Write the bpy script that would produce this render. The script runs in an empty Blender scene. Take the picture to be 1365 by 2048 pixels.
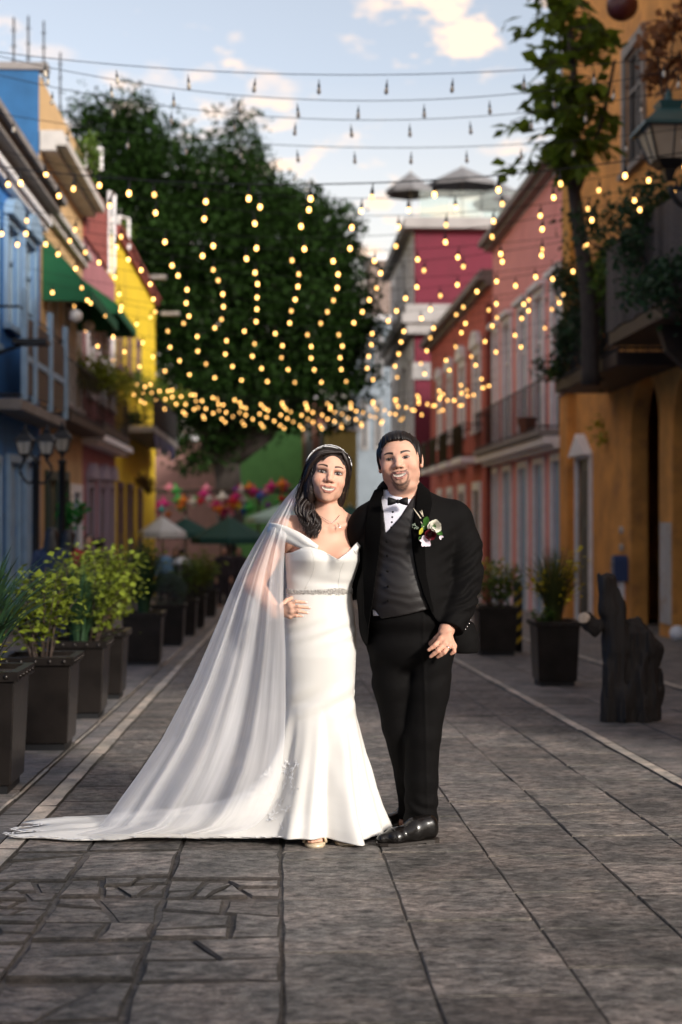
import bpy, math, random
import numpy as np
from mathutils import Vector, Matrix, Euler

random.seed(7)
RNG = np.random.default_rng(11)
sc = bpy.context.scene
COL = sc.collection
R = math.radians

# ------------------------------------------------------------------ camera
F = 2048 * 50 / 36.0                 # focal length in photo pixels (50 mm, 36 mm tall frame)
CAM = Vector((0, 0, 1.19))
YAW = math.atan((682.5 - 554) / F)
PITCH = math.atan((1040 - 1024) / F)
SLOPE = (1125.5 - 1040) / F          # the street falls gently away
cd = bpy.data.cameras.new('camera'); cam = bpy.data.objects.new('camera', cd); COL.objects.link(cam)
cam.location = CAM; cam.rotation_euler = (R(90) + PITCH, 0, -YAW)
cd.sensor_fit = 'VERTICAL'; cd.sensor_height = 36; cd.sensor_width = 24; cd.lens = 50
cd.clip_start = 0.05; cd.clip_end = 2000
cd.dof.use_dof = True; cd.dof.focus_distance = 5.92; cd.dof.aperture_fstop = 1.9
sc.camera = cam
CAMR = np.array(Euler((R(90) + PITCH, 0, -YAW)).to_matrix())

# ------------------------------------------------------------------ light
SUN_AZ, SUN_EL = R(38), R(22)        # low sun behind the photographer's right shoulder
SUNDIR = Vector((math.sin(SUN_AZ) * math.cos(SUN_EL), -math.cos(SUN_AZ) * math.cos(SUN_EL), math.sin(SUN_EL)))
sd = bpy.data.lights.new('sun', 'SUN'); sun = bpy.data.objects.new('sun', sd); COL.objects.link(sun)
sd.energy = 2.65; sd.angle = R(8); sd.color = (1.0, 0.93, 0.84)
sun.rotation_euler = SUNDIR.to_track_quat('Z', 'Y').to_euler()

w = bpy.data.worlds.new('World'); sc.world = w; w.use_nodes = True
nt = w.node_tree; nt.nodes.clear()
def N(t, **kw):
    n = nt.nodes.new(t)
    for k, v in kw.items(): setattr(n, k, v)
    return n
sky = N('ShaderNodeTexSky', sky_type='NISHITA'); sky.sun_disc = False
sky.sun_elevation = SUN_EL; sky.sun_rotation = math.pi - SUN_AZ
sky.air_density = 1.0; sky.dust_density = 2.2; sky.ozone_density = 2.0
hsv = N('ShaderNodeHueSaturation'); hsv.inputs['Saturation'].default_value = 0.44; hsv.inputs['Value'].default_value = 0.73
tc = N('ShaderNodeTexCoord'); sep = N('ShaderNodeSeparateXYZ')
den = N('ShaderNodeMath', operation='ADD'); den.inputs[1].default_value = 0.22
dx = N('ShaderNodeMath', operation='DIVIDE'); dy = N('ShaderNodeMath', operation='DIVIDE')
cmb = N('ShaderNodeCombineXYZ')
n1 = N('ShaderNodeTexNoise'); n1.inputs['Scale'].default_value = 12.5; n1.inputs['Detail'].default_value = 7; n1.inputs['Roughness'].default_value = 0.56
n2 = N('ShaderNodeTexNoise'); n2.inputs['Scale'].default_value = 4.4; n2.inputs['Detail'].default_value = 3
cr = N('ShaderNodeValToRGB'); cr.color_ramp.elements[0].position = 0.50; cr.color_ramp.elements[1].position = 0.60
cr2 = N('ShaderNodeValToRGB'); cr2.color_ramp.elements[0].position = 0.41; cr2.color_ramp.elements[1].position = 0.53
mul = N('ShaderNodeMath', operation='MULTIPLY')
cl = N('ShaderNodeMixRGB'); cl.inputs['Color2'].default_value = (5.0, 3.75, 2.85, 1)
hz = N('ShaderNodeMapRange'); hz.inputs['From Min'].default_value = 0.02; hz.inputs['From Max'].default_value = 0.30
hz.inputs['To Min'].default_value = 0.8; hz.inputs['To Max'].default_value = 0.0
warm = N('ShaderNodeMixRGB'); warm.inputs['Color2'].default_value = (5.0, 4.15, 2.95, 1)
bg = N('ShaderNodeBackground'); bg.inputs['Strength'].default_value = 0.15
out = N('ShaderNodeOutputWorld')
L = nt.links.new
L(tc.outputs['Generated'], sep.inputs[0]); L(sep.outputs['Z'], den.inputs[0])
L(sep.outputs['X'], dx.inputs[0]); L(den.outputs[0], dx.inputs[1])
L(sep.outputs['Y'], dy.inputs[0]); L(den.outputs[0], dy.inputs[1])
L(dx.outputs[0], cmb.inputs[0]); L(dy.outputs[0], cmb.inputs[1]); cmb.inputs[2].default_value = 1.9
L(cmb.outputs[0], n1.inputs['Vector']); L(cmb.outputs[0], n2.inputs['Vector'])
L(n1.outputs['Fac'], cr.inputs[0]); L(n2.outputs['Fac'], cr2.inputs[0])
L(cr.outputs[0], mul.inputs[0]); L(cr2.outputs[0], mul.inputs[1])
L(sky.outputs[0], hsv.inputs['Color'])
L(sep.outputs['Z'], hz.inputs['Value'])
L(hsv.outputs[0], warm.inputs['Color1']); L(hz.outputs[0], warm.inputs['Fac'])
L(warm.outputs[0], cl.inputs['Color1']); L(mul.outputs[0], cl.inputs['Fac'])
L(cl.outputs[0], bg.inputs['Color']); L(bg.outputs[0], out.inputs[0])

sc.view_settings.view_transform = 'Standard'; sc.view_settings.look = 'None'
sc.view_settings.exposure = 0.95; sc.view_settings.gamma = 1.0; sc.view_settings.use_curve_mapping = False
sc.cycles.use_denoising = True
try: sc.cycles.denoiser = 'OPENIMAGEDENOISE'
except Exception: pass
sc.cycles.max_bounces = 8; sc.cycles.transparent_max_bounces = 24
sc.cycles.sample_clamp_indirect = 4.0
sc.cycles.caustics_reflective = False; sc.cycles.caustics_refractive = False

# ------------------------------------------------------------------ pixel helpers (photo pixels -> rays)
def ray(px, py):
    v = CAMR @ np.array([(px - 682.5) / F, -(py - 1024) / F, -1.0])
    return v
C0 = np.array(CAM)
def gz(y): return -SLOPE * y
def at_y(px, py, Y):
    v = ray(px, py); return C0 + v * ((Y - C0[1]) / v[1])
def at_x(px, py, X):
    v = ray(px, py); return C0 + v * ((X - C0[0]) / v[0])
def on_ground(px, py):
    v = ray(px, py); t = -(C0[2] + SLOPE * C0[1]) / (v[2] + SLOPE * v[1]); return C0 + v * t
def proj(p):
    q = CAMR.T @ (np.array(p) - C0); return 682.5 + F * q[0] / -q[2], 1024 - F * q[1] / -q[2]

# ------------------------------------------------------------------ materials
MATS = {}
def _bsdf(name):
    m = bpy.data.materials.new(name); m.use_nodes = True
    return m, m.node_tree, m.node_tree.nodes['Principled BSDF']
def mat(name, col, rough=0.6, metal=0.0, var=0.0, vscale=6.0, bump=0.0, bscale=40.0, dirt=None, dscale=1.2,
        spec=0.5, coat=0.0, sheen=0.0, stretch=None, detail=5.0, emit=None, estr=0.0, island=0.0, sss=0.0, trans=0.0):
    """procedural principled material: colour with noise variation, stains and fine relief"""
    if name in MATS: return MATS[name]
    m, t, b = _bsdf(name)
    n, l = t.nodes, t.links.new
    b.inputs['Roughness'].default_value = rough; b.inputs['Metallic'].default_value = metal
    b.inputs['Specular IOR Level'].default_value = spec
    b.inputs['Coat Weight'].default_value = coat; b.inputs['Sheen Weight'].default_value = sheen
    if sss:
        b.inputs['Subsurface Weight'].default_value = sss; b.inputs['Subsurface Radius'].default_value = (0.012, 0.005, 0.003); b.inputs['Subsurface Scale'].default_value = 1.0
    c4 = (*col, 1); b.inputs['Base Color'].default_value = c4
    src = None
    tcn = n.new('ShaderNodeTexCoord'); vec = tcn.outputs['Object']
    if stretch:
        mp = n.new('ShaderNodeMapping'); mp.inputs['Scale'].default_value = stretch; l(vec, mp.inputs['Vector']); vec = mp.outputs[0]
    if var:
        nz = n.new('ShaderNodeTexNoise'); nz.inputs['Scale'].default_value = vscale; nz.inputs['Detail'].default_value = detail
        l(vec, nz.inputs['Vector'])
        mr = n.new('ShaderNodeMapRange'); mr.inputs['From Min'].default_value = 0.3; mr.inputs['From Max'].default_value = 0.7
        mr.inputs['To Min'].default_value = 1 - var; mr.inputs['To Max'].default_value = 1 + var
        l(nz.outputs['Fac'], mr.inputs['Value'])
        mx = n.new('ShaderNodeVectorMath'); mx.operation = 'SCALE'; mx.inputs[0].default_value = col
        l(mr.outputs[0], mx.inputs['Scale']); src = mx.outputs[0]
    if island:
        g = n.new('ShaderNodeObjectInfo'); ge = n.new('ShaderNodeNewGeometry')
        ad = n.new('ShaderNodeMath'); ad.operation = 'ADD'; l(g.outputs['Random'], ad.inputs[0]); l(ge.outputs['Random Per Island'], ad.inputs[1])
        fr = n.new('ShaderNodeMath'); fr.operation = 'FRACT'; l(ad.outputs[0], fr.inputs[0])
        mr = n.new('ShaderNodeMapRange'); mr.inputs['To Min'].default_value = 1 - island; mr.inputs['To Max'].default_value = 1 + island
        l(fr.outputs[0], mr.inputs['Value'])
        mx = n.new('ShaderNodeVectorMath'); mx.operation = 'SCALE'
        if src: l(src, mx.inputs[0])
        else: mx.inputs[0].default_value = col
        l(mr.outputs[0], mx.inputs['Scale']); src = mx.outputs[0]
    if dirt:
        nz = n.new('ShaderNodeTexNoise'); nz.inputs['Scale'].default_value = dscale; nz.inputs['Detail'].default_value = 8; nz.inputs['Roughness'].default_value = 0.65
        l(tcn.outputs['Object'], nz.inputs['Vector'])
        rp = n.new('ShaderNodeValToRGB'); rp.color_ramp.elements[0].position = 0.54; rp.color_ramp.elements[1].position = 0.68
        l(nz.outputs['Fac'], rp.inputs[0])
        mm = n.new('ShaderNodeMixRGB'); mm.inputs['Color2'].default_value = (*dirt, 1)
        ml = n.new('ShaderNodeMath'); ml.operation = 'MULTIPLY'; ml.inputs[1].default_value = 0.75; l(rp.outputs[0], ml.inputs[0]); l(ml.outputs[0], mm.inputs['Fac'])
        if src: l(src, mm.inputs['Color1'])
        else: mm.inputs['Color1'].default_value = c4
        src = mm.outputs[0]
    if src: l(src, b.inputs['Base Color'])
    if bump:
        nz = n.new('ShaderNodeTexNoise'); nz.inputs['Scale'].default_value = bscale; nz.inputs['Detail'].default_value = 6; nz.inputs['Roughness'].default_value = 0.6
        l(vec, nz.inputs['Vector'])
        bp = n.new('ShaderNodeBump'); bp.inputs['Strength'].default_value = 1.0; bp.inputs['Distance'].default_value = bump
        l(nz.outputs['Fac'], bp.inputs['Height']); l(bp.outputs[0], b.inputs['Normal'])
    if emit:
        b.inputs['Emission Color'].default_value = (*emit, 1); b.inputs['Emission Strength'].default_value = estr
    if trans:
        b.inputs['Transmission Weight'].default_value = trans
    MATS[name] = m
    return m

def leafmat(name, col, var=0.35, transl=0.35, spec=0.3):
    if name in MATS: return MATS[name]
    m, t, b = _bsdf(name); n, l = t.nodes, t.links.new
    ge = n.new('ShaderNodeNewGeometry')
    mr = n.new('ShaderNodeMapRange'); mr.inputs['To Min'].default_value = 1 - var; mr.inputs['To Max'].default_value = 1 + var
    l(ge.outputs['Random Per Island'], mr.inputs['Value'])
    mx = n.new('ShaderNodeVectorMath'); mx.operation = 'SCALE'; mx.inputs[0].default_value = col; l(mr.outputs[0], mx.inputs['Scale'])
    l(mx.outputs[0], b.inputs['Base Color']); b.inputs['Roughness'].default_value = 0.62; b.inputs['Specular IOR Level'].default_value = spec
    tr = n.new('ShaderNodeBsdfTranslucent'); l(mx.outputs[0], tr.inputs['Color'])
    ms = n.new('ShaderNodeMixShader'); ms.inputs[0].default_value = transl
    l(b.outputs[0], ms.inputs[1]); l(tr.outputs[0], ms.inputs[2]); l(ms.outputs[0], n['Material Output'].inputs['Surface'])
    MATS[name] = m; return m

def vcolmat(name, rough=0.5, sss=0.12, bump=0.0, bscale=300, spec=0.4):
    if name in MATS: return MATS[name]
    m, t, b = _bsdf(name); n, l = t.nodes, t.links.new
    a = n.new('ShaderNodeAttribute'); a.attribute_name = 'Col'; l(a.outputs['Color'], b.inputs['Base Color'])
    b.inputs['Roughness'].default_value = rough; b.inputs['Specular IOR Level'].default_value = spec
    b.inputs['Subsurface Weight'].default_value = sss; b.inputs['Subsurface Radius'].default_value = (0.010, 0.004, 0.0025); b.inputs['Subsurface Scale'].default_value = 1.0
    if bump:
        nz = n.new('ShaderNodeTexNoise'); nz.inputs['Scale'].default_value = bscale; nz.inputs['Detail'].default_value = 4
        tcn = n.new('ShaderNodeTexCoord'); l(tcn.outputs['Object'], nz.inputs['Vector'])
        bp = n.new('ShaderNodeBump'); bp.inputs['Distance'].default_value = bump; l(nz.outputs['Fac'], bp.inputs['Height']); l(bp.outputs[0], b.inputs['Normal'])
    MATS[name] = m; return m

# ------------------------------------------------------------------ object helpers
def link(name, me, parent=None):
    o = bpy.data.objects.new(name, me); COL.objects.link(o)
    if parent is not None: o.parent = parent
    return o
def tag(o, label=None, cat=None, group=None, kind=None):
    if label: o['label'] = label
    if cat: o['category'] = cat
    if group: o['group'] = group
    if kind: o['kind'] = kind
    return o
def thing(name, loc, label, cat, group=None, rz=0.0):
    o = bpy.data.objects.new(name, None); COL.objects.link(o); o.location = loc; o.rotation_euler = (0, 0, rz)
    o.empty_display_size = 0.1
    return tag(o, label, cat, group)
def mesh_np(name, V, Fc, m, parent=None, smooth=False, cols=None, world=True):
    """V (n,3); Fc list or (k,4)/(k,3) array. When world, V is in world space and is moved into the parent's space"""
    V = np.asarray(V, float)
    if parent is not None and world:
        mw = pmat(parent); V = V - np.array(mw.translation)
        rz = mw.to_euler().z
        if abs(rz) > 1e-9:
            c, s = math.cos(-rz), math.sin(-rz); V = np.stack([V[:, 0] * c - V[:, 1] * s, V[:, 0] * s + V[:, 1] * c, V[:, 2]], 1)
    me = bpy.data.meshes.new(name)
    if isinstance(Fc, np.ndarray):
        k, c = Fc.shape
        me.vertices.add(len(V)); me.vertices.foreach_set('co', V.astype(np.float32).ravel())
        me.loops.add(k * c); me.loops.foreach_set('vertex_index', Fc.astype(np.int32).ravel())
        me.polygons.add(k); me.polygons.foreach_set('loop_start', np.arange(0, k * c, c, dtype=np.int32))
        try: me.polygons.foreach_set('loop_total', np.full(k, c, dtype=np.int32))
        except Exception: pass
        me.update(calc_edges=True); me.validate()
    else:
        me.from_pydata([tuple(v) for v in V], [], [tuple(f) for f in Fc]); me.update()
    if smooth: me.polygons.foreach_set('use_smooth', np.ones(len(me.polygons), bool))
    if cols is not None:
        at = me.color_attributes.new('Col', 'FLOAT_COLOR', 'POINT')
        c4 = np.ones((len(V), 4), np.float32); c4[:, :3] = cols; at.data.foreach_set('color', c4.ravel())
    if m is not None: me.materials.append(m)
    return link(name, me, parent)
def pmat(o):
    m = Matrix.Translation(o.location) @ o.rotation_euler.to_matrix().to_4x4()
    while o.parent is not None:
        o = o.parent; m = Matrix.Translation(o.location) @ o.rotation_euler.to_matrix().to_4x4() @ m
    return m

class MB:
    """collects simple solids into one mesh"""
    def __init__(s): s.v = []; s.f = []
    def add(s, V, Fc):
        o = len(s.v); s.v += [tuple(map(float, p)) for p in V]; s.f += [tuple(i + o for i in q) for q in Fc]; return s
    def box(s, x0, x1, y0, y1, z0, z1):
        V = [(x, y, z) for z in (z0, z1) for y in (y0, y1) for x in (x0, x1)]
        return s.add(V, [(0, 2, 3, 1), (4, 5, 7, 6), (0, 1, 5, 4), (2, 6, 7, 3), (0, 4, 6, 2), (1, 3, 7, 5)])
    def frustum(s, cx, cy, z0, z1, a0, b0, a1, b1):
        V = [(cx - a0, cy - b0, z0), (cx + a0, cy - b0, z0), (cx + a0, cy + b0, z0), (cx - a0, cy + b0, z0),
             (cx - a1, cy - b1, z1), (cx + a1, cy - b1, z1), (cx + a1, cy + b1, z1), (cx - a1, cy + b1, z1)]
        return s.add(V, [(3, 2, 1, 0), (4, 5, 6, 7), (0, 1, 5, 4), (1, 2, 6, 5), (2, 3, 7, 6), (3, 0, 4, 7)])
    def prism(s, poly, ax, lo, hi):
        """polygon extruded along axis ax (0 x,1 y,2 z); poly in the other two coordinates"""
        n = len(poly)
        def P(p, t):
            if ax == 0: return (t, p[0], p[1])
            if ax == 1: return (p[0], t, p[1])
            return (p[0], p[1], t)
        V = [P(p, lo) for p in poly] + [P(p, hi) for p in poly]
        Fs = [tuple(range(n)), tuple(range(2 * n - 1, n - 1, -1))] + [(i, i + n, (i + 1) % n + n, (i + 1) % n) for i in range(n)]
        return s.add(V, Fs)
    def tube(s, pts, r, n=8, caps=True):
        pts = [Vector(p) for p in pts]; m = len(pts)
        rr = r if hasattr(r, '__len__') else [r] * m
        V = []; up = Vector((0, 0, 1))
        for i, p in enumerate(pts):
            d = (pts[min(i + 1, m - 1)] - pts[max(i - 1, 0)])
            d = d.normalized() if d.length > 1e-9 else Vector((0, 0, 1))
            a = d.cross(up)
            if a.length < 1e-3: a = d.cross(Vector((1, 0, 0)))
            a.normalize(); b = d.cross(a)
            for k in range(n):
                t = 2 * math.pi * k / n; V.append(p + (a * math.cos(t) + b * math.sin(t)) * rr[i])
        Fs = [(i * n + k, i * n + (k + 1) % n, (i + 1) * n + (k + 1) % n, (i + 1) * n + k) for i in range(m - 1) for k in range(n)]
        if caps: Fs += [tuple(range(n - 1, -1, -1)), tuple(range((m - 1) * n, m * n))]
        return s.add(V, Fs)
    def lathe(s, prof, c=(0, 0, 0), n=16):
        """prof list of (r,z)"""
        V = []
        for r_, z in prof:
            for k in range(n):
                t = 2 * math.pi * k / n; V.append((c[0] + r_ * math.cos(t), c[1] + r_ * math.sin(t), c[2] + z))
        m = len(prof)
        Fs = [(i * n + k, i * n + (k + 1) % n, (i + 1) * n + (k + 1) % n, (i + 1) * n + k) for i in range(m - 1) for k in range(n)]
        Fs += [tuple(range(n - 1, -1, -1)), tuple(range((m - 1) * n, m * n))]
        return s.add(V, Fs)
    def ell(s, c, r, nu=10, nv=7, rot=None):
        V = []; Fs = []
        for j in range(nv + 1):
            ph = math.pi * j / nv
            for i in range(nu):
                t = 2 * math.pi * i / nu
                p = Vector((r[0] * math.sin(ph) * math.cos(t), r[1] * math.sin(ph) * math.sin(t), r[2] * math.cos(ph)))
                if rot is not None: p = rot @ p
                V.append((c[0] + p.x, c[1] + p.y, c[2] + p.z))
        for j in range(nv):
            for i in range(nu):
                Fs.append((j * nu + i, (j + 1) * nu + i, (j + 1) * nu + (i + 1) % nu, j * nu + (i + 1) % nu))
        return s.add(V, Fs)
    def build(s, name, m, parent=None, smooth=False, world=True, bevel=0.0):
        o = mesh_np(name, np.array(s.v, float), s.f, m, parent, smooth, world=world)
        if bevel:
            bv = o.modifiers.new('bevel', 'BEVEL'); bv.width = bevel; bv.segments = 2; bv.limit_method = 'ANGLE'; bv.angle_limit = R(40)
        return o

def copy_tree(o, parent=None):
    c = o.copy(); COL.objects.link(c); c.parent = parent
    for ch in list(o.children): copy_tree(ch, c)
    return c

# ------------------------------------------------------------------ value noise
def _h(i, j, k):
    n = (i * 374761393 + j * 668265263 + k * 2147483647 // 7) & 0xffffffff
    n = ((n ^ (n >> 13)) * 1274126177) & 0xffffffff
    return ((n ^ (n >> 16)) & 0xffff) / 65535.0
def vnoise(x, y, z):
    x, y, z = np.broadcast_arrays(np.asarray(x, float), np.asarray(y, float), np.asarray(z, float))
    xi, yi, zi = np.floor(x).astype(np.int64), np.floor(y).astype(np.int64), np.floor(z).astype(np.int64)
    fx, fy, fz = x - xi, y - yi, z - zi
    fx, fy, fz = fx * fx * (3 - 2 * fx), fy * fy * (3 - 2 * fy), fz * fz * (3 - 2 * fz)
    r = 0
    for a in (0, 1):
        for b in (0, 1):
            for c in (0, 1):
                r = r + _h(xi + a, yi + b, zi + c) * (fx if a else 1 - fx) * (fy if b else 1 - fy) * (fz if c else 1 - fz)
    return r * 2 - 1

# ------------------------------------------------------------------ implicit-surface modeller
def nets(Fd, xs, ys, zs):
    S = Fd < 0
    nx, ny, nz = S.shape
    cnt = np.zeros((nx - 1, ny - 1, nz - 1), np.int8)
    for a in (0, 1):
        for b in (0, 1):
            for c in (0, 1): cnt += S[a:nx - 1 + a, b:ny - 1 + b, c:nz - 1 + c]
    act = (cnt > 0) & (cnt < 8)
    ii, jj, kk = np.nonzero(act)
    idx = np.full(act.shape, -1, np.int64); idx[ii, jj, kk] = np.arange(len(ii))
    acc = np.zeros((len(ii), 3)); num = np.zeros(len(ii))
    ed = [((0, b, c), (1, b, c)) for b in (0, 1) for c in (0, 1)] + [((a, 0, c), (a, 1, c)) for a in (0, 1) for c in (0, 1)] + [((a, b, 0), (a, b, 1)) for a in (0, 1) for b in (0, 1)]
    for p, q in ed:
        f0 = Fd[ii + p[0], jj + p[1], kk + p[2]]; f1 = Fd[ii + q[0], jj + q[1], kk + q[2]]
        m = (f0 < 0) != (f1 < 0)
        t = np.where(m, f0 / np.where(f0 - f1 == 0, 1, f0 - f1), 0)
        x = xs[ii + p[0]] + t * (xs[ii + q[0]] - xs[ii + p[0]]); y = ys[jj + p[1]] + t * (ys[jj + q[1]] - ys[jj + p[1]]); z = zs[kk + p[2]] + t * (zs[kk + q[2]] - zs[kk + p[2]])
        acc += np.stack([x, y, z], 1) * m[:, None]; num += m
    V = acc / num[:, None]
    Q = []
    def quads(e0, e1, offs):
        A = S[e0]; B = S[e1]; m = A != B
        i, j, k = np.nonzero(m); fl = A[i, j, k]
        q = []
        ok = np.ones(len(i), bool)
        for o in offs:
            a, b, c = i + o[0], j + o[1], k + o[2]
            g = (a >= 0) & (b >= 0) & (c >= 0) & (a < nx - 1) & (b < ny - 1) & (c < nz - 1); ok &= g
            q.append(np.where(g, idx[np.clip(a, 0, nx - 2), np.clip(b, 0, ny - 2), np.clip(c, 0, nz - 2)], -1))
        q = np.stack(q, 1); ok &= (q >= 0).all(1); q = q[ok]; fl = fl[ok]
        q[~fl] = q[~fl][:, ::-1]; Q.append(q)
    s = slice
    quads((s(0, nx - 1), s(None), s(None)), (s(1, nx), s(None), s(None)), [(0, -1, -1), (0, 0, -1), (0, 0, 0), (0, -1, 0)])
    quads((s(None), s(0, ny - 1), s(None)), (s(None), s(1, ny), s(None)), [(-1, 0, -1), (-1, 0, 0), (0, 0, 0), (0, 0, -1)])
    quads((s(None), s(None), s(0, nz - 1)), (s(None), s(None), s(1, nz)), [(-1, -1, 0), (0, -1, 0), (0, 0, 0), (-1, 0, 0)])
    return V, np.concatenate(Q)

class SDF:
    def __init__(s): s.ops = []
    def op(s, kind, fn, lo, hi, k): s.ops.append((kind, fn, np.array(lo, float), np.array(hi, float), k)); return s
    def cap(s, a, b, ra, rb=None, k=0.01, kind='+', sq=(1, 1, 1)):
        """tapered capsule; sq squashes along x,y,z"""
        a = np.array(a, float); b = np.array(b, float); rb = ra if rb is None else rb
        q = np.array(sq, float); A = a / q; B = b / q; ab = B - A; L2 = max(ab @ ab, 1e-12)
        def fn(x, y, z):
            px, py, pz = x / q[0] - A[0], y / q[1] - A[1], z / q[2] - A[2]
            t = np.clip((px * ab[0] + py * ab[1] + pz * ab[2]) / L2, 0, 1)
            return (np.sqrt((px - t * ab[0]) ** 2 + (py - t * ab[1]) ** 2 + (pz - t * ab[2]) ** 2) - (ra + (rb - ra) * t)) * q.min()
        m = max(ra, rb) * q.max()
        return s.op(kind, fn, np.minimum(a, b) - m, np.maximum(a, b) + m, k)
    def chain(s, pts, rs, k=0.01, kind='+', sq=(1, 1, 1)):
        for i in range(len(pts) - 1): s.cap(pts[i], pts[i + 1], rs[i], rs[i + 1], k, kind, sq)
        return s
    def ell(s, c, r, k=0.01, kind='+', rot=None):
        c = np.array(c, float); r = np.array(r, float); M = np.eye(3) if rot is None else np.array(rot)
        def fn(x, y, z):
            X, Y, Z = x - c[0], y - c[1], z - c[2]
            u = (X * M[0, 0] + Y * M[1, 0] + Z * M[2, 0]); v = (X * M[0, 1] + Y * M[1, 1] + Z * M[2, 1]); q = (X * M[0, 2] + Y * M[1, 2] + Z * M[2, 2])
            k0 = np.sqrt((u / r[0]) ** 2 + (v / r[1]) ** 2 + (q / r[2]) ** 2); k1 = np.sqrt((u / r[0] ** 2) ** 2 + (v / r[1] ** 2) ** 2 + (q / r[2] ** 2) ** 2)
            return k0 * (k0 - 1) / np.maximum(k1, 1e-9)
        m = r.max() if rot is not None else r
        return s.op(kind, fn, c - m, c + m, k)
    def eval(s, xs, ys, zs):
        D = np.full((len(xs), len(ys), len(zs)), 0.5, np.float32)
        for kind, fn, lo, hi, k in s.ops:
            pad = max(k, 0.0) + 0.022
            i0, i1 = np.searchsorted(xs, lo[0] - pad), np.searchsorted(xs, hi[0] + pad); j0, j1 = np.searchsorted(ys, lo[1] - pad), np.searchsorted(ys, hi[1] + pad); k0, k1 = np.searchsorted(zs, lo[2] - pad), np.searchsorted(zs, hi[2] + pad)
            if i1 <= i0 or j1 <= j0 or k1 <= k0: continue
            d = fn(xs[i0:i1, None, None], ys[None, j0:j1, None], zs[None, None, k0:k1]).astype(np.float32)
            d = np.broadcast_to(d, (i1 - i0, j1 - j0, k1 - k0))
            B = D[i0:i1, j0:j1, k0:k1]
            if kind == '+':
                h = np.clip(0.5 + 0.5 * (B - d) / max(k, 1e-6), 0, 1); D[i0:i1, j0:j1, k0:k1] = B * (1 - h) + d * h - k * h * (1 - h)
            elif kind == '-':
                h = np.clip(0.5 - 0.5 * (B + d) / max(k, 1e-6), 0, 1); D[i0:i1, j0:j1, k0:k1] = B * (1 - h) - d * h + k * h * (1 - h)
            elif kind == 'd':        # displacement
                D[i0:i1, j0:j1, k0:k1] = B + d
            elif kind == '&':        # keep only inside fn (bounds must cover everything)
                D[i0:i1, j0:j1, k0:k1] = np.maximum(B, d)
        return D
    def mesh(s, lo, hi, h):
        xs = np.arange(lo[0], hi[0] + h, h); ys = np.arange(lo[1], hi[1] + h, h); zs = np.arange(lo[2], hi[2] + h, h)
        return nets(s.eval(xs, ys, zs), xs, ys, zs)
    def bounds(s):
        P = [o for o in s.ops if o[0] == '+']
        return np.min([o[2] for o in P], 0) - 0.02, np.max([o[3] for o in P], 0) + 0.02
BIG = (np.array([-99.] * 3), np.array([99.] * 3))
def join(parts):
    V = []; Q = []; n = 0
    for v, q in parts: V.append(v); Q.append(q + n); n += len(v)
    return np.concatenate(V), np.concatenate(Q)
def poly_sd(px, pz, poly):
    """signed distance to a 2D polygon, negative inside"""
    d = np.full(np.broadcast(px, pz).shape, 1e9); ins = np.zeros(d.shape, bool)
    n = len(poly)
    for i in range(n):
        ax, az = poly[i]; bx, bz = poly[(i + 1) % n]
        ex, ez = bx - ax, bz - az; wx, wz = px - ax, pz - az
        t = np.clip((wx * ex + wz * ez) / (ex * ex + ez * ez + 1e-12), 0, 1)
        d = np.minimum(d, (wx - t * ex) ** 2 + (wz - t * ez) ** 2)
        c = (az > pz) != (bz > pz)
        if abs(ez) > 1e-12: ins ^= c & (px < ex * (pz - az) / ez + ax)
    return np.where(ins, -1, 1) * np.sqrt(d)
def catmull(pts, n):
    pts = np.array(pts, float); P = np.vstack([2 * pts[0] - pts[1], pts, 2 * pts[-1] - pts[-2]])
    out = []
    m = len(pts) - 1
    for u in np.linspace(0, m, n):
        i = min(int(u), m - 1); t = u - i; a, b, c, d = P[i], P[i + 1], P[i + 2], P[i + 3]
        out.append(0.5 * ((2 * b) + (c - a) * t + (2 * a - 5 * b + 4 * c - d) * t * t + (3 * b - a - 3 * c + d) * t ** 3))
    return np.array(out)
def interp(tab, y):
    a = np.array(tab, float); return np.array([np.interp(y, a[:, 0], a[:, k]) for k in range(1, a.shape[1])])
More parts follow.
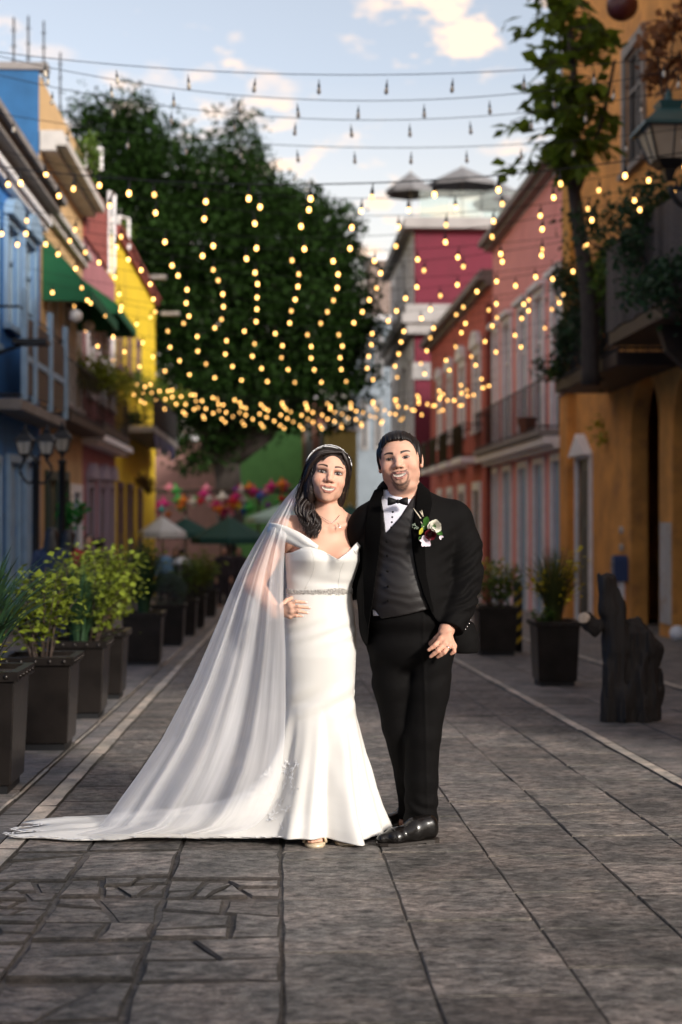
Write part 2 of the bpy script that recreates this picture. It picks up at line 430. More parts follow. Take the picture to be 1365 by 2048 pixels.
# ================================================================== paving
def stone_mat(name, col, bump=0.006, streak=(7, 34, 30), var=0.30, rough=0.62, tint=0.16, pits=0.35):
    if name in MATS: return MATS[name]
    m, t, b = _bsdf(name); n, l = t.nodes, t.links.new
    ge = n.new('ShaderNodeNewGeometry'); oi = n.new('ShaderNodeObjectInfo')
    mp = n.new('ShaderNodeMapping'); mp.inputs['Scale'].default_value = streak; l(ge.outputs['Position'], mp.inputs['Vector'])
    n1 = n.new('ShaderNodeTexNoise'); n1.inputs['Scale'].default_value = 1.0; n1.inputs['Detail'].default_value = 9; n1.inputs['Roughness'].default_value = 0.68; l(mp.outputs[0], n1.inputs['Vector'])
    n2 = n.new('ShaderNodeTexNoise'); n2.inputs['Scale'].default_value = 4.2; n2.inputs['Detail'].default_value = 6; l(ge.outputs['Position'], n2.inputs['Vector'])
    n3 = n.new('ShaderNodeTexNoise'); n3.inputs['Scale'].default_value = 85; n3.inputs['Detail'].default_value = 3; l(ge.outputs['Position'], n3.inputs['Vector'])
    def rng(src, a, b_, lo, hi):
        r = n.new('ShaderNodeMapRange'); r.inputs['From Min'].default_value = a; r.inputs['From Max'].default_value = b_; r.inputs['To Min'].default_value = lo; r.inputs['To Max'].default_value = hi; l(src, r.inputs['Value']); return r.outputs[0]
    def mul(a, b_):
        k = n.new('ShaderNodeMath'); k.operation = 'MULTIPLY'; l(a, k.inputs[0]); l(b_, k.inputs[1]); return k.outputs[0]
    mp2 = n.new('ShaderNodeMapping'); mp2.inputs['Scale'].default_value = (streak[0] * .8, streak[1] * 1.1, streak[2]); mp2.inputs['Location'].default_value = (3.1, 7.7, 1.3); l(ge.outputs['Position'], mp2.inputs['Vector'])
    n4 = n.new('ShaderNodeTexNoise'); n4.inputs['Scale'].default_value = 1.0; n4.inputs['Detail'].default_value = 12; n4.inputs['Roughness'].default_value = 0.78; l(mp2.outputs[0], n4.inputs['Vector'])
    pit = rng(n4.outputs['Fac'], .36, .47, pits, 1.0)
    f = mul(mul(rng(n1.outputs['Fac'], .3, .7, 1 - var, 1 + var), rng(n2.outputs['Fac'], .3, .7, 0.58, 1.38)), mul(mul(rng(oi.outputs['Random'], 0, 1, 1 - tint, 1 + tint), rng(n3.outputs['Fac'], .3, .7, .78, 1.22)), pit))
    mixc = n.new('ShaderNodeMixRGB'); mixc.inputs['Color1'].default_value = (*col, 1); mixc.inputs['Color2'].default_value = (col[0] * 1.08, col[1] * 0.99, col[2] * 0.95, 1)
    l(rng(n2.outputs['Fac'], .42, .62, 0, 1), mixc.inputs['Fac'])
    sc_ = n.new('ShaderNodeVectorMath'); sc_.operation = 'SCALE'; l(mixc.outputs[0], sc_.inputs[0]); l(f, sc_.inputs['Scale']); l(sc_.outputs[0], b.inputs['Base Color'])
    l(rng(n1.outputs['Fac'], .3, .7, rough + .15, rough - .12), b.inputs['Roughness'])
    ad = n.new('ShaderNodeMath'); ad.operation = 'ADD'; l(n1.outputs['Fac'], ad.inputs[0]); l(rng(n4.outputs['Fac'], .34, .52, 0, 0.30), ad.inputs[1])
    bp = n.new('ShaderNodeBump'); bp.inputs['Distance'].default_value = bump; l(ad.outputs[0], bp.inputs['Height']); l(bp.outputs[0], b.inputs['Normal'])
    MATS[name] = m; return m
slab_m = stone_mat('dark volcanic paving stone', (0.245, 0.224, 0.208), 0.09, streak=(18, 24, 27), var=0.9, rough=0.46, pits=0.15, tint=0.30)
side_m = stone_mat('sidewalk paving stone', (0.215, 0.203, 0.195), 0.03, streak=(12, 34, 30), var=0.45, rough=0.55)
kerb_m = stone_mat('pale kerb stone', (0.40, 0.365, 0.315), 0.010, (9, 9, 9), 0.22)
joint_m = stone_mat('sandy joint filling', (0.12, 0.105, 0.09), 0.008, (30, 30, 30), 0.3)

joint_shade_m = stone_mat('painted joint shade on stone edges', (0.045, 0.040, 0.036), 0.01, (40, 40, 40), 0.4, 0.8)  # joint shadow painted as a dark colour on slab sides and chamfers
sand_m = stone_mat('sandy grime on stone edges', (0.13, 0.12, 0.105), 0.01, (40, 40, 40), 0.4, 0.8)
def sheet(name, x0, x1, y0, y1, dz, m, nx=1, ny=1):
    xs = np.linspace(x0, x1, nx + 1); ys = np.linspace(y0, y1, ny + 1)
    V = [(x, y, gz(y) + dz) for y in ys for x in xs]; k = nx + 1
    return tag(mesh_np(name, V, [(j * k + i, j * k + i + 1, (j + 1) * k + i + 1, (j + 1) * k + i) for j in range(ny) for i in range(nx)], m), kind='structure')
ground = sheet('ground', -400, 400, -60, 900, -0.060, side_m)
road = sheet('roadway', -1.16, 2.22, -6, 90, -0.008, stone_mat('dark joint filling', (0.085, 0.076, 0.066), 0.008, (30, 30, 30), 0.3))
walk_l = sheet('sidewalk', -4.6, -1.16, -6, 90, -0.012, joint_m)
walk_r = sheet('sidewalk', 2.22, 6.4, -6, 90, -0.012, joint_m)

rs = random.Random(17)
def clip(poly, p, d):
    """keep the part of a convex polygon left of the line p + t d"""
    o = []
    for i in range(len(poly)):
        a, b = poly[i], poly[(i + 1) % len(poly)]
        sa = d[0] * (a[1] - p[1]) - d[1] * (a[0] - p[0]); sb = d[0] * (b[1] - p[1]) - d[1] * (b[0] - p[0])
        if sa >= 0: o.append(a)
        if (sa > 0 > sb) or (sa < 0 < sb): t = sa / (sa - sb); o.append((a[0] + (b[0] - a[0]) * t, a[1] + (b[1] - a[1]) * t))
    return o
def slab_geo(poly, gap, h, thick, wob=0.004, tilt=(0, 0), chamf=0.006):
    c = np.mean(poly, 0); pts = []
    n = len(poly); poly = [np.array(p, float) for p in poly]
    ar = sum(poly[i][0] * poly[(i + 1) % n][1] - poly[(i + 1) % n][0] * poly[i][1] for i in range(n)); sg = 1 if ar > 0 else -1
    ins = []
    for i in range(n):
        e1 = poly[i] - poly[i - 1]; e2 = poly[(i + 1) % n] - poly[i]; n1 = sg * np.array((-e1[1], e1[0])) / (np.linalg.norm(e1) + 1e-9); n2 = sg * np.array((-e2[1], e2[0])) / (np.linalg.norm(e2) + 1e-9)
        ins.append(poly[i] + (n1 + n2) / max(0.45, 1 + n1 @ n2) * gap)
    for i in range(n):
        a = ins[i]; b = ins[(i + 1) % n]; e = b - a; Ln = np.linalg.norm(e); nn = sg * np.array((-e[1], e[0])) / (Ln + 1e-9)
        k = max(1, min(5, int(Ln / 0.09)))
        for j in range(k): pts.append(a + e * j / k + nn * rs.uniform(0, wob))
    P = pts
    P = np.array(P); m = len(P)
    inn = P - (P - c) / (np.linalg.norm(P - c, axis=1, keepdims=True) + 1e-9) * chamf * np.array([[rs.uniform(0.5, 1.8)] for _ in range(m)])
    zf = lambda q, dz: gz(q[1]) + dz + tilt[0] * (q[0] - c[0]) + tilt[1] * (q[1] - c[1])
    V = [(q[0], q[1], zf(q, -thick)) for q in P] + [(q[0], q[1], zf(q, h - chamf * 0.8)) for q in P] + [(q[0], q[1], zf(q, h + rs.uniform(-.001, .001))) for q in inn]
    Fc = [(i, (i + 1) % m, m + (i + 1) % m, m + i) for i in range(m)] + [(m + i, m + (i + 1) % m, 2 * m + (i + 1) % m, 2 * m + i) for i in range(m)] + [tuple(range(2 * m, 3 * m))]
    return V, Fc, 2 * m
def slab(name, poly, m, parent, **k):
    V, Fc, ns = slab_geo(poly, **k); o = mesh_np(name, V, Fc, m, parent, world=False); o.data.materials.append(joint_shade_m if np.mean([p[0] for p in poly]) < 0.02 else sand_m)
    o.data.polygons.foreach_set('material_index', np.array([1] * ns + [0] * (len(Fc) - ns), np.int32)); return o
COLX = [-1.07, -0.78, -0.40, 0.02, 0.434, 0.857, 1.285, 1.70, 2.13]
far = MB(); nslab = 0
for ci in range(8):
    x0, x1 = COLX[ci], COLX[ci + 1]
    y = 2.3 + rs.uniform(0, .5); fixed = [3.42, 4.06, 4.50, 5.08, 5.38, 5.92] if ci <= 2 else []
    while y < 62:
        ln = rs.uniform(0.34, 0.78)
        nx_ = [q for q in fixed if q > y + .05]
        if nx_ and (y + ln > nx_[0] - .12): ln = nx_[0] + (rs.uniform(-.03, .03) if ci != 1 else .02) - y
        if y > 30: ln *= 2
        j = 0.012
        e0, e1 = rs.uniform(.001, .007), rs.uniform(.001, .007)
        if y < 6.2 and x1 <= .03: e0, e1 = rs.uniform(.003, .014), rs.uniform(.003, .014)
        poly = [(x0, y + e0), (x1, y + e0 + rs.uniform(-j, j)), (x1, y + ln - e1), (x0, y + ln - e1)]
        # worn, broken slabs in the left foreground
        broken = x1 <= 0.03 and 3.2 < y < 5.55
        if broken or (y < 9 and rs.random() < .16):
            frs = [poly]
            for _ in range((rs.choice((4, 5, 6)) if 4.4 < y < 5.3 else rs.choice((0, 1, 2))) if broken else 1):
                k_ = max(range(len(frs)), key=lambda q: np.ptp(np.array(frs[q])[:, 0]) * np.ptp(np.array(frs[q])[:, 1])); f = frs.pop(k_); c = np.mean(f, 0)
                ex_ = np.ptp(np.array(f), axis=0); a = rs.uniform(-0.45, 0.45) + (math.pi / 2 if ex_[0] > ex_[1] else 0); d = (math.cos(a), math.sin(a))
                p = (c[0] + rs.uniform(-.05, .05), c[1] + rs.uniform(-.06, .06))
                for dd in (d, (-d[0], -d[1])):
                    g = clip(f, p, dd)
                    if len(g) > 2: frs.append(g)
            for f in frs:
                ar = 0.5 * abs(sum(f[i][0] * f[(i + 1) % len(f)][1] - f[(i + 1) % len(f)][0] * f[i][1] for i in range(len(f))))
                if ar < 0.0012: continue
                slab('paving_stone', f, slab_m, road, gap=rs.uniform(.004, .009) if broken else .0015, h=rs.uniform(-0.004, 0.008) * broken, thick=0.05, wob=0.006, tilt=(rs.uniform(-.02, .02) * broken, rs.uniform(-.03, .03) * broken), chamf=0.008); nslab += 1
        elif y < 14.0:
            slab('paving_stone', poly, slab_m, road, gap=0.0009 if x0 > 0.01 else 0.003, h=rs.uniform(-0.003, 0.003), thick=0.05, wob=0.0042, tilt=(rs.uniform(-.004, .004), rs.uniform(-.004, .004)), chamf=0.004); nslab += 1
        else:
            far.add(*slab_geo(poly, 0.004, rs.uniform(-.002, .002), 0.02, 0.003)[:2])
        y += ln
tag(far.build('distant_paving', slab_m, road, world=False), kind='stuff')
# flush kerb stones: pale strips either side of the carriageway
def strip(x0, x1, y0, y1, m, parent, name, ln0, h, wob, limit):
    y = y0; rest = MB()
    while y < y1:
        ln = ln0 * rs.uniform(.8, 1.2); poly = [(x0 + rs.uniform(-.006, .006), y), (x1 + rs.uniform(-.006, .006), y), (x1 + rs.uniform(-.006, .006), y + ln), (x0 + rs.uniform(-.006, .006), y + ln)]
        if y < limit: slab(name, poly, m, parent, gap=.0015, h=h + rs.uniform(-.002, .003), thick=.04, wob=wob, chamf=.004)
        else: rest.add(*slab_geo(poly, .0015, h, .02, wob)[:2])
        y += ln
    if rest.v: tag(rest.build('distant_' + name, m, parent, world=False), kind='stuff')
strip(-1.163, -1.072, 3.0, 60, kerb_m, road, 'kerb_stone', 0.9, 0.006, .006, 24)
strip(2.134, 2.215, 4.0, 60, kerb_m, road, 'kerb_stone', 0.9, 0.006, .003, 24)
strip(-1.335, -1.312, 4.0, 40, kerb_m, walk_l, 'edging_stone', 1.2, 0.004, .004, 16)
strip(3.75, 3.86, 8.0, 50, kerb_m, walk_r, 'edging_stone', 1.0, 0.010, .004, 26)
# sidewalk flags
for par, xs_ in ((walk_l, [-4.5, -3.8, -3.2, -2.6, -2.0, -1.342]), (walk_l, [-1.305, -1.170]), (walk_r, [2.222, 2.70, 3.20, 3.742]), (walk_r, [3.87, 4.6, 5.4, 6.2])):
    rest = MB()
    for a, b in zip(xs_[:-1], xs_[1:]):
        y = 4 + rs.uniform(0, .6)
        while y < 45:
            ln = rs.uniform(.6, 1.1) if b - a > .2 else rs.uniform(.5, 1.0)
            poly = [(a, y), (b, y), (b, y + ln), (a, y + ln)]
            vis = (a + b) / 2 > -0.21 * y - .2 and (a + b) / 2 < 0.30 * y and y < 17
            if vis: slab('paving_stone', poly, side_m, par, gap=.004, h=rs.uniform(-.002, .002), thick=.04, wob=.002, chamf=.004); nslab += 1
            else: rest.add(*slab_geo(poly, .004, rs.uniform(-.001, .001), .02, .002)[:2])
            y += ln
    if rest.v: tag(rest.build('distant_paving', side_m, par, world=False), kind='stuff')

# ================================================================== facades
XL, XR = -4.5, 6.2
def YL(px): return float(at_x(px, 1040, XL)[1])
def YR(px): return float(at_x(px, 1040, XR)[1])
def ZL(px, py): return float(at_x(px, py, XL)[2])
def ZR(px, py): return float(at_x(px, py, XR)[2])
def paint(name, col, dirt=None, **k):
    k = {**dict(var=0.10, vscale=1.6, bump=0.010, bscale=14, dscale=0.9), **k}
    return mat(name, col, 0.85, dirt=dirt or tuple(c * 0.55 for c in col), **k)
trim_w = mat('white painted trim', (0.80, 0.79, 0.81), 0.6, var=0.10, vscale=5, bump=0.003)
trim_g = mat('weathered grey trim', (0.22, 0.20, 0.19), 0.75, var=0.2, vscale=3, bump=0.006, dirt=(0.18, 0.16, 0.14))
glass = mat('dark window glass', (0.020, 0.024, 0.028), 0.08, spec=0.6)
glass_l = mat('curtained window glass', (0.30, 0.34, 0.36), 0.15, spec=0.6, var=0.2, vscale=2)
iron = mat('black wrought iron', (0.012, 0.012, 0.013), 0.45, 0.3)
dark_wood = mat('dark brown wood', (0.035, 0.022, 0.016), 0.6, var=0.3, vscale=8, stretch=(1, 1, 6))
grey_wood = mat('weathered grey planks', (0.055, 0.046, 0.044), 0.8, var=0.35, vscale=5, stretch=(2, 2, 8), bump=0.01, island=0.55)

cream_t = mat('dusty cream trim', (0.46, 0.43, 0.40), 0.75, var=0.15, vscale=3, bump=0.004)
class House:
    def __init__(s, name, X, sg, y0, y1, ztop, m, label, cat='house', depth=8.0, group=None):
        """facade in the plane x = X facing sg (+1 faces +x)"""
        s.X, s.sg, s.y0, s.y1, s.zt, s.m = X, sg, y0, y1, ztop, m
        s.z0 = gz(y1) - 0.35
        s.root = thing(name, (X, (y0 + y1) / 2, gz((y0 + y1) / 2)), label, cat, group)
        s.depth = depth; s.open = []
    def x(s, d): return s.X + s.sg * d          # d > 0 is out into the street
    def hole(s, y0, y1, z0, z1): s.open.append((y0, y1, z0, z1))
    def bx(s, name, d0, d1, y0, y1, z0, z1, m, parent=None, bevel=0.0):
        mb = MB(); a, b = sorted((s.x(d0), s.x(d1))); mb.box(a, b, y0, y1, z0, z1); return mb.build(name, m, parent or s.root, bevel=bevel)
    def wall(s, rev=0.10):
        ys = sorted({s.y0, s.y1, *[v for o in s.open for v in o[:2]]}); zs = sorted({s.z0, s.zt, *[v for o in s.open for v in o[2:]]})
        mb = MB(); X = s.X; xi = s.x(-rev)
        for a, b in zip(ys[:-1], ys[1:]):
            for c, d in zip(zs[:-1], zs[1:]):
                my, mz = (a + b) / 2, (c + d) / 2
                if any(o[0] < my < o[1] and o[2] < mz < o[3] for o in s.open): continue
                mb.add([(X, a, c), (X, b, c), (X, b, d), (X, a, d)], [(0, 1, 2, 3)])
        for a, b, c, d in s.open:
            mb.add([(X, a, c), (xi, a, c), (xi, a, d), (X, a, d)], [(0, 1, 2, 3)]); mb.add([(X, b, c), (xi, b, c), (xi, b, d), (X, b, d)], [(3, 2, 1, 0)])
            mb.add([(X, a, d), (xi, a, d), (xi, b, d), (X, b, d)], [(0, 1, 2, 3)]); mb.add([(X, a, c), (xi, a, c), (xi, b, c), (X, b, c)], [(3, 2, 1, 0)])
        xb = s.x(-s.depth)
        mb.add([(X, s.y0, s.z0), (xb, s.y0, s.z0), (xb, s.y0, s.zt), (X, s.y0, s.zt)], [(0, 1, 2, 3)]); mb.add([(X, s.y1, s.z0), (xb, s.y1, s.z0), (xb, s.y1, s.zt), (X, s.y1, s.zt)], [(3, 2, 1, 0)])
        mb.add([(X, s.y0, s.zt), (xb, s.y0, s.zt), (xb, s.y1, s.zt), (X, s.y1, s.zt)], [(0, 1, 2, 3)]); mb.add([(xb, s.y0, s.z0), (xb, s.y1, s.z0), (xb, s.y1, s.zt), (xb, s.y0, s.zt)], [(0, 1, 2, 3)])
        w_ = mb.build('wall', s.m, s.root)
        return w_
    def window(s, y0, y1, z0, z1, surround=None, glassm=None, door=None, mull=1, sill=True, ped=None, sw=0.14, rev=0.10):
        """surround of bands, frame, panes; a closed leaf instead of glass when door is given"""
        s.hole(y0, y1, z0, z1); sm_ = surround or trim_w
        mb = MB(); a, b = sorted((s.x(0.002), s.x(0.07)))
        if z0 > s.z0 + 0.6: mb.box(a, b, y0 - sw, y1 + sw, z1, z1 + sw * 1.3)
        else: mb.box(a, b, y0 - sw, y1 + sw, z1, z1 + sw * 1.3)
        mb.box(a, b, y0 - sw, y0, z0, z1); mb.box(a, b, y1, y1 + sw, z0, z1)
        if sill: c, d = sorted((s.x(0.002), s.x(0.13))); mb.box(c, d, y0 - sw - .04, y1 + sw + .04, z0 - 0.10, z0 - 0.001)
        w_ = mb.build('door' if door else 'window', sm_, s.root)
        if ped == 'arch':
            n = 12; yc, hw = (y0 + y1) / 2, (y1 - y0) / 2 + sw + .06; mb = MB()
            mb.prism([(yc + hw * math.cos(t), z1 + sw * 1.3 + .002 + 0.55 * hw * math.sin(t)) for t in np.linspace(0, math.pi, n)], 0, *sorted((s.x(0.01), s.x(0.17)))); mb.build('pediment', sm_, w_)
        if ped == 'flat': s.bx('lintel', 0.002, 0.20, y0 - sw - .08, y1 + sw + .08, z1 + sw * 1.3 + .002, z1 + sw * 1.3 + .12, sm_, w_)
        xm = s.x(-rev + .03); mb = MB(); fw = 0.06
        a, b = sorted((s.x(-rev + .01), s.x(-rev + .08)))
        if door:
            mb.box(a, b, y0, y1, z0, z1); lf = mb.build('leaf', door, w_)
            mb = MB(); c, d = sorted((s.x(-rev + .081), s.x(-rev + .10)))
            for k in range(2):
                ya = y0 + (y1 - y0) * (0.08 + 0.46 * k); yb = ya + (y1 - y0) * 0.38
                for q in range(3): za = z0 + (z1 - z0) * (0.06 + 0.31 * q); mb.box(c, d, ya, yb, za, za + (z1 - z0) * 0.25)
            tag(mb.build('leaf_panel', door, w_), kind='stuff')
        else:
            for ya, yb, za, zb in ((y0, y0 + fw, z0, z1), (y1 - fw, y1, z0, z1), (y0 + fw, y1 - fw, z0, z0 + fw), (y0 + fw, y1 - fw, z1 - fw, z1)): mb.box(a, b, ya, yb, za, zb)
            for k in range(mull): yc = y0 + (y1 - y0) * (k + 1) / (mull + 1); mb.box(a, b, yc - .03, yc + .03, z0 + fw, z1 - fw)
            zz = z0 + (z1 - z0) * .68; 
            for k in range(mull + 1):
                ya = y0 + (y1 - y0) * k / (mull + 1) + (fw if k == 0 else .03); yb = y0 + (y1 - y0) * (k + 1) / (mull + 1) - (fw if k == mull else .03)
                mb.box(a, b, ya, yb, zz - .03, zz + .03)
            mb.build('frame', sm_, w_)
            for k in range(mull + 1):
                ya = y0 + (y1 - y0) * k / (mull + 1) + (fw if k == 0 else .03); yb = y0 + (y1 - y0) * (k + 1) / (mull + 1) - (fw if k == mull else .03)
                s.bx('pane', -rev + .02, -rev + .035, ya, yb, z0 + fw, zz - .03, glassm or glass, w_); s.bx('pane', -rev + .02, -rev + .035, ya, yb, zz + .03, z1 - fw, glassm or glass, w_)
        return w_
    def balcony(s, y0, y1, z, d=0.8, h=1.0, slabm=None, bars=True, slab_t=0.18, step=0.13):
        b = s.bx('balcony', 0.003, d, y0, y1, z - slab_t, z, slabm or trim_g, bevel=0.02)
        mb = MB(); xo = s.x(d - .05); xi = s.x(0.02)
        for zz in (z + .06, z + h): mb.tube([(xi, y0 + .04, zz), (xo, y0 + .04, zz), (xo, y1 - .04, zz), (xi, y1 - .04, zz)], 0.022, 4)
        if bars:
            n = int((y1 - y0) / step)
            for i in range(n + 1): y = y0 + .04 + (y1 - y0 - .08) * i / n; mb.tube([(xo, y, z), (xo, y, z + h)], 0.011, 4)
            for i in range(int(d / .2)): x = xi + (xo - xi) * (i + .5) / max(1, int(d / .2)); mb.tube([(x, y0 + .04, z), (x, y0 + .04, z + h)], .011, 4); mb.tube([(x, y1 - .04, z), (x, y1 - .04, z + h)], .011, 4)
        mb.build('railing', iron, b)
        return b
    def cornice(s, z, prof, m=None, name='cornice', over=0.05):
        """prof: list of (out, height) steps from the bottom up"""
        mb = MB(); pts = [(s.x(0.003), z)]; zz = z
        for o, h in prof: pts += [(s.x(o), zz), (s.x(o), zz + h)]; zz += h
        pts += [(s.x(0.003), zz)]
        mb.prism(pts, 1, s.y0 - over, s.y1 + over); return mb.build(name, m or trim_w, s.root)

# ---------------------------------------------------------------- left side of the street
blue = paint('bright blue wall paint', (0.030, 0.165, 0.46), (0.025, 0.07, 0.17))
pale_blue = mat('pale blue joinery', (0.26, 0.40, 0.56), 0.6, var=0.12, vscale=4)
H = House('town_house', XL, 1, -8, YL(80), ZL(80, 405), blue, 'blue two-storey house with white window surrounds and iron balcony')
for a, b, ty in ((9, 31, 455), (44, 66, 487)): H.window(YL(a), YL(b), ZL(40, 668), ZL((a + b) / 2, ty), pale_blue, glass_l, ped='arch', sw=0.09)
H.window(YL(-40), YL(-12), ZL(-25, 680), ZL(-25, 420), pale_blue, glass_l, sw=0.09)
for a, b in ((-30, -5), (14, 34), (48, 66)): H.window(YL(a), YL(b), H.z0, ZL((a + b) / 2, 925), pale_blue, door=pale_blue, sill=False, sw=0.10)
H.wall()
H.cornice(ZL(80, 462), [(0.14, .10), (0.22, .10), (.10, .08)], trim_w, 'moulding'); H.cornice(ZL(80, 438), [(0.18, .12), (0.38, .14), (0.5, .12), (.3, .1)], trim_g)
zb = ZL(60, 830)
bl_ = H.balcony(YL(-20), YL(80) - .1, zb, 0.50, 1.45, trim_g, bars=False)
for i, px in enumerate((-12, 10, 45, 79)): H.bx('post', .44, .53, YL(px) - .07, YL(px) + .07, zb, zb + 1.75, pale_blue, bl_)
for a, b in ((-12, 10), (10, 45), (45, 79)):
    mb = MB(); xo = H.x(.47); ya, yb = YL(a) + .14, YL(b) - .14
    mb.box(*sorted((xo, H.x(.49))), ya, yb, zb + .12, zb + .62); mb.box(*sorted((xo, H.x(.49))), ya, yb, zb + .76, zb + 1.35); mb.build('railing_panel', iron, bl_)
    H.bx('handrail', .45, .51, ya, yb, zb + .64, zb + .74, pale_blue, bl_)
H.bx('plinth', .003, .12, -8, YL(80), H.z0, gz(27) + .55, trim_g)
mb = MB()
for k, (px, py) in enumerate(((28, 35), (57, 32), (88, 42), (121, 105))):
    mb = MB(); p = at_y(px, py, 27.6 + 1.0 * k); mb.tube([(p[0], p[1], ZL(80, 405) - .2 + (2.2 if True else 0)), (p[0], p[1], p[2])], .02, 5); 
    for q in range(4): zz = p[2] - .25 - .3 * q; mb.tube([(p[0] - .05, p[1], zz), (p[0] + .05, p[1], zz)], .012, 4)
    mb.build('roof_rod', iron, H.root)

tan = paint('ochre cream wall paint', (0.52, 0.34, 0.165)); green_c = mat('green canvas', (0.006, 0.115, 0.045), 0.8, var=0.08, vscale=2, bump=.004, bscale=8)
def awning(H, ya, yb, zt, drop, out_, m, val=0.22):
    mb = MB(); pr = [(H.x(.01), zt), (H.x(out_), zt - drop), (H.x(out_), zt - drop - val), (H.x(out_ - .03), zt - drop - val), (H.x(out_ - .03), zt - drop - .02), (H.x(.01), zt - .05)]
    mb.prism(pr, 1, ya, yb)
    for y in (ya, yb - .02): mb.prism([(H.x(.012), zt - .04), (H.x(out_ - .02), zt - drop - .02), (H.x(out_ - .02), zt - drop - val), (H.x(.012), zt - drop - val)], 1, y, y + .02)
    return mb.build('awning', m, H.root)
T = House('town_house', XL, 1, YL(80), YL(165), ZL(80, 150), tan, 'ochre house with green canvas awning and projecting white eave')
for a, b in ((95, 110), (123, 137), (147, 158)): T.window(YL(a), YL(b), ZL(120, 800), ZL((a + b) / 2, 560 + (a - 95) * 1.0), trim_w, glass, ped=None, sw=.12)
for a, b in ((92, 108), (118, 132)): T.window(YL(a), YL(b), T.z0, ZL((a + b) / 2, 960), mat('dark green door paint', (.01, .04, .03), .5), door=mat('dark green door paint', (.01, .04, .03), .5), sill=False)
T.window(YL(143), YL(158), T.z0, ZL(150, 985), trim_w, door=pale_blue, sill=False)
T.wall()
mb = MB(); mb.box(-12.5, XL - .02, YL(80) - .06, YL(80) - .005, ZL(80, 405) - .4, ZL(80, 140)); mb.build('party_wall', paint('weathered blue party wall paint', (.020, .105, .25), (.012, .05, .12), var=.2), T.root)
mb = MB(); mb.box(-12.5, XL + .15, YL(80) - .10, YL(80) + .2, ZL(80, 140) + .002, ZL(80, 140) + .14); mb.build('coping', trim_g, T.root)
T.cornice(ZL(80, 300), [(0.3, .10), (0.5, .18), (.44, .10)], cream_t, 'eave'); T.cornice(ZL(80, 425), [(0.12, .16), (.22, .12)], cream_t, 'moulding')
awning(T, YL(84), YL(150), ZL(84, 468), 1.05, .95, green_c)
tb_ = T.balcony(YL(84), YL(163), ZL(110, 835), .55, 1.05, dark_wood, step=.24)
mauve = paint('mauve pink wall paint', (0.34, 0.13, 0.145)); brick = paint('brick red wall paint', (0.24, 0.055, 0.045), var=.25, vscale=6)
Mv = House('town_house', XL, 1, YL(165), YL(230), ZL(165, 470), mauve, 'mauve pink house with brick red parapet and white fan-topped shutters')
for a, b in ((174, 185), (197, 207), (216, 224)):
    Mv.window(YL(a), YL(b), ZL(195, 800), ZL((a + b) / 2, 610 + (a - 174) * .9), trim_w, glass, sw=.15)
    Mv.window(YL(a), YL(b), Mv.z0, ZL((a + b) / 2, 975), mat('lilac grey joinery', (.30, .26, .34), .6), door=mat('dark grey door', (.05, .05, .06), .5), ped='arch', sill=False, sw=.15)
Mv.wall()
Mv.bx('parapet', -.3, .06, YL(165), YL(212), Mv.zt + .002, Mv.zt + 1.55, brick)
Mv.cornice(ZL(195, 900), [(.35, .10), (.5, .14)], trim_w, 'ledge')
awning(Mv, YL(167), YL(212), ZL(167, 560), .55, .8, green_c); Mv.balcony(YL(170), YL(228), ZL(195, 860), .45, 1.0, dark_wood, step=.24)
yellow = paint('vivid yellow wall paint', (0.66, 0.46, 0.012), (0.42, 0.26, .02)); purp = mat('purple brown joinery', (.10, .05, .075), .6); navy = mat('navy blue door paint', (.008, .008, .07), .5)
Yw = House('town_house', XL, 1, YL(230), YL(311), ZL(300, 592), yellow, 'vivid yellow house with navy doors and plant-filled balcony')
for a, b, ty in ((234, 241, 640), (254, 260, 662), (272, 278, 690)): Yw.window(YL(a), YL(b), ZL((a + b) / 2, ty + 95 - (a - 234) * .5), ZL((a + b) / 2, ty), purp, glass, sw=.14, mull=0)
for a, b, ty in ((236, 243, 975), (255, 263, 978), (276, 281, 985)): Yw.window(YL(a), YL(b), Yw.z0, ZL((a + b) / 2, ty), purp, door=navy, sill=False, sw=.12)
Yw.wall()
Yw.cornice(Yw.zt, [(.12, .18), (.2, .10)], brick, 'coping')
yb_ = Yw.balcony(YL(240), YL(300), ZL(270, 870), 1.0, 1.0, trim_g)
for k, (px) in enumerate((248, 262, 274, 288)):      # scalloped navy valance under the balcony
    mb = MB(); ya, yb2 = YL(px - 6), YL(px + 6); zt = ZL(270, 878); n = 9
    mb.prism([(ya, zt), (yb2, zt)] + [(yb2 + (ya - yb2) * t, zt - .55 + .35 * abs(2 * t - 1) ** 2) for t in np.linspace(0, 1, n)], 0, *sorted((Yw.x(.93), Yw.x(.97)))); mb.build('valance', navy, yb_)
# white pipe frames standing on the rooftops
for (x0, y0_, x1, y1_, Y, Hs) in ((172, 292, 203, 340, 33.2, T), (219, 383, 229, 442, 38.2, Mv), (238, 432, 258, 470, 41.5, Yw)):
    a, b = at_y(x0, y0_, Y), at_y(x1, y0_ + 6, Y + .5); mb = MB(); zb_ = Hs.zt
    mb.tube([(a[0], a[1], min(zb_, a[2] - .5)), tuple(a), tuple(b), (b[0], b[1], min(zb_, b[2] - .5))], .05, 6); mb.build('pipe_frame', trim_w, Hs.root)
# unseen houses added to shade the street; their gap lets sun onto the couple
for (X_, sg, a, b, zt, m_, lab) in ((XR, -1, 4.2, 12.0, 12.5, paint('terracotta wall paint', (.40, .16, .08)), 'unseen terracotta house added to shade the street'), (XR, -1, -50, -13.9, 12.5, paint('cream wall paint', (.5, .42, .3)), 'unseen cream house added to shade the street')):
    h_ = House('town_house', X_, sg, a, b, zt, m_, lab); h_.z0 = -.6; h_.window(a + 1.2, a + 2.4, 4, 6.6, sw=.15); h_.window(a + 3.4, a + 4.6, 4, 6.6, sw=.15); h_.wall()

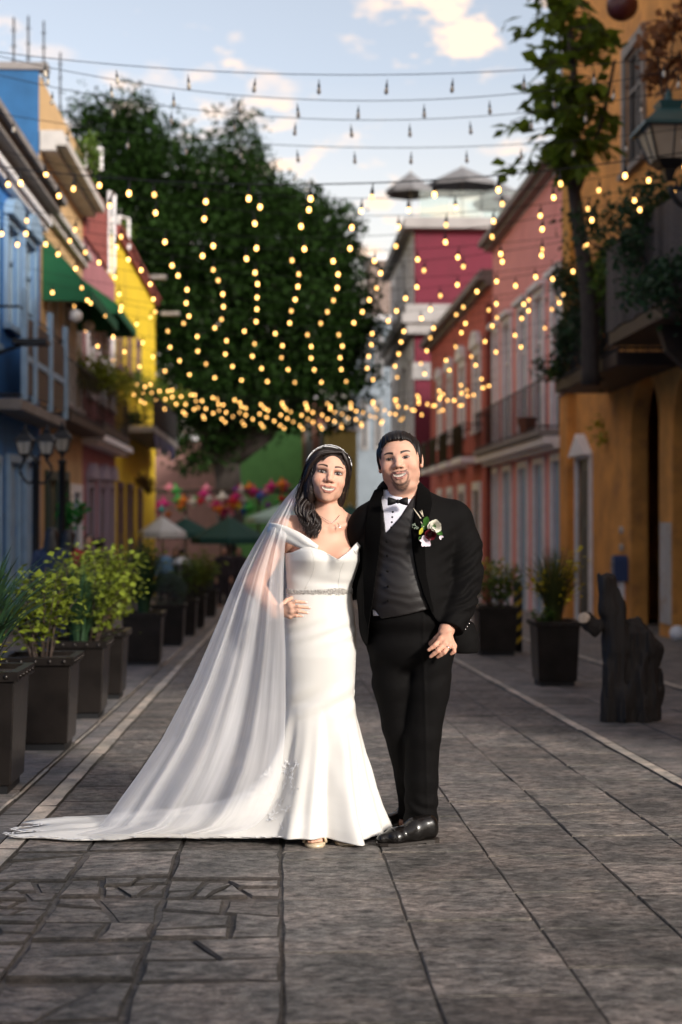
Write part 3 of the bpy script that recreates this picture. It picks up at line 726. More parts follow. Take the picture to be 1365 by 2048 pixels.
# ---------------------------------------------------------------- right side of the street
orange = paint('burnt orange wall paint', (0.66, 0.29, 0.065), (0.36, 0.15, .05), var=.24, dscale=1.8)
old_w = paint('flaking white paint', (.50, .46, .42), (.38, .20, .09), dscale=5)
O = House('town_house', XR, -1, 12.0, YR(1134), 13.0, orange, 'burnt orange arcaded house with dark wooden balcony')
# arcade arches
def arch_hole(H, ya, yb, zs_, name='arch'):
    """opening with a round head: rectangular hole plus corner spandrels"""
    r_ = (yb - ya) / 2; H.hole(ya, yb, H.z0, zs_ + r_); yc = (ya + yb) / 2
    for s in (-1, 1):
        pts = [(yc + s * r_, zs_), (yc + s * r_, zs_ + r_)] + [(yc + s * r_ * math.sin(t), zs_ + r_ * math.cos(t)) for t in np.linspace(0, math.pi / 2, 9)]
        mb = MB(); mb.prism(pts, 0, *sorted((H.x(-.30), H.x(-.004)))); mb.build('spandrel', H.m, H.root)
arch_hole(O, YR(1319), YR(1262), ZR(1290, 860)); arch_hole(O, YR(1425), YR(1346), ZR(1385, 860)); arch_hole(O, YR(1600), YR(1480), ZR(1540, 860))
O.window(YR(1184), YR(1158), O.z0, ZR(1170, 918), trim_w, door=mat('charcoal door', (.02, .02, .024), .5), sill=False, ped=None, sw=.10)
O.window(YR(1290), YR(1255), ZR(1272, 330), ZR(1272, 95), trim_g, glass, sw=.15)
O.wall(.3)
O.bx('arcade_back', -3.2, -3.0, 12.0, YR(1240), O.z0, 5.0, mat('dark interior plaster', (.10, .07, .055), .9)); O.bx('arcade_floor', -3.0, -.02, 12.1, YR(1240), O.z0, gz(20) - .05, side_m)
mb = MB(); yc = (YR(1184) + YR(1158)) / 2; mb.prism([(yc - .75, ZR(1170, 912)), (yc + .75, ZR(1170, 912)), (yc, ZR(1170, 868))], 0, *sorted((O.x(.01), O.x(.2)))); mb.build('pediment', trim_w, O.root)
O.bx('white_patch', .003, .02, YR(1344), YR(1322), gz(22) + .2, ZR(1333, 1045), old_w)
O.bx('corner_pilaster', .003, .16, YR(1150), YR(1134) - .02, O.z0, ZR(1142, 790), orange); O.bx('pilaster_cap', .003, .26, YR(1152), YR(1134) - .01, ZR(1142, 788), ZR(1142, 770), trim_w)
O.bx('corner_strip', .003, .10, YR(1150), YR(1134) - .02, ZR(1142, 765), 12.9, paint('golden ochre paint', (.55, .27, .05)))
mb = MB()
for z_ in (ZR(1250, 1095), ZR(1250, 1060)):
    for dy in (0, .14): mb.ell((O.x(.01), YR(1246) + dy, z_), (.02, .07, .07), 8, 5)
tag(mb.build('bare_plaster_patch', old_w, O.root), kind='stuff')
# plank balcony
pzt, pzb = 5.30, 4.15; PX = 1.2
bal = O.bx('balcony', .003, PX - .02, 14.5, 21.3, pzb - .32, pzb - .12, dark_wood)
y = 14.52
while y < 21.25: O.bx('plank', PX - .05, PX, y, y + .235, pzb - .1 + rs.uniform(-.04, .02), pzt + rs.uniform(-.04, .03), grey_wood, bal); y += .245
for i in range(5): O.bx('plank', .05 + i * .22, .26 + i * .22, 21.26, 21.30, pzb - .1 + rs.uniform(-.03, .02), pzt + rs.uniform(-.04, .03), grey_wood, bal)
for yy in (15.2, 17.2, 19.2): mb = MB(); mb.prism([(O.x(.003), pzb - 1.5), (O.x(.003), pzb - .33), (O.x(PX - .2), pzb - .33), (O.x(PX - .3), pzb - .65)], 1, yy - .09, yy + .09); mb.build('bracket', dark_wood, bal)
bal2 = O.balcony(21.6, 26.4, ZR(1165, 790) + .05, 1.0, 1.0, dark_wood, slab_t=.22)
pink = paint('salmon pink wall paint', (0.82, 0.33, 0.31), (.72, .27, .25), var=.06)
Pk = House('town_house', XR, -1, YR(1134), YR(986), 8.9, pink, 'salmon pink house with four tall white balcony doors')
rose = paint('deep rose lower wall paint', (.38, .055, .085), (.55, .40, .40), dscale=3)
wz = ZR(1128, 859)
for a, b in ((1108, 1130), (1072, 1090), (1041, 1057), (1010, 1024), (990, 998)):
    ya, yb = YR(b), YR(a); Pk.window(ya, yb, wz + .03, 6.45, trim_w, glass_l, ped='flat', sw=.13, sill=False, mull=1)
    Pk.window(ya, yb, Pk.z0, 2.50, trim_w, door=pale_blue, sill=False, ped=None, sw=.13)
Pk.wall()
Pk.cornice(8.9, [(.25, .10), (.42, .16), (.30, .08)], trim_g)
Pk.bx('lower_wall_band', .003, .012, YR(1131), YR(989), Pk.z0, 2.6, rose) if False else None
Pk.balcony(YR(1134) + .1, YR(986) - .1, wz, .6, 1.05, trim_g, slab_t=.14, step=.26); Pk.cornice(wz - .42, [(.3, .10), (.5, .16)], trim_w, 'ledge')
mb = MB(); mb.lathe([(.16, 0), (.22, .3), (.25, .34), (.22, .36)], (Pk.x(.5), YR(1098), wz + .02), 14); tag(mb.build('flower_pot', mat('terracotta pot', (.16, .06, .035), .8), None), 'terracotta flower pot on the pink house balcony', 'pot')
pipe = MB(); pipe.tube([(XR - .12, YR(986), Pk.z0), (XR - .12, YR(986), 7.4)], .09, 8); pipe.build('downpipe', brick, Pk.root)
red = paint('brick red facade paint', (.50, .12, .09), (.40, .085, .065))
Rd = House('town_house', XR, -1, YR(986), YR(862), 7.95, red, 'brick red house with arched white window heads and small balconies')
for a, b in ((950, 962), (921, 931), (898, 906), (879, 885)):
    ya, yb = YR(b), YR(a); Rd.window(ya, yb, ZR(930, 872), ZR(925, 735), trim_w, glass_l, ped='arch', sw=.18); Rd.window(ya, yb, Rd.z0, ZR(925, 985), trim_w, door=mat('grey plank door', (.12, .11, .11), .7), sill=False, sw=.2)
    Rd.balcony(ya - .5, yb + .5, ZR(930, 925), .7, 1.0, trim_w)
Rd.wall(); Rd.cornice(7.95, [(.2, .15), (.45, .2), (.35, .1)], trim_g)
mag = paint('deep magenta wall paint', (.115, .008, .024), (.085, .007, .018), var=.05)
stone_w = mat('grey white stucco moulding', (.28, .27, .27), .8, var=.15, vscale=1)
YM = 60.5
Mg = House('town_house', XR - .3, -1, YM, YM + 13, 13.6, mag, 'deep magenta house with white-framed street front and roof terrace', depth=9)
for k in range(4):
    Mg.window(YM + 1.0 + 3 * k, YM + 2.6 + 3 * k, 10.6, 13.0, trim_w, glass_l, sw=.6); Mg.window(YM + 1.0 + 3 * k, YM + 2.6 + 3 * k, 4.2, 8.2, trim_w, glass_l, sw=.6); Mg.window(YM + 1.0 + 3 * k, YM + 2.6 + 3 * k, Mg.z0, 1.6, trim_w, glass_l, sw=.5, sill=False)
Mg.wall()
mb = MB(); mb.box(XR - .8, XR + 9.2, YM - .45, YM + 13.3, 13.6, 14.05); mb.build('cornice', stone_w, Mg.root)
mb = MB(); mb.box(XR - .9, XR + 4.2, YM - .55, YM + 13.2, 9.55, 9.95); mb.box(XR - .7, XR + 4.0, YM - .4, YM + 13, 9.1, 9.549); mb.box(XR - .75, XR + 4.1, YM - .45, YM + 13.1, 9.951, 10.35); mb.build('ledge', stone_w, Mg.root)
mb = MB(); mb.box(XR - .42, XR + 1.4, YM - .12, YM - .003, 7.2, 7.9); mb.build('sign_board', stone_w, Mg.root)
rail = mat('greenish terrace glass', (.80, .92, .88), .03, spec=.6, trans=.85)
for k in range(6): mb = MB(); mb.box(XR - .1 + k * 1.35, XR + 1.2 + k * 1.35, YM + .1, YM + .13, 14.06, 15.3); mb.build('terrace_pane', rail, Mg.root)
grey_cv = mat('grey sun canvas', (.16, .16, .17), .85); 
def parasol(base, h, r_, drop, m, label, group=None, n=8, name='parasol'):
    t = thing(name, tuple(base), label, 'umbrella', group); mb = MB()
    V = [(0, 0, h)] + [(r_ * math.cos(2 * math.pi * k / n), r_ * math.sin(2 * math.pi * k / n), h - drop) for k in range(n)] + [(r_ * math.cos(2 * math.pi * k / n), r_ * math.sin(2 * math.pi * k / n), h - drop - .18) for k in range(n)]
    mb.add([(0, 0, h - .04)] + V[1:1 + n], [(0, (k + 1) % n + 1, k + 1) for k in range(n)]); mb.add(V, [(0, k + 1, (k + 1) % n + 1) for k in range(n)] + [(k + 1, k + 1 + n, (k + 1) % n + 1 + n, (k + 1) % n + 1) for k in range(n)])
    mb.build('canopy', m, t, world=False); mb = MB(); mb.tube([(0, 0, 0), (0, 0, h + .06)], .035, 8); mb.build('pole', mat('pale pole', (.45, .42, .38), .5), t, world=False)
    mb = MB(); mb.lathe([(.3, 0), (.3, .06), (.06, .1)], n=12); mb.build('base', iron, t, world=False)
    for k in range(n):
        mb = MB(); a = 2 * math.pi * k / n; mb.tube([(0, 0, h - .06), (r_ * .98 * math.cos(a), r_ * .98 * math.sin(a), h - drop - .03)], .012, 4); mb.build('rib', iron, t, world=False)
    return t
for px, py, r_, dY, lab in ((822, 343, 1.0, 1.6, 'small grey parasol at the corner of the roof terrace'), (925, 333, 1.55, 2.0, 'large grey parasol in the middle of the roof terrace'), (1006, 366, 1.2, 1.2, 'low grey parasol at the far side of the roof terrace')):
    p = at_y(px, py, YM + dY); parasol((p[0], p[1], 14.05), p[2] - 14.05, r_ * 1.1, .85, grey_cv, lab)

# ---------------------------------------------------------------- the far end of the street
def far_block(name, px0, px1, pyt, Y, m, lab, wins=(), depth=6):
    a, b = at_y(px0, pyt, Y), at_y(px1, pyt, Y); z0 = gz(Y) - 1
    r = thing(name, ((a[0] + b[0]) / 2, Y, gz(Y)), lab, 'house'); mb = MB(); mb.box(a[0], b[0], Y, Y + depth, z0, a[2]); mb.build('wall', m, r)
    mb = MB(); mb.box(a[0] - .15, b[0] + .15, Y - .15, Y + depth + .1, a[2] + .002, a[2] + .3); mb.build('cornice', trim_w, r)
    for (u0, v0, u1, v1) in wins:
        c, d = at_y(u0, v0, Y), at_y(u1, v1, Y); mb = MB(); mb.box(c[0], d[0], Y - .10, Y - .003, d[2], c[2]); w_ = mb.build('window', stone_w, r)
        mb = MB(); e = .18; mb.box(c[0] + e, d[0] - e, Y - .14, Y - .101, d[2] + e, c[2] - e); mb.build('pane', glass, w_)
far_block('town_house', 470, 605, 845, 86, paint('leaf green wall paint', (.10, .26, .07)), 'leaf green house seen beneath the big tree')
far_block('town_house', 605, 660, 800, 88, paint('far terracotta paint', (.30, .13, .10)), 'terracotta house beyond the green one', ((612, 850, 625, 950), (640, 850, 652, 950)))
far_block('town_house', 712, 800, 640, 90, paint('pale grey blue wall paint', (.20, .24, .28)), 'tall pale grey house closing the street', ((722, 670, 738, 760), (750, 670, 766, 760), (722, 800, 738, 900), (750, 800, 766, 900)))
far_block('town_house', 300, 470, 880, 92, paint('far dusty pink paint', (.30, .16, .14)), 'dusty pink house far behind the market stalls')
far_block('town_house', 655, 715, 860, 82, paint('mustard wall paint', (.26, .19, .05)), 'narrow mustard coloured house beside the pale grey one')
far_block('town_house', 740, 800, 520, 110, paint('far brown paint', (.20, .15, .13)), 'brown house showing above the far roofs')
# ================================================================== planters and plants
bronze = mat('dark bronze sheet metal', (0.020, 0.016, 0.014), 0.30, 0.55, var=0.35, vscale=5, bump=0.002, bscale=12)
soil = mat('dark potting soil', (0.02, 0.014, 0.010), 0.95, bump=.01)
def planter(loc, h=0.60, a0=0.185, a1=0.215, label='', group='bronze planters along the carriageway'):
    t = thing('planter', loc, label, 'planter', group); mb = MB(); wl_ = 0.02
    mb.frustum(0, 0, 0.05, h - .05, a0, a0, a1 - .012, a1 - .012); mb.build('box', bronze, t, world=False, bevel=.006)
    mb = MB(); e = a1 + .012
    mb.box(-e, e, -e, -e + .045, h - .049, h); mb.box(-e, e, e - .045, e, h - .049, h); mb.box(-e, -e + .045, -e + .046, e - .046, h - .049, h); mb.box(e - .045, e, -e + .046, e - .046, h - .049, h); rim = mb.build('rim', bronze, t, world=False)
    mb = MB()
    for k in range(5):
        o = -a1 + .05 + k * (2 * a1 - .1) / 4
        for s in (-1, 1): mb.ell((s * (e + .001), o, h - .026), (.010, .014, .014), 7, 5); mb.ell((o, s * (e + .001), h - .026), (.014, .010, .014), 7, 5)
    tag(mb.build('rivet', bronze, rim, smooth=True, world=False), kind='stuff')
    mb = MB(); mb.frustum(0, 0, 0.0, .049, a0 - .02, a0 - .02, a0 - .02, a0 - .02); mb.build('foot', iron, t, world=False)
    mb = MB(); mb.box(-a1 + .03, a1 - .03, -a1 + .03, a1 - .03, h - .06, h - .03); mb.build('soil', soil, t, world=False)
    return t
def leafquad(V, Fc, p, d, n, l, w_, fold=.15):
    d = d / (np.linalg.norm(d) + 1e-9); e = np.cross(d, n); e /= np.linalg.norm(e) + 1e-9; n = np.cross(e, d)
    o = len(V); V += [p, p + d * l * .45 + e * w_ + n * fold * w_, p + d * l, p + d * l * .45 - e * w_ + n * fold * w_, p + d * l * .45]
    Fc += [(o, o + 1, o + 4), (o + 1, o + 2, o + 4), (o + 2, o + 3, o + 4), (o + 3, o, o + 4)]
def plant(loc, label, kind, h, r_, mleaf, n, rnd, leaf=(0.05, 0.02), group=None, extra=None, name='shrub', cat='plant'):
    """bush: stems with leaves; grass: arching blades; ball: clipped dome"""
    t = thing(name, tuple(loc), label, cat, group); rg = np.random.default_rng(rnd); V, Fc = [], []; st = MB()
    if kind == 'bush':
        for _ in range(max(5, n // 45)):
            a = rg.uniform(0, 6.28); lean = rg.uniform(.1, 1) ** .7; top = np.array((math.cos(a) * r_ * lean, math.sin(a) * r_ * lean, h * rg.uniform(.62, 1.05) * (1 - .25 * lean ** 2)))
            base = np.array((math.cos(a) * .05, math.sin(a) * .05, -.04)); mid = (base + top) / 2 + np.array((0, 0, .12 * h)) ; P = catmull([base, mid, top], 12)
            st.tube(P, list(np.linspace(.007, .0025, 12)), 4)
            for q in range(45):
                i = rg.uniform(.22, 1) ** .8 * 11; p = P[min(11, int(i))] + rg.normal(0, r_ * .17, 3); d = rg.normal(0, 1, 3); d[2] = abs(d[2]) * .5 - .15; s = rg.uniform(.6, 1.25)
                leafquad(V, Fc, p, d, np.array((rg.normal(0, .5), rg.normal(0, .5), 1.0)), leaf[0] * s, leaf[1] * s)
    elif kind == 'grass':
        for _ in range(n):
            a = rg.uniform(0, 6.28); b0 = rg.uniform(0, .6) * r_ * .35; L_ = h * rg.uniform(.55, 1.12); out_ = rg.uniform(.05, 1.0) * r_ * 1.3
            m = 7; e = np.array((-math.sin(a), math.cos(a), 0)); o = len(V)
            for i in range(m):
                tt = i / (m - 1); p = np.array((math.cos(a) * (b0 + out_ * tt ** 1.8), math.sin(a) * (b0 + out_ * tt ** 1.8), L_ * (tt - .18 * tt ** 3 * (out_ / r_)))); ww = leaf[1] * (1 - tt) ** .6 + .0004
                V += [p - e * ww, p + e * ww]
            Fc += [(o + 2 * i, o + 2 * i + 1, o + 2 * i + 3, o + 2 * i + 2) for i in range(m - 1)]
    elif kind == 'ball':
        for _ in range(n):
            d = rg.normal(0, 1, 3); d /= np.linalg.norm(d); d[2] = abs(d[2]) if rg.random() < .75 else d[2]; p = d * r_ * rg.uniform(.82, 1.0) + np.array((0, 0, h * .5)); leafquad(V, Fc, p, d + rg.normal(0, .5, 3), rg.normal(0, 1, 3), leaf[0], leaf[1])
        st.tube([(0, 0, -.04), (0, 0, h * .5)], .02, 5)
    mesh_np('foliage', np.array(V), Fc, mleaf, t, world=False)
    if st.v: st.build('stem', dark_wood, t, world=False)
    if extra: extra(t, rg)
    return t
L_yel = leafmat('yellow green leaves', (0.155, 0.195, 0.018)); L_mid = leafmat('mid green leaves', (0.085, 0.15, 0.022)); L_drk = leafmat('dark green blades', (0.022, 0.055, 0.022), .4, .2)
L_gry = leafmat('grey green leaves', (0.085, 0.12, 0.09)); L_lime = leafmat('lime leaves', (0.34, 0.32, 0.03)); L_dead = leafmat('dry blades', (.12, .075, .03))
def gpt(px, py): p = on_ground(px, py); return p
def corner_planter(px, py, h, lab, sx=-1, a=.20):
    """px,py is the photo pixel of the bottom corner nearest camera and street"""
    p = gpt(px, py); c = (p[0] + sx * a, p[1] + a, gz(p[1] + a)); return planter(c, h, a - .015, a + .02, lab), c
PL = [(26, 1590, .64, 'tapered bronze planter holding tall dark sword-leaved grass', .215), (139, 1502, .60, 'bronze planter holding an airy round-leaved shrub', .21), (206, 1438, .60, 'bronze planter holding fine dark grass', .21), (246, 1399, .60, 'bronze planter holding the fullest lime green shrub', .21),
      (322, 1331, .62, 'bronze planter just beyond the lime shrub with a dark feathery plant', .22), (367, 1292, .60, 'bronze planter holding a grey-green clipped ball', .22), (392, 1272, .60, 'bronze planter right behind the grey-green ball', .22), (410, 1256, .60, 'bronze planter holding a soft yellow-green bush', .22), (433, 1234, .60, 'bronze planter holding a mid green bush, last of its row', .22)]
pcs = []
for px, py, h, lab, a in PL: t, c = corner_planter(px, py, h, lab, -1, a); pcs.append((c, h))
def top(i): c, h = pcs[i]; return (c[0], c[1], c[2] + h - .03)
plant(top(0), 'tall dark sword-leaved grass in the tapered planter', 'grass', .68, .42, L_drk, 260, 1, (.1, .013), name='grass_plant')
plant((top(0)[0] + .05, top(0)[1] - .02, top(0)[2]), 'small yellow shrub at the foot of the sword-leaved grass', 'bush', .22, .16, L_lime, 220, 2, (.035, .014))
plant(top(1), 'airy shrub with round yellow-green leaves on thin stems', 'bush', .60, .32, L_yel, 1000, 3, (.052, .023))
plant(top(2), 'fine dark grass between two yellow-green shrubs', 'grass', .62, .34, L_drk, 420, 4, (.1, .004), name='grass_plant')
plant((top(2)[0] + .06, top(2)[1] + .1, top(2)[2]), 'loose yellow-green shrub growing behind the fine dark grass', 'bush', .66, .36, L_yel, 1000, 5, (.052, .023))
plant(top(3), 'fullest lime green shrub of the row', 'bush', .80, .42, L_yel, 2200, 6, (.055, .024))
plant((top(3)[0] + .1, top(3)[1], top(3)[2] + .05), 'rusty undergrowth below the lime green shrub', 'bush', .30, .26, L_dead, 320, 16, (.03, .010))
plant(top(4), 'dark feathery plant beyond the lime shrub', 'grass', .85, .34, L_drk, 380, 7, (.1, .008), name='grass_plant')
plant((top(4)[0] - .1, top(4)[1] + .1, top(4)[2]), 'tall lime bush towering behind the dark feathery plant', 'bush', .95, .34, L_yel, 700, 17, (.05, .022))
plant(top(5), 'grey-green clipped ball plant', 'ball', .42, .24, L_gry, 1500, 8, (.05, .008))
plant(top(6), 'dark bushy plant behind the grey-green ball', 'bush', .8, .36, L_mid, 600, 9, (.055, .022))
plant(top(7), 'soft yellow-green bush near the far end of the row', 'bush', .95, .50, L_yel, 1300, 10, (.06, .025))
plant(top(8), 'mid green bush in the farthest planter of the left row', 'bush', .8, .42, L_mid, 700, 11, (.06, .025))
# right-hand planters
t, c = corner_planter(1076, 1373, .63, 'bronze planter beside the tree stump holding yellow-flowering spiky grass', 1, .20)
tp_ = (c[0], c[1], c[2] + .60)
plant(tp_, 'spiky grass in the planter beside the tree stump', 'grass', .78, .36, leafmat('olive blades', (.075, .085, .022)), 300, 21, (.1, .006), name='grass_plant')
plant(tp_, 'yellow-flowering sprigs rising from the spiky grass', 'bush', .72, .34, leafmat('yellow petals', (.55, .42, .02)), 420, 22, (.055, .024))
plant((c[0] - .12, c[1] - .1, c[2] + .60), 'low green herb at the rim of the planter near the stump', 'bush', .16, .14, L_mid, 160, 23, (.04, .016))
p = gpt(950, 1312); c = (p[0] + .3, p[1] + .25, gz(p[1])); planter(c, .62, .235, .26, 'bronze planter right beside the striped bollard'); plant((c[0], c[1], c[2] + .6), 'green bush with yellow tips beside the striped bollard', 'bush', .55, .46, L_mid, 900, 24, (.06, .022)); plant((c[0] + .05, c[1], c[2] + .75), 'lime sprigs above the green bush beside the bollard', 'bush', .5, .42, L_lime, 260, 25, (.06, .022))
# ---------------------------------------------------------------- litter bin with a pale lid
q = at_y(361, 1118, 24.5); bn = thing('litter_bin', (q[0], 24.5, gz(24.5)), 'dark street litter bin with a pale domed lid among the planters', 'bin'); hz_ = q[2] - gz(24.5)
mb = MB(); mb.lathe([(.11, 0), (.12, .05), (.13, hz_ - .12), (.10, hz_ - .10)], n=14); mb.build('drum', iron, bn, True, world=False)
mb = MB(); mb.lathe([(.14, hz_ - .10), (.145, hz_ - .06), (.12, hz_ - .02), (.06, hz_ + .02), (.01, hz_ + .03)], n=14); mb.build('lid', mat('pale metal lid', (.55, .55, .54), .35, .3), bn, True, world=False)
# ---------------------------------------------------------------- striped bollard
p = gpt(1036, 1303); b = thing('bollard', (p[0], p[1], gz(p[1])), 'black bollard with diagonal yellow stripes between two planters', 'bollard'); hb_ = .88; rb_ = .062
yl = mat('yellow reflective stripe', (.45, .30, .02), .5); bk = mat('black bollard paint', (.012, .012, .012), .5)
mb = MB(); mb.lathe([(rb_, 0), (rb_, hb_), (rb_ * .8, hb_ + .03), (.01, hb_ + .045)], n=16); mb.build('post', bk, b, True, world=False)
for k in range(5):
    V = []; n = 16
    for i in range(n + 1):
        a = 2 * math.pi * i / n; zc_ = .12 + k * .165 + .05 * math.cos(a); V += [((rb_ + .002) * math.cos(a), (rb_ + .002) * math.sin(a), zc_), ((rb_ + .002) * math.cos(a), (rb_ + .002) * math.sin(a), zc_ + .07)]
    mesh_np('stripe', V, [(2 * i, 2 * i + 2, 2 * i + 3, 2 * i + 1) for i in range(n)], yl, b, True, world=False)
# ---------------------------------------------------------------- hollow tree stump (blackened)
p0 = gpt(1262, 1447); Ys = p0[1] + .15
stump = thing('tree_stump', (p0[0], Ys, gz(Ys)), 'charred hollow tree stump with jagged top and pale cut branch', 'stump')
def W(px, py, d=0.0): return at_y(px, py, Ys + d)
S = SDF()
S.chain([W(1250, 1455), W(1240, 1380), W(1232, 1300), W(1222, 1220), W(1214, 1165)], [.13, .125, .115, .095, .055], .03)
S.chain([W(1292, 1455, .04), W(1300, 1380, .05), W(1296, 1300, .05), W(1275, 1250, .05)], [.11, .105, .10, .06], .03)
S.chain([W(1212, 1250, -.02), W(1196, 1256, -.05), W(1176, 1238, -.08)], [.055, .045, .040], .02)      # branch with the pale cut
S.chain([W(1222, 1330, -.04), W(1218, 1440, -.04)], [.06, .05], .02); S.chain([W(1300, 1330, .05), W(1322, 1300, .05)], [.06, .025], .03); S.chain([W(1300, 1430), W(1325, 1418)], [.05, .012], .02)
S.chain([W(1205, 1175), W(1196, 1150)], [.045, .015], .02); S.chain([W(1226, 1185), W(1228, 1158)], [.04, .012], .02)
S.chain([W(1268, 1270, .03), W(1270, 1450, .02)], [.09, .12], .03)
S.op('d', lambda x, y, z: .034 * vnoise(x * 14, y * 14, z * 3) + .018 * vnoise(x * 40, y * 40, z * 7), *BIG, 0)
zf_ = gz(Ys); S.op('&', lambda x, y, z: (zf_ + .002 - z) + 0 * x + 0 * y, *BIG, 0)
lo, hi = S.bounds(); V, Q = S.mesh(lo, hi, .0075); mesh_np('trunk', V, Q, mat('charred black wood', (.014, .010, .008), .75, var=.4, vscale=12, bump=.006, bscale=30, stretch=(3, 3, .6)), stump, True)
mb = MB(); c = np.array(W(1168, 1236, -.105)); rot = Euler((R(70), R(-25), 0)).to_matrix(); mb.ell(c, (.050, .042, .010), 14, 6, rot); mb.build('cut_face', mat('pale cut wood', (.42, .33, .25), .7, var=.25, vscale=30), stump, True)
# ---------------------------------------------------------------- wall postbox, boulder
mb = MB(); yb0 = YR(1254); pb = thing('postbox', (XR, yb0, ZR(1254, 1160)), 'small round-topped blue postbox fixed to the orange wall', 'postbox')
n = 12; hw = .13; zt_ = ZR(1254, 1110) - .13; mb.prism([(yb0 - hw, ZR(1254, 1163)), (yb0 + hw, ZR(1254, 1163)), (yb0 + hw, zt_)] + [(yb0 + hw * math.cos(t), zt_ + hw * math.sin(t)) for t in np.linspace(.2, math.pi - .2, n)] + [(yb0 - hw, zt_)], 0, XR - .26, XR - .004); mb.build('box', mat('blue enamel', (.03, .06, .16), .4), pb, bevel=.01)
mb = MB(); mb.box(XR - .275, XR - .262, yb0 - .08, yb0 + .08, zt_ - .06, zt_ - .03); mb.build('slot', iron, pb)
mb = MB(); mb.box(XR - .16, XR - .05, yb0 - .05, yb0 + .05, gz(yb0), ZR(1254, 1163) - .002); mb.build('support', trim_w, pb)
p = gpt(1356, 1281); mb = MB(); mb.ell((p[0], p[1], gz(p[1]) + .11), (.13, .13, .12), 14, 9); tag(mb.build('stone_ball', trim_w, None, True), 'round pale stone ball at the foot of the orange arcade', 'stone')

# ================================================================== street lamps
cream = mat('frosted lantern glass', (.36, .31, .24), .35, var=.06); teal = mat('teal enamel', (.006, .062, .072), .4, var=.15, vscale=3)
def lantern(t, c, s, capm, wide=1.0):
    """four-sided tapering lantern, c is its base centre"""
    x, y, z = c; w = s * wide; f = math.sqrt(2)
    mb = MB(); mb.frustum(x, y, z, z + .10 * s, .10 * w, .10 * w, .16 * w, .16 * w); mb.frustum(x, y, z - .18 * s, z - .002, .03 * w, .03 * w, .07 * w, .07 * w); L_ = mb.build('lantern', iron, t)
    mb = MB(); mb.frustum(x, y, z + .102 * s, z + .52 * s, .155 * w, .155 * w, .26 * w, .26 * w); mb.build('lantern_glass', cream, L_)
    mb = MB()
    for i in range(4):
        a = math.pi / 4 + i * math.pi / 2; mb.tube([(x + .162 * w * f * math.cos(a), y + .162 * w * f * math.sin(a), z + .09 * s), (x + .268 * w * f * math.cos(a), y + .268 * w * f * math.sin(a), z + .54 * s)], .018 * s, 5)
        b_ = i * math.pi / 2
        mb.tube([(x + .16 * w * math.cos(b_), y + .16 * w * math.sin(b_), z + .1 * s), (x + .265 * w * math.cos(b_), y + .265 * w * math.sin(b_), z + .53 * s)], .011 * s, 4)
    mb.build('lantern_frame', iron, L_)
    mb = MB(); mb.frustum(x, y, z + .525 * s, z + .57 * s, .33 * w, .33 * w, .33 * w, .33 * w); mb.frustum(x, y, z + .571 * s, z + .80 * s, .32 * w, .32 * w, .14 * w, .14 * w); mb.frustum(x, y, z + .801 * s, z + .92 * s, .10 * w, .10 * w, .13 * w, .13 * w); mb.lathe([(.09 * s, z + .921 * s), (.05 * s, z + 1.0 * s), (.055 * s, z + 1.05 * s), (.01 * s, z + 1.12 * s)], (x, y, 0), 10); mb.build('lantern_cap', capm, L_)
for k, (px, pyl, Y) in enumerate(((125, 905, 20.5), (72, 905, 19.6))):
    lab = ('black lamp post with a single lantern in front of the ochre house', 'black lamp post with scrolled arms in front of the blue house')[k]
    q = at_y(px, pyl, Y); t = thing('street_lamp', (q[0], Y, gz(Y)), lab, 'lamp'); x, y = q[0], Y; z0 = gz(Y)
    mb = MB(); mb.lathe([(.13, 0), (.13, .25), (.09, .32), (.075, .6), (.05, .7), (.048, q[2] - z0 - .16), (.07, q[2] - z0 - .14), (.05, q[2] - z0 - .1)], (x, y, z0), 12); mb.build('post', iron, t, True)
    if k == 0: lantern(t, (x, y, q[2] - .02), .42, iron)
    else:
        for s in (-1, 1):
            mb = MB(); P = catmull([(x, y, q[2] - .35), (x + s * .10, y, q[2] - .42), (x + s * .22, y, q[2] - .25), (x + s * .15, y, q[2] - .10)], 16); mb.tube(P, .02, 6); mb.tube(catmull([(x, y, q[2] - .1), (x + s * .12, y, q[2] + .02), (x + s * .16, y, q[2] - .10)], 10), .016, 6); mb.build('arm', iron, t, True)
            lantern(t, (x + s * .15, y, q[2] - .06), .40, iron)
# large teal lantern on a wall bracket
Yt = 17.0; q = at_y(1338, 340, Yt); t = thing('street_lamp', (XR, Yt, q[2]), 'large teal-capped lantern on an iron wall bracket by the plank balcony', 'lamp')
lantern(t, (q[0], Yt, q[2] + .02), .86, teal, 1.35)
mb = MB(); mb.tube(catmull([(XR - .02, Yt, q[2] - .9), (XR - .5, Yt, q[2] - .75), (q[0] + .2, Yt, q[2] - .45), (q[0], Yt, q[2] - .22)], 16), .035, 7); mb.tube([(XR - .02, Yt, q[2] - .25), (q[0], Yt, q[2] - .22)], .03, 6); mb.build('bracket', iron, t, True)
# white globe lamps on the ochre house
for px, py, Y, lab in ((152, 632, 27.6, 'white globe lamp hanging nearer the blue house'), (178, 652, 30.5, 'white globe lamp hanging below the second awning')):
    q = at_y(px, py, Y); t = thing('globe_lamp', tuple(q), lab, 'lamp'); mb = MB(); mb.ell(q, (.13, .13, .13), 14, 10); mb.build('globe', mat('white opal glass', (.7, .7, .7), .25), t, True)
    mb = MB(); mb.tube([(q[0], q[1], q[2] + .12), (q[0], q[1], q[2] + .35), (XL + .02, q[1], q[2] + .45)], .02, 6); mb.build('bracket', iron, t, True)
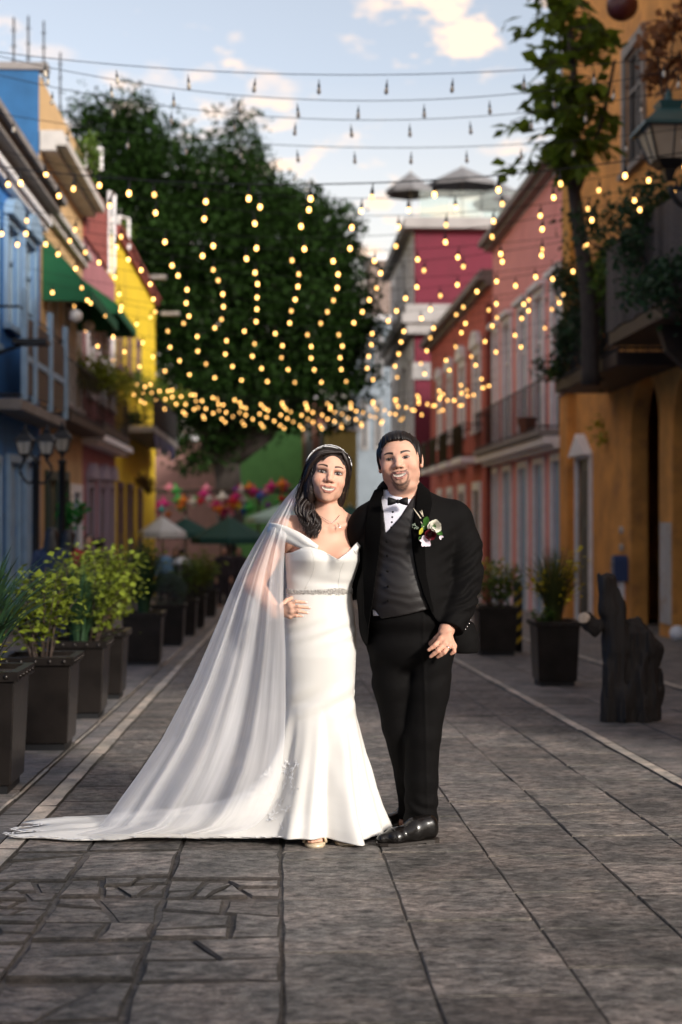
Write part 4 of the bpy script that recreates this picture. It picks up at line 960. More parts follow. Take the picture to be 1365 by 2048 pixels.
# floodlight bars jutting from the yellow house
for px, py, Y in ((290, 551, 50.0), (318, 624, 52.0)):
    q = at_y(px, py, Y); t = thing('floodlight', (XL, Y, q[2]), 'flat floodlight on an arm from the yellow wall, ' + ('higher up' if py < 600 else 'lower down'), 'lamp'); mb = MB(); mb.tube([(XL + .02, Y, q[2]), (q[0] + .2, Y, q[2] - .05)], .04, 6); mb.build('arm', iron, t); mb = MB(); mb.box(q[0] + .1, q[0] + .75, Y - .15, Y + .15, q[2] - .12, q[2] - .0); mb.build('head', trim_g, t)
q = at_y(60, 683, 21.5); t = thing('floodlight', (XL, 21.5, q[2]), 'flat dark lamp head over the blue balcony', 'lamp'); mb = MB(); mb.tube([(XL + .02, 21.5, q[2] - .3), (q[0], 21.5, q[2])], .03, 6); mb.build('arm', iron, t); mb = MB(); mb.box(q[0] - .22, q[0] + .28, 21.3, 21.7, q[2] - .05, q[2] + .02); mb.build('head', iron, t)

# ================================================================== balcony and wall greenery
def hanging(px, py, Y, rx, rz_, n, m, lab, rnd, leaf=(.09, .035), name='balcony_plant', drop=.0):
    q = at_y(px, py, Y); t = thing(name, tuple(q), lab, 'plant'); rg = np.random.default_rng(rnd); V, Fc = [], []; st = MB()
    cl = rg.normal(0, 1, (max(4, n // 90), 3)) * np.array((rx * .45, rx * .45, rz_ * .42))
    for k, c in enumerate(cl):
        for _ in range(90):
            p = c + rg.normal(0, .22, 3) * np.array((rx, rx, rz_)); d = rg.normal(0, 1, 3); d[2] -= drop; s = rg.uniform(.6, 1.3); leafquad(V, Fc, p, d, rg.normal(0, 1, 3) + np.array((0, 0, .8)), leaf[0] * s, leaf[1] * s)
        st.tube([(0, 0, -rz_), tuple(c)], .012, 4)
    mesh_np('foliage', np.array(V), Fc, m, t, world=False); st.build('stem', dark_wood, t, world=False); return t
hanging(195, 745, 32.5, .75, .45, 1500, L_yel, 'yellow-green trailing plant on the ochre house balcony', 41, drop=.6)
hanging(235, 770, 37.5, .6, .55, 900, L_lime, 'pale lime plant spilling from the mauve house balcony', 42, drop=.6)
hanging(285, 770, 45, .8, .5, 1000, L_mid, 'green plant massed on the yellow house balcony rail', 43); hanging(320, 800, 48, .9, .7, 1200, L_yel, 'olive creeper trailing past the end of the yellow balcony', 44, drop=.8)
hanging(262, 832, 43, .7, .35, 700, L_drk, 'dark potted greenery under the yellow balcony rail', 45); hanging(293, 965, 43, .35, .35, 500, L_dead, 'brown hanging basket in front of the yellow wall', 46)
hanging(248, 478, 43.5, .7, .5, 700, L_mid, 'tufty plant on the roof edge of the yellow house', 47); hanging(170, 300, 32, .35, .6, 500, L_mid, 'green shoots growing from the white eave', 48); hanging(150, 1030, 24, .22, .4, 260, leafmat('bright green leaves', (.03, .22, .04)), 'bright green plant by the ochre house door', 49)
for i, (px, py, Y, rx, rz_, n, m) in enumerate(((1150, 600, 25.5, .42, .75, 1700, L_drk), (1145, 700, 25.3, .45, .55, 1300, L_drk), (1190, 640, 23.4, .42, .85, 1800, L_drk), (1215, 560, 22.2, .36, .6, 1200, L_mid), (1128, 735, 26.2, .3, .3, 500, L_mid))):
    hanging(px, py, Y, rx, rz_, n, m, ('dark climbing shrub at the pink end of the orange house balcony', 'dense dark shrub low on the orange house balcony', 'tall dark shrub beside the fig trunk', 'mid green shrub touching the plank balcony', 'small sprig poking out beyond the balcony slab')[i], 60 + i, (.10, .03))
hanging(1300, 440, 19.3, .75, .65, 2200, L_drk, 'dark creeper massed above the plank balcony', 66, (.10, .035)); hanging(1345, 560, 17.6, .6, .5, 1200, L_drk, 'dark foliage along the plank balcony rail', 67, (.10, .035)); hanging(1215, 855, 26.5, .55, .28, 420, L_lime, 'yellow-green tuft growing from the orange wall', 68, drop=.4)
hanging(1330, 130, 18.5, .5, .5, 260, leafmat('rusty leaves', (.20, .09, .04)), 'rusty brown creeper above the teal lantern', 69, (.13, .05))
# fig tree growing from the balcony: big glossy leaves
fig_t = thing('fig_tree', tuple(at_y(1180, 765, 22.6)), 'slender fig tree with large hanging leaves rising from the balcony', 'tree')
mb = MB(); FP = catmull([at_y(1182, 770, 22.6), at_y(1178, 600, 22.5), at_y(1160, 470, 22.4), at_y(1148, 380, 22.3), at_y(1135, 320, 22.2), at_y(1150, 200, 22.0), at_y(1140, 60, 21.8)], 40); mb.tube(FP, list(np.linspace(.15, .05, 40)), 10)
mb.tube(catmull([at_y(1150, 390, 22.3), at_y(1170, 340, 22.1), at_y(1205, 240, 21.8), at_y(1230, 120, 21.6)], 16), list(np.linspace(.07, .025, 16)), 7)
rg = np.random.default_rng(77); V, Fc = [], []
bark = mat('dark grey bark', (.045, .035, .030), .85, var=.3, vscale=9, bump=.012, bscale=22, stretch=(2, 2, .6))
for i in range(64):
    u = rg.uniform(0, 1); side = -1 if rg.random() < .62 else 1
    bx_, by_ = 1150 + rg.uniform(-25, 35), rg.uniform(-20, 345); ex, ey = bx_ + side * rg.uniform(15, 125 if side < 0 else 75), by_ + rg.uniform(-20, 45)
    d = rg.uniform(-.8, .8); a, b_ = at_y(bx_, by_, 22.0 + d * .3), at_y(ex, ey, 22.0 + d); mb.tube([a, (a + b_) / 2 + np.array((0, 0, .06)), b_], [.018, .012, .006], 5)
    for k in range(10):
        t_ = rg.uniform(.15, 1.05); p = a + (b_ - a) * t_ + rg.normal(0, .07, 3); dr = (b_ - a) / np.linalg.norm(b_ - a) * .8 + rg.normal(0, .7, 3); dr[2] -= .35; s = rg.uniform(.7, 1.25)
        leafquad(V, Fc, p, dr, rg.normal(0, .6, 3) + np.array((0, -.3, 1.0)), .34 * s, .085 * s, .3)
mb.build('trunk', bark, fig_t, True); mesh_np('crown', np.array(V), Fc, leafmat('fig leaves', (.095, .15, .014), .5, .5), fig_t)
# round dark pot hanging at the top of the orange house
q = at_y(1245, 12, 21.0); t = thing('hanging_pot', tuple(q), 'round dark red pot hanging above the fig tree', 'pot'); mb = MB(); mb.ell(q, (.24, .24, .22), 14, 9); mb.build('bowl', mat('dark red glaze', (.07, .012, .014), .4), t, True); mb = MB(); mb.tube([(q[0], q[1], q[2] + .2), (q[0], q[1], q[2] + 1.6)], .012, 4); mb.build('chain', iron, t)

# ================================================================== the big tree at the end of the street
YT = 66.0
bt_ = at_y(462, 960, YT); big = thing('ficus_tree', (bt_[0], YT, gz(YT)), 'huge dark evergreen tree filling the end of the street', 'tree')
mb = MB(); base = np.array((bt_[0], YT, gz(YT) - .1)); fork = np.array(at_y(455, 930, YT))
mb.tube([base, (base + fork) / 2 + np.array((.1, 0, 0)), fork], [.75, .62, .58], 12)
LOBES = [  # px, py, rx(px), ry(px), depth half m
    (215, 330, 85, 95, 4), (290, 300, 70, 85, 4), (250, 440, 100, 110, 5), (330, 390, 80, 100, 5), (440, 370, 80, 85, 5), (500, 410, 75, 85, 5), (400, 500, 130, 120, 6), (540, 500, 120, 110, 6), (625, 515, 72, 80, 5), (685, 590, 52, 90, 5), (300, 580, 110, 120, 5), (450, 640, 150, 120, 6), (600, 640, 130, 120, 6), (685, 690, 60, 100, 5), (350, 740, 110, 110, 5), (480, 780, 140, 85, 6), (620, 770, 110, 85, 5), (390, 850, 85, 90, 4), (480, 280, 28, 40, 3), (190, 250, 30, 30, 3), (265, 240, 35, 40, 3), (672, 458, 24, 34, 3), (610, 425, 26, 36, 3)]
rg = np.random.default_rng(5); V = []; 
PX_T = YT / F
pts = []; dirs = []
for (px, py, rx, ry, dz) in LOBES:
    c = np.array(at_y(px, py, YT)); 
    mb.tube([fork, (fork + c) / 2 + np.array((0, 0, -.6)), c], [.34, .2, .06], 7)
    ncl = max(14, int(rx * ry * dz / 480))
    for _ in range(ncl):
        d = rg.normal(0, 1, 3); d /= np.linalg.norm(d); r0 = rg.uniform(.55, 1.02) ** .6; cc = c + d * r0 * np.array((rx * PX_T, dz * .8, ry * PX_T)); cr_ = rg.uniform(.4, 1.5)
        m_ = 64
        q = rg.normal(0, 1, (m_, 3)); q /= np.linalg.norm(q, axis=1, keepdims=True); rad = rg.uniform(.3, 1.0, (m_, 1)) ** .5
        pts.append(cc + q * rad * cr_ * np.array((1, 1, .7))); dirs.append(q + rg.normal(0, .5, (m_, 3)))
P = np.concatenate(pts); D = np.concatenate(dirs); D /= np.linalg.norm(D, axis=1, keepdims=True)
E = np.cross(D, rg.normal(0, 1, D.shape)); E /= np.linalg.norm(E, axis=1, keepdims=True); s = rg.uniform(.6, 1.35, (len(P), 1)); l_ = .23 * s; w_ = .08 * s
VV = np.stack([P, P + D * l_ * .5 + E * w_, P + D * l_, P + D * l_ * .5 - E * w_], 1).reshape(-1, 3); QQ = np.arange(len(VV)).reshape(-1, 4)
mb.build('trunk', bark, big, True); mesh_np('crown', VV, QQ, leafmat('dark ficus leaves', (.013, .032, .006), .7, .3, .08), big)
print('ficus leaves', len(P), 'paving stones', nslab)

# ================================================================== market stalls at the end of the street
p_ = at_y(460, 1033, 42); parasol((p_[0], 42, gz(42)), p_[2] - gz(42), 1.15, .62, mat('dark green umbrella canvas', (.006, .055, .045), .8), 'widest dark green market umbrella on a pale pole')
p_ = at_y(372, 1035, 46); parasol((p_[0], 46, gz(46)), p_[2] - gz(46), .95, .5, mat('dark green umbrella canvas', (.006, .055, .045), .8), 'dark green market umbrella beside the white one')
p_ = at_y(325, 1032, 45); parasol((p_[0], 45, gz(45)), p_[2] - gz(45), .75, .5, mat('white umbrella canvas', (.6, .62, .62), .8), 'white market umbrella against the yellow house')
p_ = at_y(560, 1010, 50); parasol((p_[0], 50, gz(50)), p_[2] - gz(50), 1.2, .45, mat('pale teal umbrella canvas', (.30, .45, .45), .8), 'pale teal market umbrella next to the ornament stall')
p_ = at_y(700, 1010, 47); parasol((p_[0], 47, gz(47)), p_[2] - gz(47), .9, .5, mat('dark green umbrella canvas', (.006, .055, .045), .8), 'dark green umbrella standing alone in front of the mustard house')
# stall roof that carries the paper ornaments
st_ = thing('market_stall', (at_y(445, 1040, 54)[0], 54, gz(54)), 'long market stall hung with bright paper ornaments', 'stall'); a, b = at_y(300, 985, 54), at_y(590, 985, 54)
mb = MB(); mb.box(a[0], b[0], 53.6, 56, a[2], a[2] + .12); mb.build('roof', dark_wood, st_); 
for i in range(5): x = a[0] + (b[0] - a[0]) * i / 4; mb = MB(); mb.box(x - .05, x + .05, 53.7, 53.8, gz(54), a[2] - .002); mb.build('post', dark_wood, st_)
mb = MB(); mb.box(a[0], b[0], 54.2, 55.8, gz(54), gz(54) + .9); mb.build('counter', mat('dark stall cloth', (.03, .03, .05), .9), st_)
PC = [('crimson', (.42, .012, .03)), ('magenta', (.45, .02, .18)), ('orange', (.55, .16, .02)), ('blue', (.02, .10, .38)), ('turquoise', (.02, .30, .32)), ('green', (.04, .30, .06)), ('yellow', (.55, .42, .03)), ('purple', (.16, .02, .26)), ('pink', (.60, .20, .30)), ('white', (.6, .58, .56))]
rg = random.Random(12)
for i in range(64):
    cn, cc = PC[rg.choice((0, 0, 0, 1, 1, 1, 1, 2, 3, 4, 5, 6, 7, 8, 8, 9))]; px = rg.uniform(312, 588); py = 1003 + rg.uniform(-28, 26) - 8 * math.exp(-((px - 545) / 40) ** 2)
    q = at_y(px, py, 53.2 + rg.uniform(-.5, .3)); rr_ = rg.uniform(.13, .26); t = thing('paper_ornament', tuple(q), cn + ' crepe paper star ornament hung on the market stall', 'ornament', cn + ' paper ornaments on the stall'); pm = mat(cn + ' crepe paper', cc, .9, var=.2, vscale=20)
    mb = MB(); mb.ell((0, 0, 0), (rr_ * .62,) * 3, 8, 6); mb.build('ball', pm, t, world=False)
    for k in range(6):
        a_ = [(1, 0, 0), (-1, 0, 0), (0, 0, 1), (0, 0, -1), (.6, -.8, .1), (-.6, -.8, -.1)][k]; d = Vector(a_).normalized(); e = d.orthogonal().normalized(); f = d.cross(e); V = [d * rr_ * .5 + (e * math.cos(2 * math.pi * j / 6) + f * math.sin(2 * math.pi * j / 6)) * rr_ * .28 for j in range(6)] + [d * rr_ * 1.35]
        mesh_np('cone', V, [(j, (j + 1) % 6, 6) for j in range(6)], pm, t, world=False)

# ================================================================== strings of bulbs over the street
warmb, tn, bb_ = _bsdf('lit bulb'); MATS['lit bulb'] = warmb; bb_.inputs['Base Color'].default_value = (.8, .6, .3, 1); bb_.inputs['Emission Color'].default_value = (1.0, .50, .13, 1); bb_.inputs['Emission Strength'].default_value = 4.4
warm2 = warmb.copy(); warm2.name = 'softer lit bulb'; warm2.node_tree.nodes['Principled BSDF'].inputs['Emission Strength'].default_value = 2.2
clear = mat('unlit clear bulb glass', (.55, .48, .38), .1, spec=.6)
wire_m = mat('black cable', (.008, .008, .008), .6)
mbk = MB(); mbk.lathe([(.004, -.054), (.016, -.048), (.0235, -.032), (.0225, -.016), (.015, .006), (.013, .018)], n=10)
bulb_lit = mbk.build('bulb', warmb, None, True); bulb_off = MB(); bulb_off.lathe([(.004, -.062), (.018, -.055), (.023, -.035), (.022, -.018), (.015, .006), (.012, .018)], n=10); bulb_off = bulb_off.build('bulb', clear, None, True)
mbk = MB(); mbk.lathe([(.014, .0), (.019, .012), (.019, .055), (.010, .075), (.005, .13)], n=8); sock = mbk.build('socket', wire_m, None, True)
me_lit, me_off, me_s = bulb_lit.data, bulb_off.data, sock.data; me_dim = me_lit.copy(); me_dim.materials[0] = warm2
for o in (bulb_lit, bulb_off, sock): bpy.data.objects.remove(o)
rg = random.Random(31)
#  (centre photo row, distance, lit?)
STR = [(148, 13.1, 0), (199, 14.0, 0), (238, 14.7, 0), (293, 15.6, 0), (366, 15.0, 1), (395, 17.3, 1), (430, 18.4, 1), (474, 18.9, 1)]
STR += [(500, 20.2, 1), (528, 21.4, 1), (556, 22.7, 1), (582, 24.0, 1), (606, 25.4, 1), (630, 26.8, 1), (654, 28.2, 1), (678, 29.6, 1), (702, 31.0, 1), (726, 32.6, 1), (752, 34.5, 1), (796, 38.5, 1), (808, 40.0, 1), (820, 41.6, 1), (834, 43.2, 1), (848, 45.2, 1), (802, 39.2, 1), (814, 40.8, 1), (828, 42.4, 1), (842, 44.2, 1)]
for k, (py, Y, lit) in enumerate(STR):
    c = at_y(560, py, Y); zc_ = c[2]; t = thing('string_light', (XL + .1, Y, zc_ + .8), 'string of warm lit bulbs sagging across the street between facades' if lit else 'string of unlit clear bulbs crossing the open sky', 'string lights', 'lit bulb strings over the street' if lit else 'unlit bulb strings against the sky')
    sag = rg.uniform(.55, .95); xm = .85 + rg.uniform(-.25, .25); yk = rg.uniform(-.9, .9) if k < 8 else rg.uniform(-.25, .25)
    zz = lambda x: zc_ + sag * ((x - xm) / 5.35) ** 2
    P = [(x, Y + yk * (x - xm) / 5.35, zz(x)) for x in np.linspace(XL + .05, XR - .05, 40)]
    mb = MB(); mb.tube(P, .0042 if k != 4 else .0075, 5); mb.build('cable', wire_m, t)
    sp = .62; x = XL + .3 + rg.uniform(0, .3)
    if k > 7: x = XL + .35 + .10 * math.sin(k * .8) + rg.uniform(-.10, .10)
    tl_ = Vector(t.location)
    while x < XR - .2:
        p = Vector((x, Y + yk * (x - xm) / 5.35, zz(x) - .13)) - tl_
        if not (lit and rg.random() < .04):
            b = bpy.data.objects.new('bulb', (me_dim if rg.random() < .3 else me_lit) if lit else me_off); COL.objects.link(b); b.parent = t; b.location = p; b.rotation_euler = (rg.uniform(-.1, .1), rg.uniform(-.12, .12), 0)
            s_ = bpy.data.objects.new('socket', me_s); COL.objects.link(s_); s_.parent = b
            if not lit: s_.scale = (.72, .72, .8); b.scale = (.85, .85, .85)
        x += sp * rg.uniform(.93, 1.07)

# ================================================================== passers-by
def passer(px, py_head, Y, label, top_c, leg_c, hair_c=(.012, .009, .008), face=1, skin=(.40, .22, .15), h=1.62, rz=0.0, long_hair=True):
    q = at_y(px, py_head, Y); z0 = gz(Y); t = thing('person', (q[0], Y, z0), label, 'person', None, rz); s = h / 1.65
    S = SDF(); f = -face
    S.ell((0, 0, 1.53 * s), (.075, .092, .112), .01); S.cap((0, .01, 1.30 * s), (0, 0, 1.45 * s), .055, .05, .03); S.ell((0, f * .085, 1.52 * s), (.014, .022, .02), .01); S.ell((0, f * .05, 1.45 * s), (.045, .045, .03), .02)
    S.cap((0, 0, .95 * s), (0, 0, 1.25 * s), .13, .15, .05, sq=(1.15, .8, 1))
    for sd_ in (-1, 1):
        S.cap((sd_ * .17, 0, 1.30 * s), (sd_ * .24, .02, 1.04 * s), .05, .042, .03); S.cap((sd_ * .24, .02, 1.04 * s), (sd_ * .20, f * .12, .82 * s), .04, .03, .02); S.ell((sd_ * .20, f * .14, .76 * s), (.03, .035, .06), .02)
        for i in range(4): S.cap((sd_ * .20 + (i - 1.5) * .014, f * .15, .73 * s), (sd_ * .20 + (i - 1.5) * .015, f * .16, .665 * s), .010, .008, .004)
        S.cap((sd_ * .20 - sd_ * .03, f * .15, .78 * s), (sd_ * .15, f * .17, .72 * s), .012, .010, .006)
        S.cap((sd_ * .09, 0, .93 * s), (sd_ * .10, f * .02, .50 * s), .092, .062, .03); S.cap((sd_ * .10, f * .02, .50 * s), (sd_ * .10, 0, .09), .06, .04, .02); S.cap((sd_ * .10, .02, .05), (sd_ * .11, f * .16, .04), .045, .035, .02)
    V, Q = S.mesh((-.34, -.3, -.01), (.34, .3, 1.7 * s), .014); mesh_np('body', V, Q, mat('passer skin %s' % label[:9], skin, .6), t, True, world=False)
    S = SDF(); S.cap((0, 0, .88 * s), (0, 0, 1.27 * s), .15, .165, .05, sq=(1.15, .82, 1))
    for sd_ in (-1, 1): S.cap((sd_ * .17, 0, 1.31 * s), (sd_ * .24, .02, 1.04 * s), .068, .056, .03); S.cap((sd_ * .24, .02, 1.04 * s), (sd_ * .205, f * .10, .86 * s), .055, .045, .02)
    S.op('d', lambda x, y, z: .006 * vnoise(x * 18, y * 18, z * 12), *BIG, 0); V, Q = S.mesh((-.36, -.3, .68), (.36, .3, 1.45 * s), .014); mesh_np('top', V, Q, mat('cloth ' + label[-14:], top_c, .85), t, True, world=False)
    S = SDF(); S.ell((0, 0, .93 * s), (.175, .13, .12), .04)
    for sd_ in (-1, 1): S.cap((sd_ * .09, 0, .92 * s), (sd_ * .10, f * .02, .50 * s), .104, .078, .03); S.cap((sd_ * .10, f * .02, .50 * s), (sd_ * .10, 0, .10), .076, .066, .02)
    V, Q = S.mesh((-.3, -.25, .02), (.3, .25, 1.08 * s), .014); mesh_np('trousers', V, Q, mat('trouser cloth ' + label[-14:], leg_c, .85), t, True, world=False)
    S = SDF(); S.ell((0, -f * .022, 1.555 * s), (.088, .095, .105), .01)
    if long_hair: S.ell((0, -f * .075, 1.42 * s), (.095, .05, .16), .04)
    S.ell((0, f * .09, 1.50 * s), (.07, .075, .10), .01, '-'); V, Q = S.mesh((-.16, -.22, 1.15), (.16, .22, 1.72 * s), .011); mesh_np('hair', V, Q, mat('passer hair', hair_c, .5), t, True, world=False)
passer(105, 1066, 17.6, 'passer-by with long dark hair and navy top beside the blue house', (.02, .03, .06), (.02, .03, .07), face=-1)
passer(138, 1060, 18.6, 'passer-by in a red top walking close to the ochre house', (.30, .02, .025), (.03, .03, .04), face=-1)
passer(178, 1064, 22.0, 'passer-by in dark clothes beside the mauve house', (.015, .014, .015), (.02, .02, .02), face=1, long_hair=False)
passer(200, 1058, 25.0, 'passer-by in charcoal jacket near the mauve house doors', (.03, .03, .03), (.02, .02, .03), face=-1, long_hair=False)
passer(330, 1075, 40.0, 'market visitor in a light blue shirt beneath the white umbrella', (.14, .28, .45), (.02, .02, .03), face=1, long_hair=False)
passer(352, 1078, 41.0, 'market visitor in a dark top between the two umbrellas', (.02, .02, .025), (.02, .02, .03), face=1)
passer(365, 1078, 43.0, 'market visitor in a white shirt behind the umbrella pole', (.5, .52, .55), (.03, .03, .05), face=-1, long_hair=False)
passer(448, 1078, 38.0, 'market visitor in a black dress below the green umbrella', (.02, .015, .02), (.02, .015, .02), face=1)
passer(478, 1082, 39.0, 'market visitor in a magenta top under the green umbrella', (.30, .02, .12), (.02, .02, .03), face=1)
# ================================================================== the couple
YB, YG = 6.20, 6.12
GY0 = gz(6.05)                                   # paving height under the couple
def B(px, py, d=0.0): return at_y(px, py, YB + d)
def G(px, py, d=0.0): return at_y(px, py, YG + d)
MB_PX = 1.0 / (F / YB)                           # metres per photo pixel at the bride
MG_PX = 1.0 / (F / YG)

MWD = 1.10
def head_ops(S, M, wf=1.0, male=False, jaw=1.0):
    """adds a head to S. M maps head space (x right, y = -forward, z up, metres) to the world"""
    Mi = np.array(M.inverted()); sc_ = M.to_scale()[0]; Mw = np.array(M)
    def loc(x, y, z):
        return (Mi[0, 0] * x + Mi[0, 1] * y + Mi[0, 2] * z + Mi[0, 3], -(Mi[1, 0] * x + Mi[1, 1] * y + Mi[1, 2] * z + Mi[1, 3]), Mi[2, 0] * x + Mi[2, 1] * y + Mi[2, 2] * z + Mi[2, 3])
    def bb(c, m):
        p = Mw @ np.array([c[0], -c[1], c[2], 1.0]); return p[:3] - m * sc_, p[:3] + m * sc_
    def ell(c, r, k=0.01, kind='+', warp=0.0):
        def fn(x, y, z):
            u, v, q = loc(x, y, z)
            if warp: u = u / MWD; q = q - warp * u * u
            a, b, d = u - c[0], v - c[1], q - c[2]
            k0 = np.sqrt((a / r[0]) ** 2 + (b / r[1]) ** 2 + (d / r[2]) ** 2); k1 = np.sqrt((a / r[0] ** 2) ** 2 + (b / r[1] ** 2) ** 2 + (d / r[2] ** 2) ** 2)
            return sc_ * k0 * (k0 - 1) / np.maximum(k1, 1e-9)
        lo, hi = bb(c, max(r) + 0.004); S.op(kind, fn, lo, hi, k * sc_)
    def cap(a, b, ra, rb, k=0.01, kind='+', warp=0.0):
        A = np.array(a); Bp = np.array(b); ab = Bp - A; L2 = ab @ ab
        def fn(x, y, z):
            u, v, q = loc(x, y, z)
            if warp: u = u / MWD; q = q - warp * u * u
            u, v, q = u - A[0], v - A[1], q - A[2]
            t = np.clip((u * ab[0] + v * ab[1] + q * ab[2]) / L2, 0, 1)
            return sc_ * (np.sqrt((u - t * ab[0]) ** 2 + (v - t * ab[1]) ** 2 + (q - t * ab[2]) ** 2) - (ra + (rb - ra) * t))
        c = (A + Bp) / 2; lo, hi = bb(c, np.sqrt(L2) / 2 + max(ra, rb) + 0.004); S.op(kind, fn, lo, hi, k * sc_)
    ell((0, -0.018, 0.026), (0.077 * wf, 0.096, 0.082 if male else 0.076))
    ell((0, 0.024, -0.018), (0.067 * wf, 0.058, 0.086), 0.03)
    ell((0, 0.014, -0.068), (0.057 * wf * jaw, 0.058, 0.046), 0.026)
    ell((0, 0.060, -0.101), (0.022 * jaw, 0.018, 0.018), 0.022)
    if male: ell((0, 0.024, -0.112), (0.050 * wf, 0.040, 0.026), 0.022)      # full under-chin
    for s in (-1, 1):
        ell((s * 0.041 * wf, 0.051, -0.034), (0.026, 0.026, 0.024), 0.02)
        cap((s * 0.047, 0.058, 0.020), (s * 0.012, 0.073, 0.018), 0.009, 0.010, 0.014)
        ell((s * 0.033, 0.090, -0.001), (0.018, 0.016, 0.0105), 0.012, '-')
        ell((s * 0.033, 0.0625, -0.001), (0.016, 0.0140, 0.0108), 0.004)
    nw = 1.12 if male else 1.0
    cap((0, 0.075, 0.012), (0, 0.093, -0.025), 0.0074 * nw, 0.0098 * nw, 0.012)
    ell((0, 0.0965, -0.0300), (0.0118 * nw, 0.0110, 0.0098), 0.008)
    for s in (-1, 1):
        ell((s * 0.0145 * nw, 0.0850, -0.0335), (0.0080, 0.0100, 0.0080), 0.006)
        ell((s * 0.0078 * nw, 0.0930, -0.0415), (0.0042, 0.0065, 0.0035), 0.002, '-')
    ell((0, 0.065, -0.068), (0.034, 0.022, 0.026), 0.018)
    # smiling mouth: opening, teeth, lips (corners lifted by the warp)
    W = 11.0
    ell((0, 0.095, -0.0705), (0.0250, 0.022, 0.0066), 0.002, '-', W)
    ell((0, 0.0660, -0.0692), (0.0235, 0.0175, 0.0082), 0.001, '+', W)
    for s in (-1, 1):
        cap((s * 0.0275, 0.0725, -0.0655), (s * 0.009, 0.0865, -0.0600), 0.0030, 0.0046, 0.003, '+', W)
        cap((s * 0.0275, 0.0725, -0.0690), (s * 0.009, 0.0835, -0.0795), 0.0032, 0.0056, 0.003, '+', W)
    cap((-0.009, 0.0865, -0.0600), (0.009, 0.0865, -0.0600), 0.0046, 0.0046, 0.003, '+', W)
    cap((-0.009, 0.0835, -0.0795), (0.009, 0.0835, -0.0795), 0.0056, 0.0056, 0.003, '+', W)
    for s in (-1, 1):
        ex = s * 0.0765 * wf
        ell((ex, -0.012, -0.006), (0.010, 0.020, 0.031), 0.006)
        ell((ex + s * 0.009, -0.008, -0.004), (0.006, 0.011, 0.018), 0.003, '-')
        ell((ex, -0.002, -0.034), (0.007, 0.009, 0.010), 0.005)
    return loc

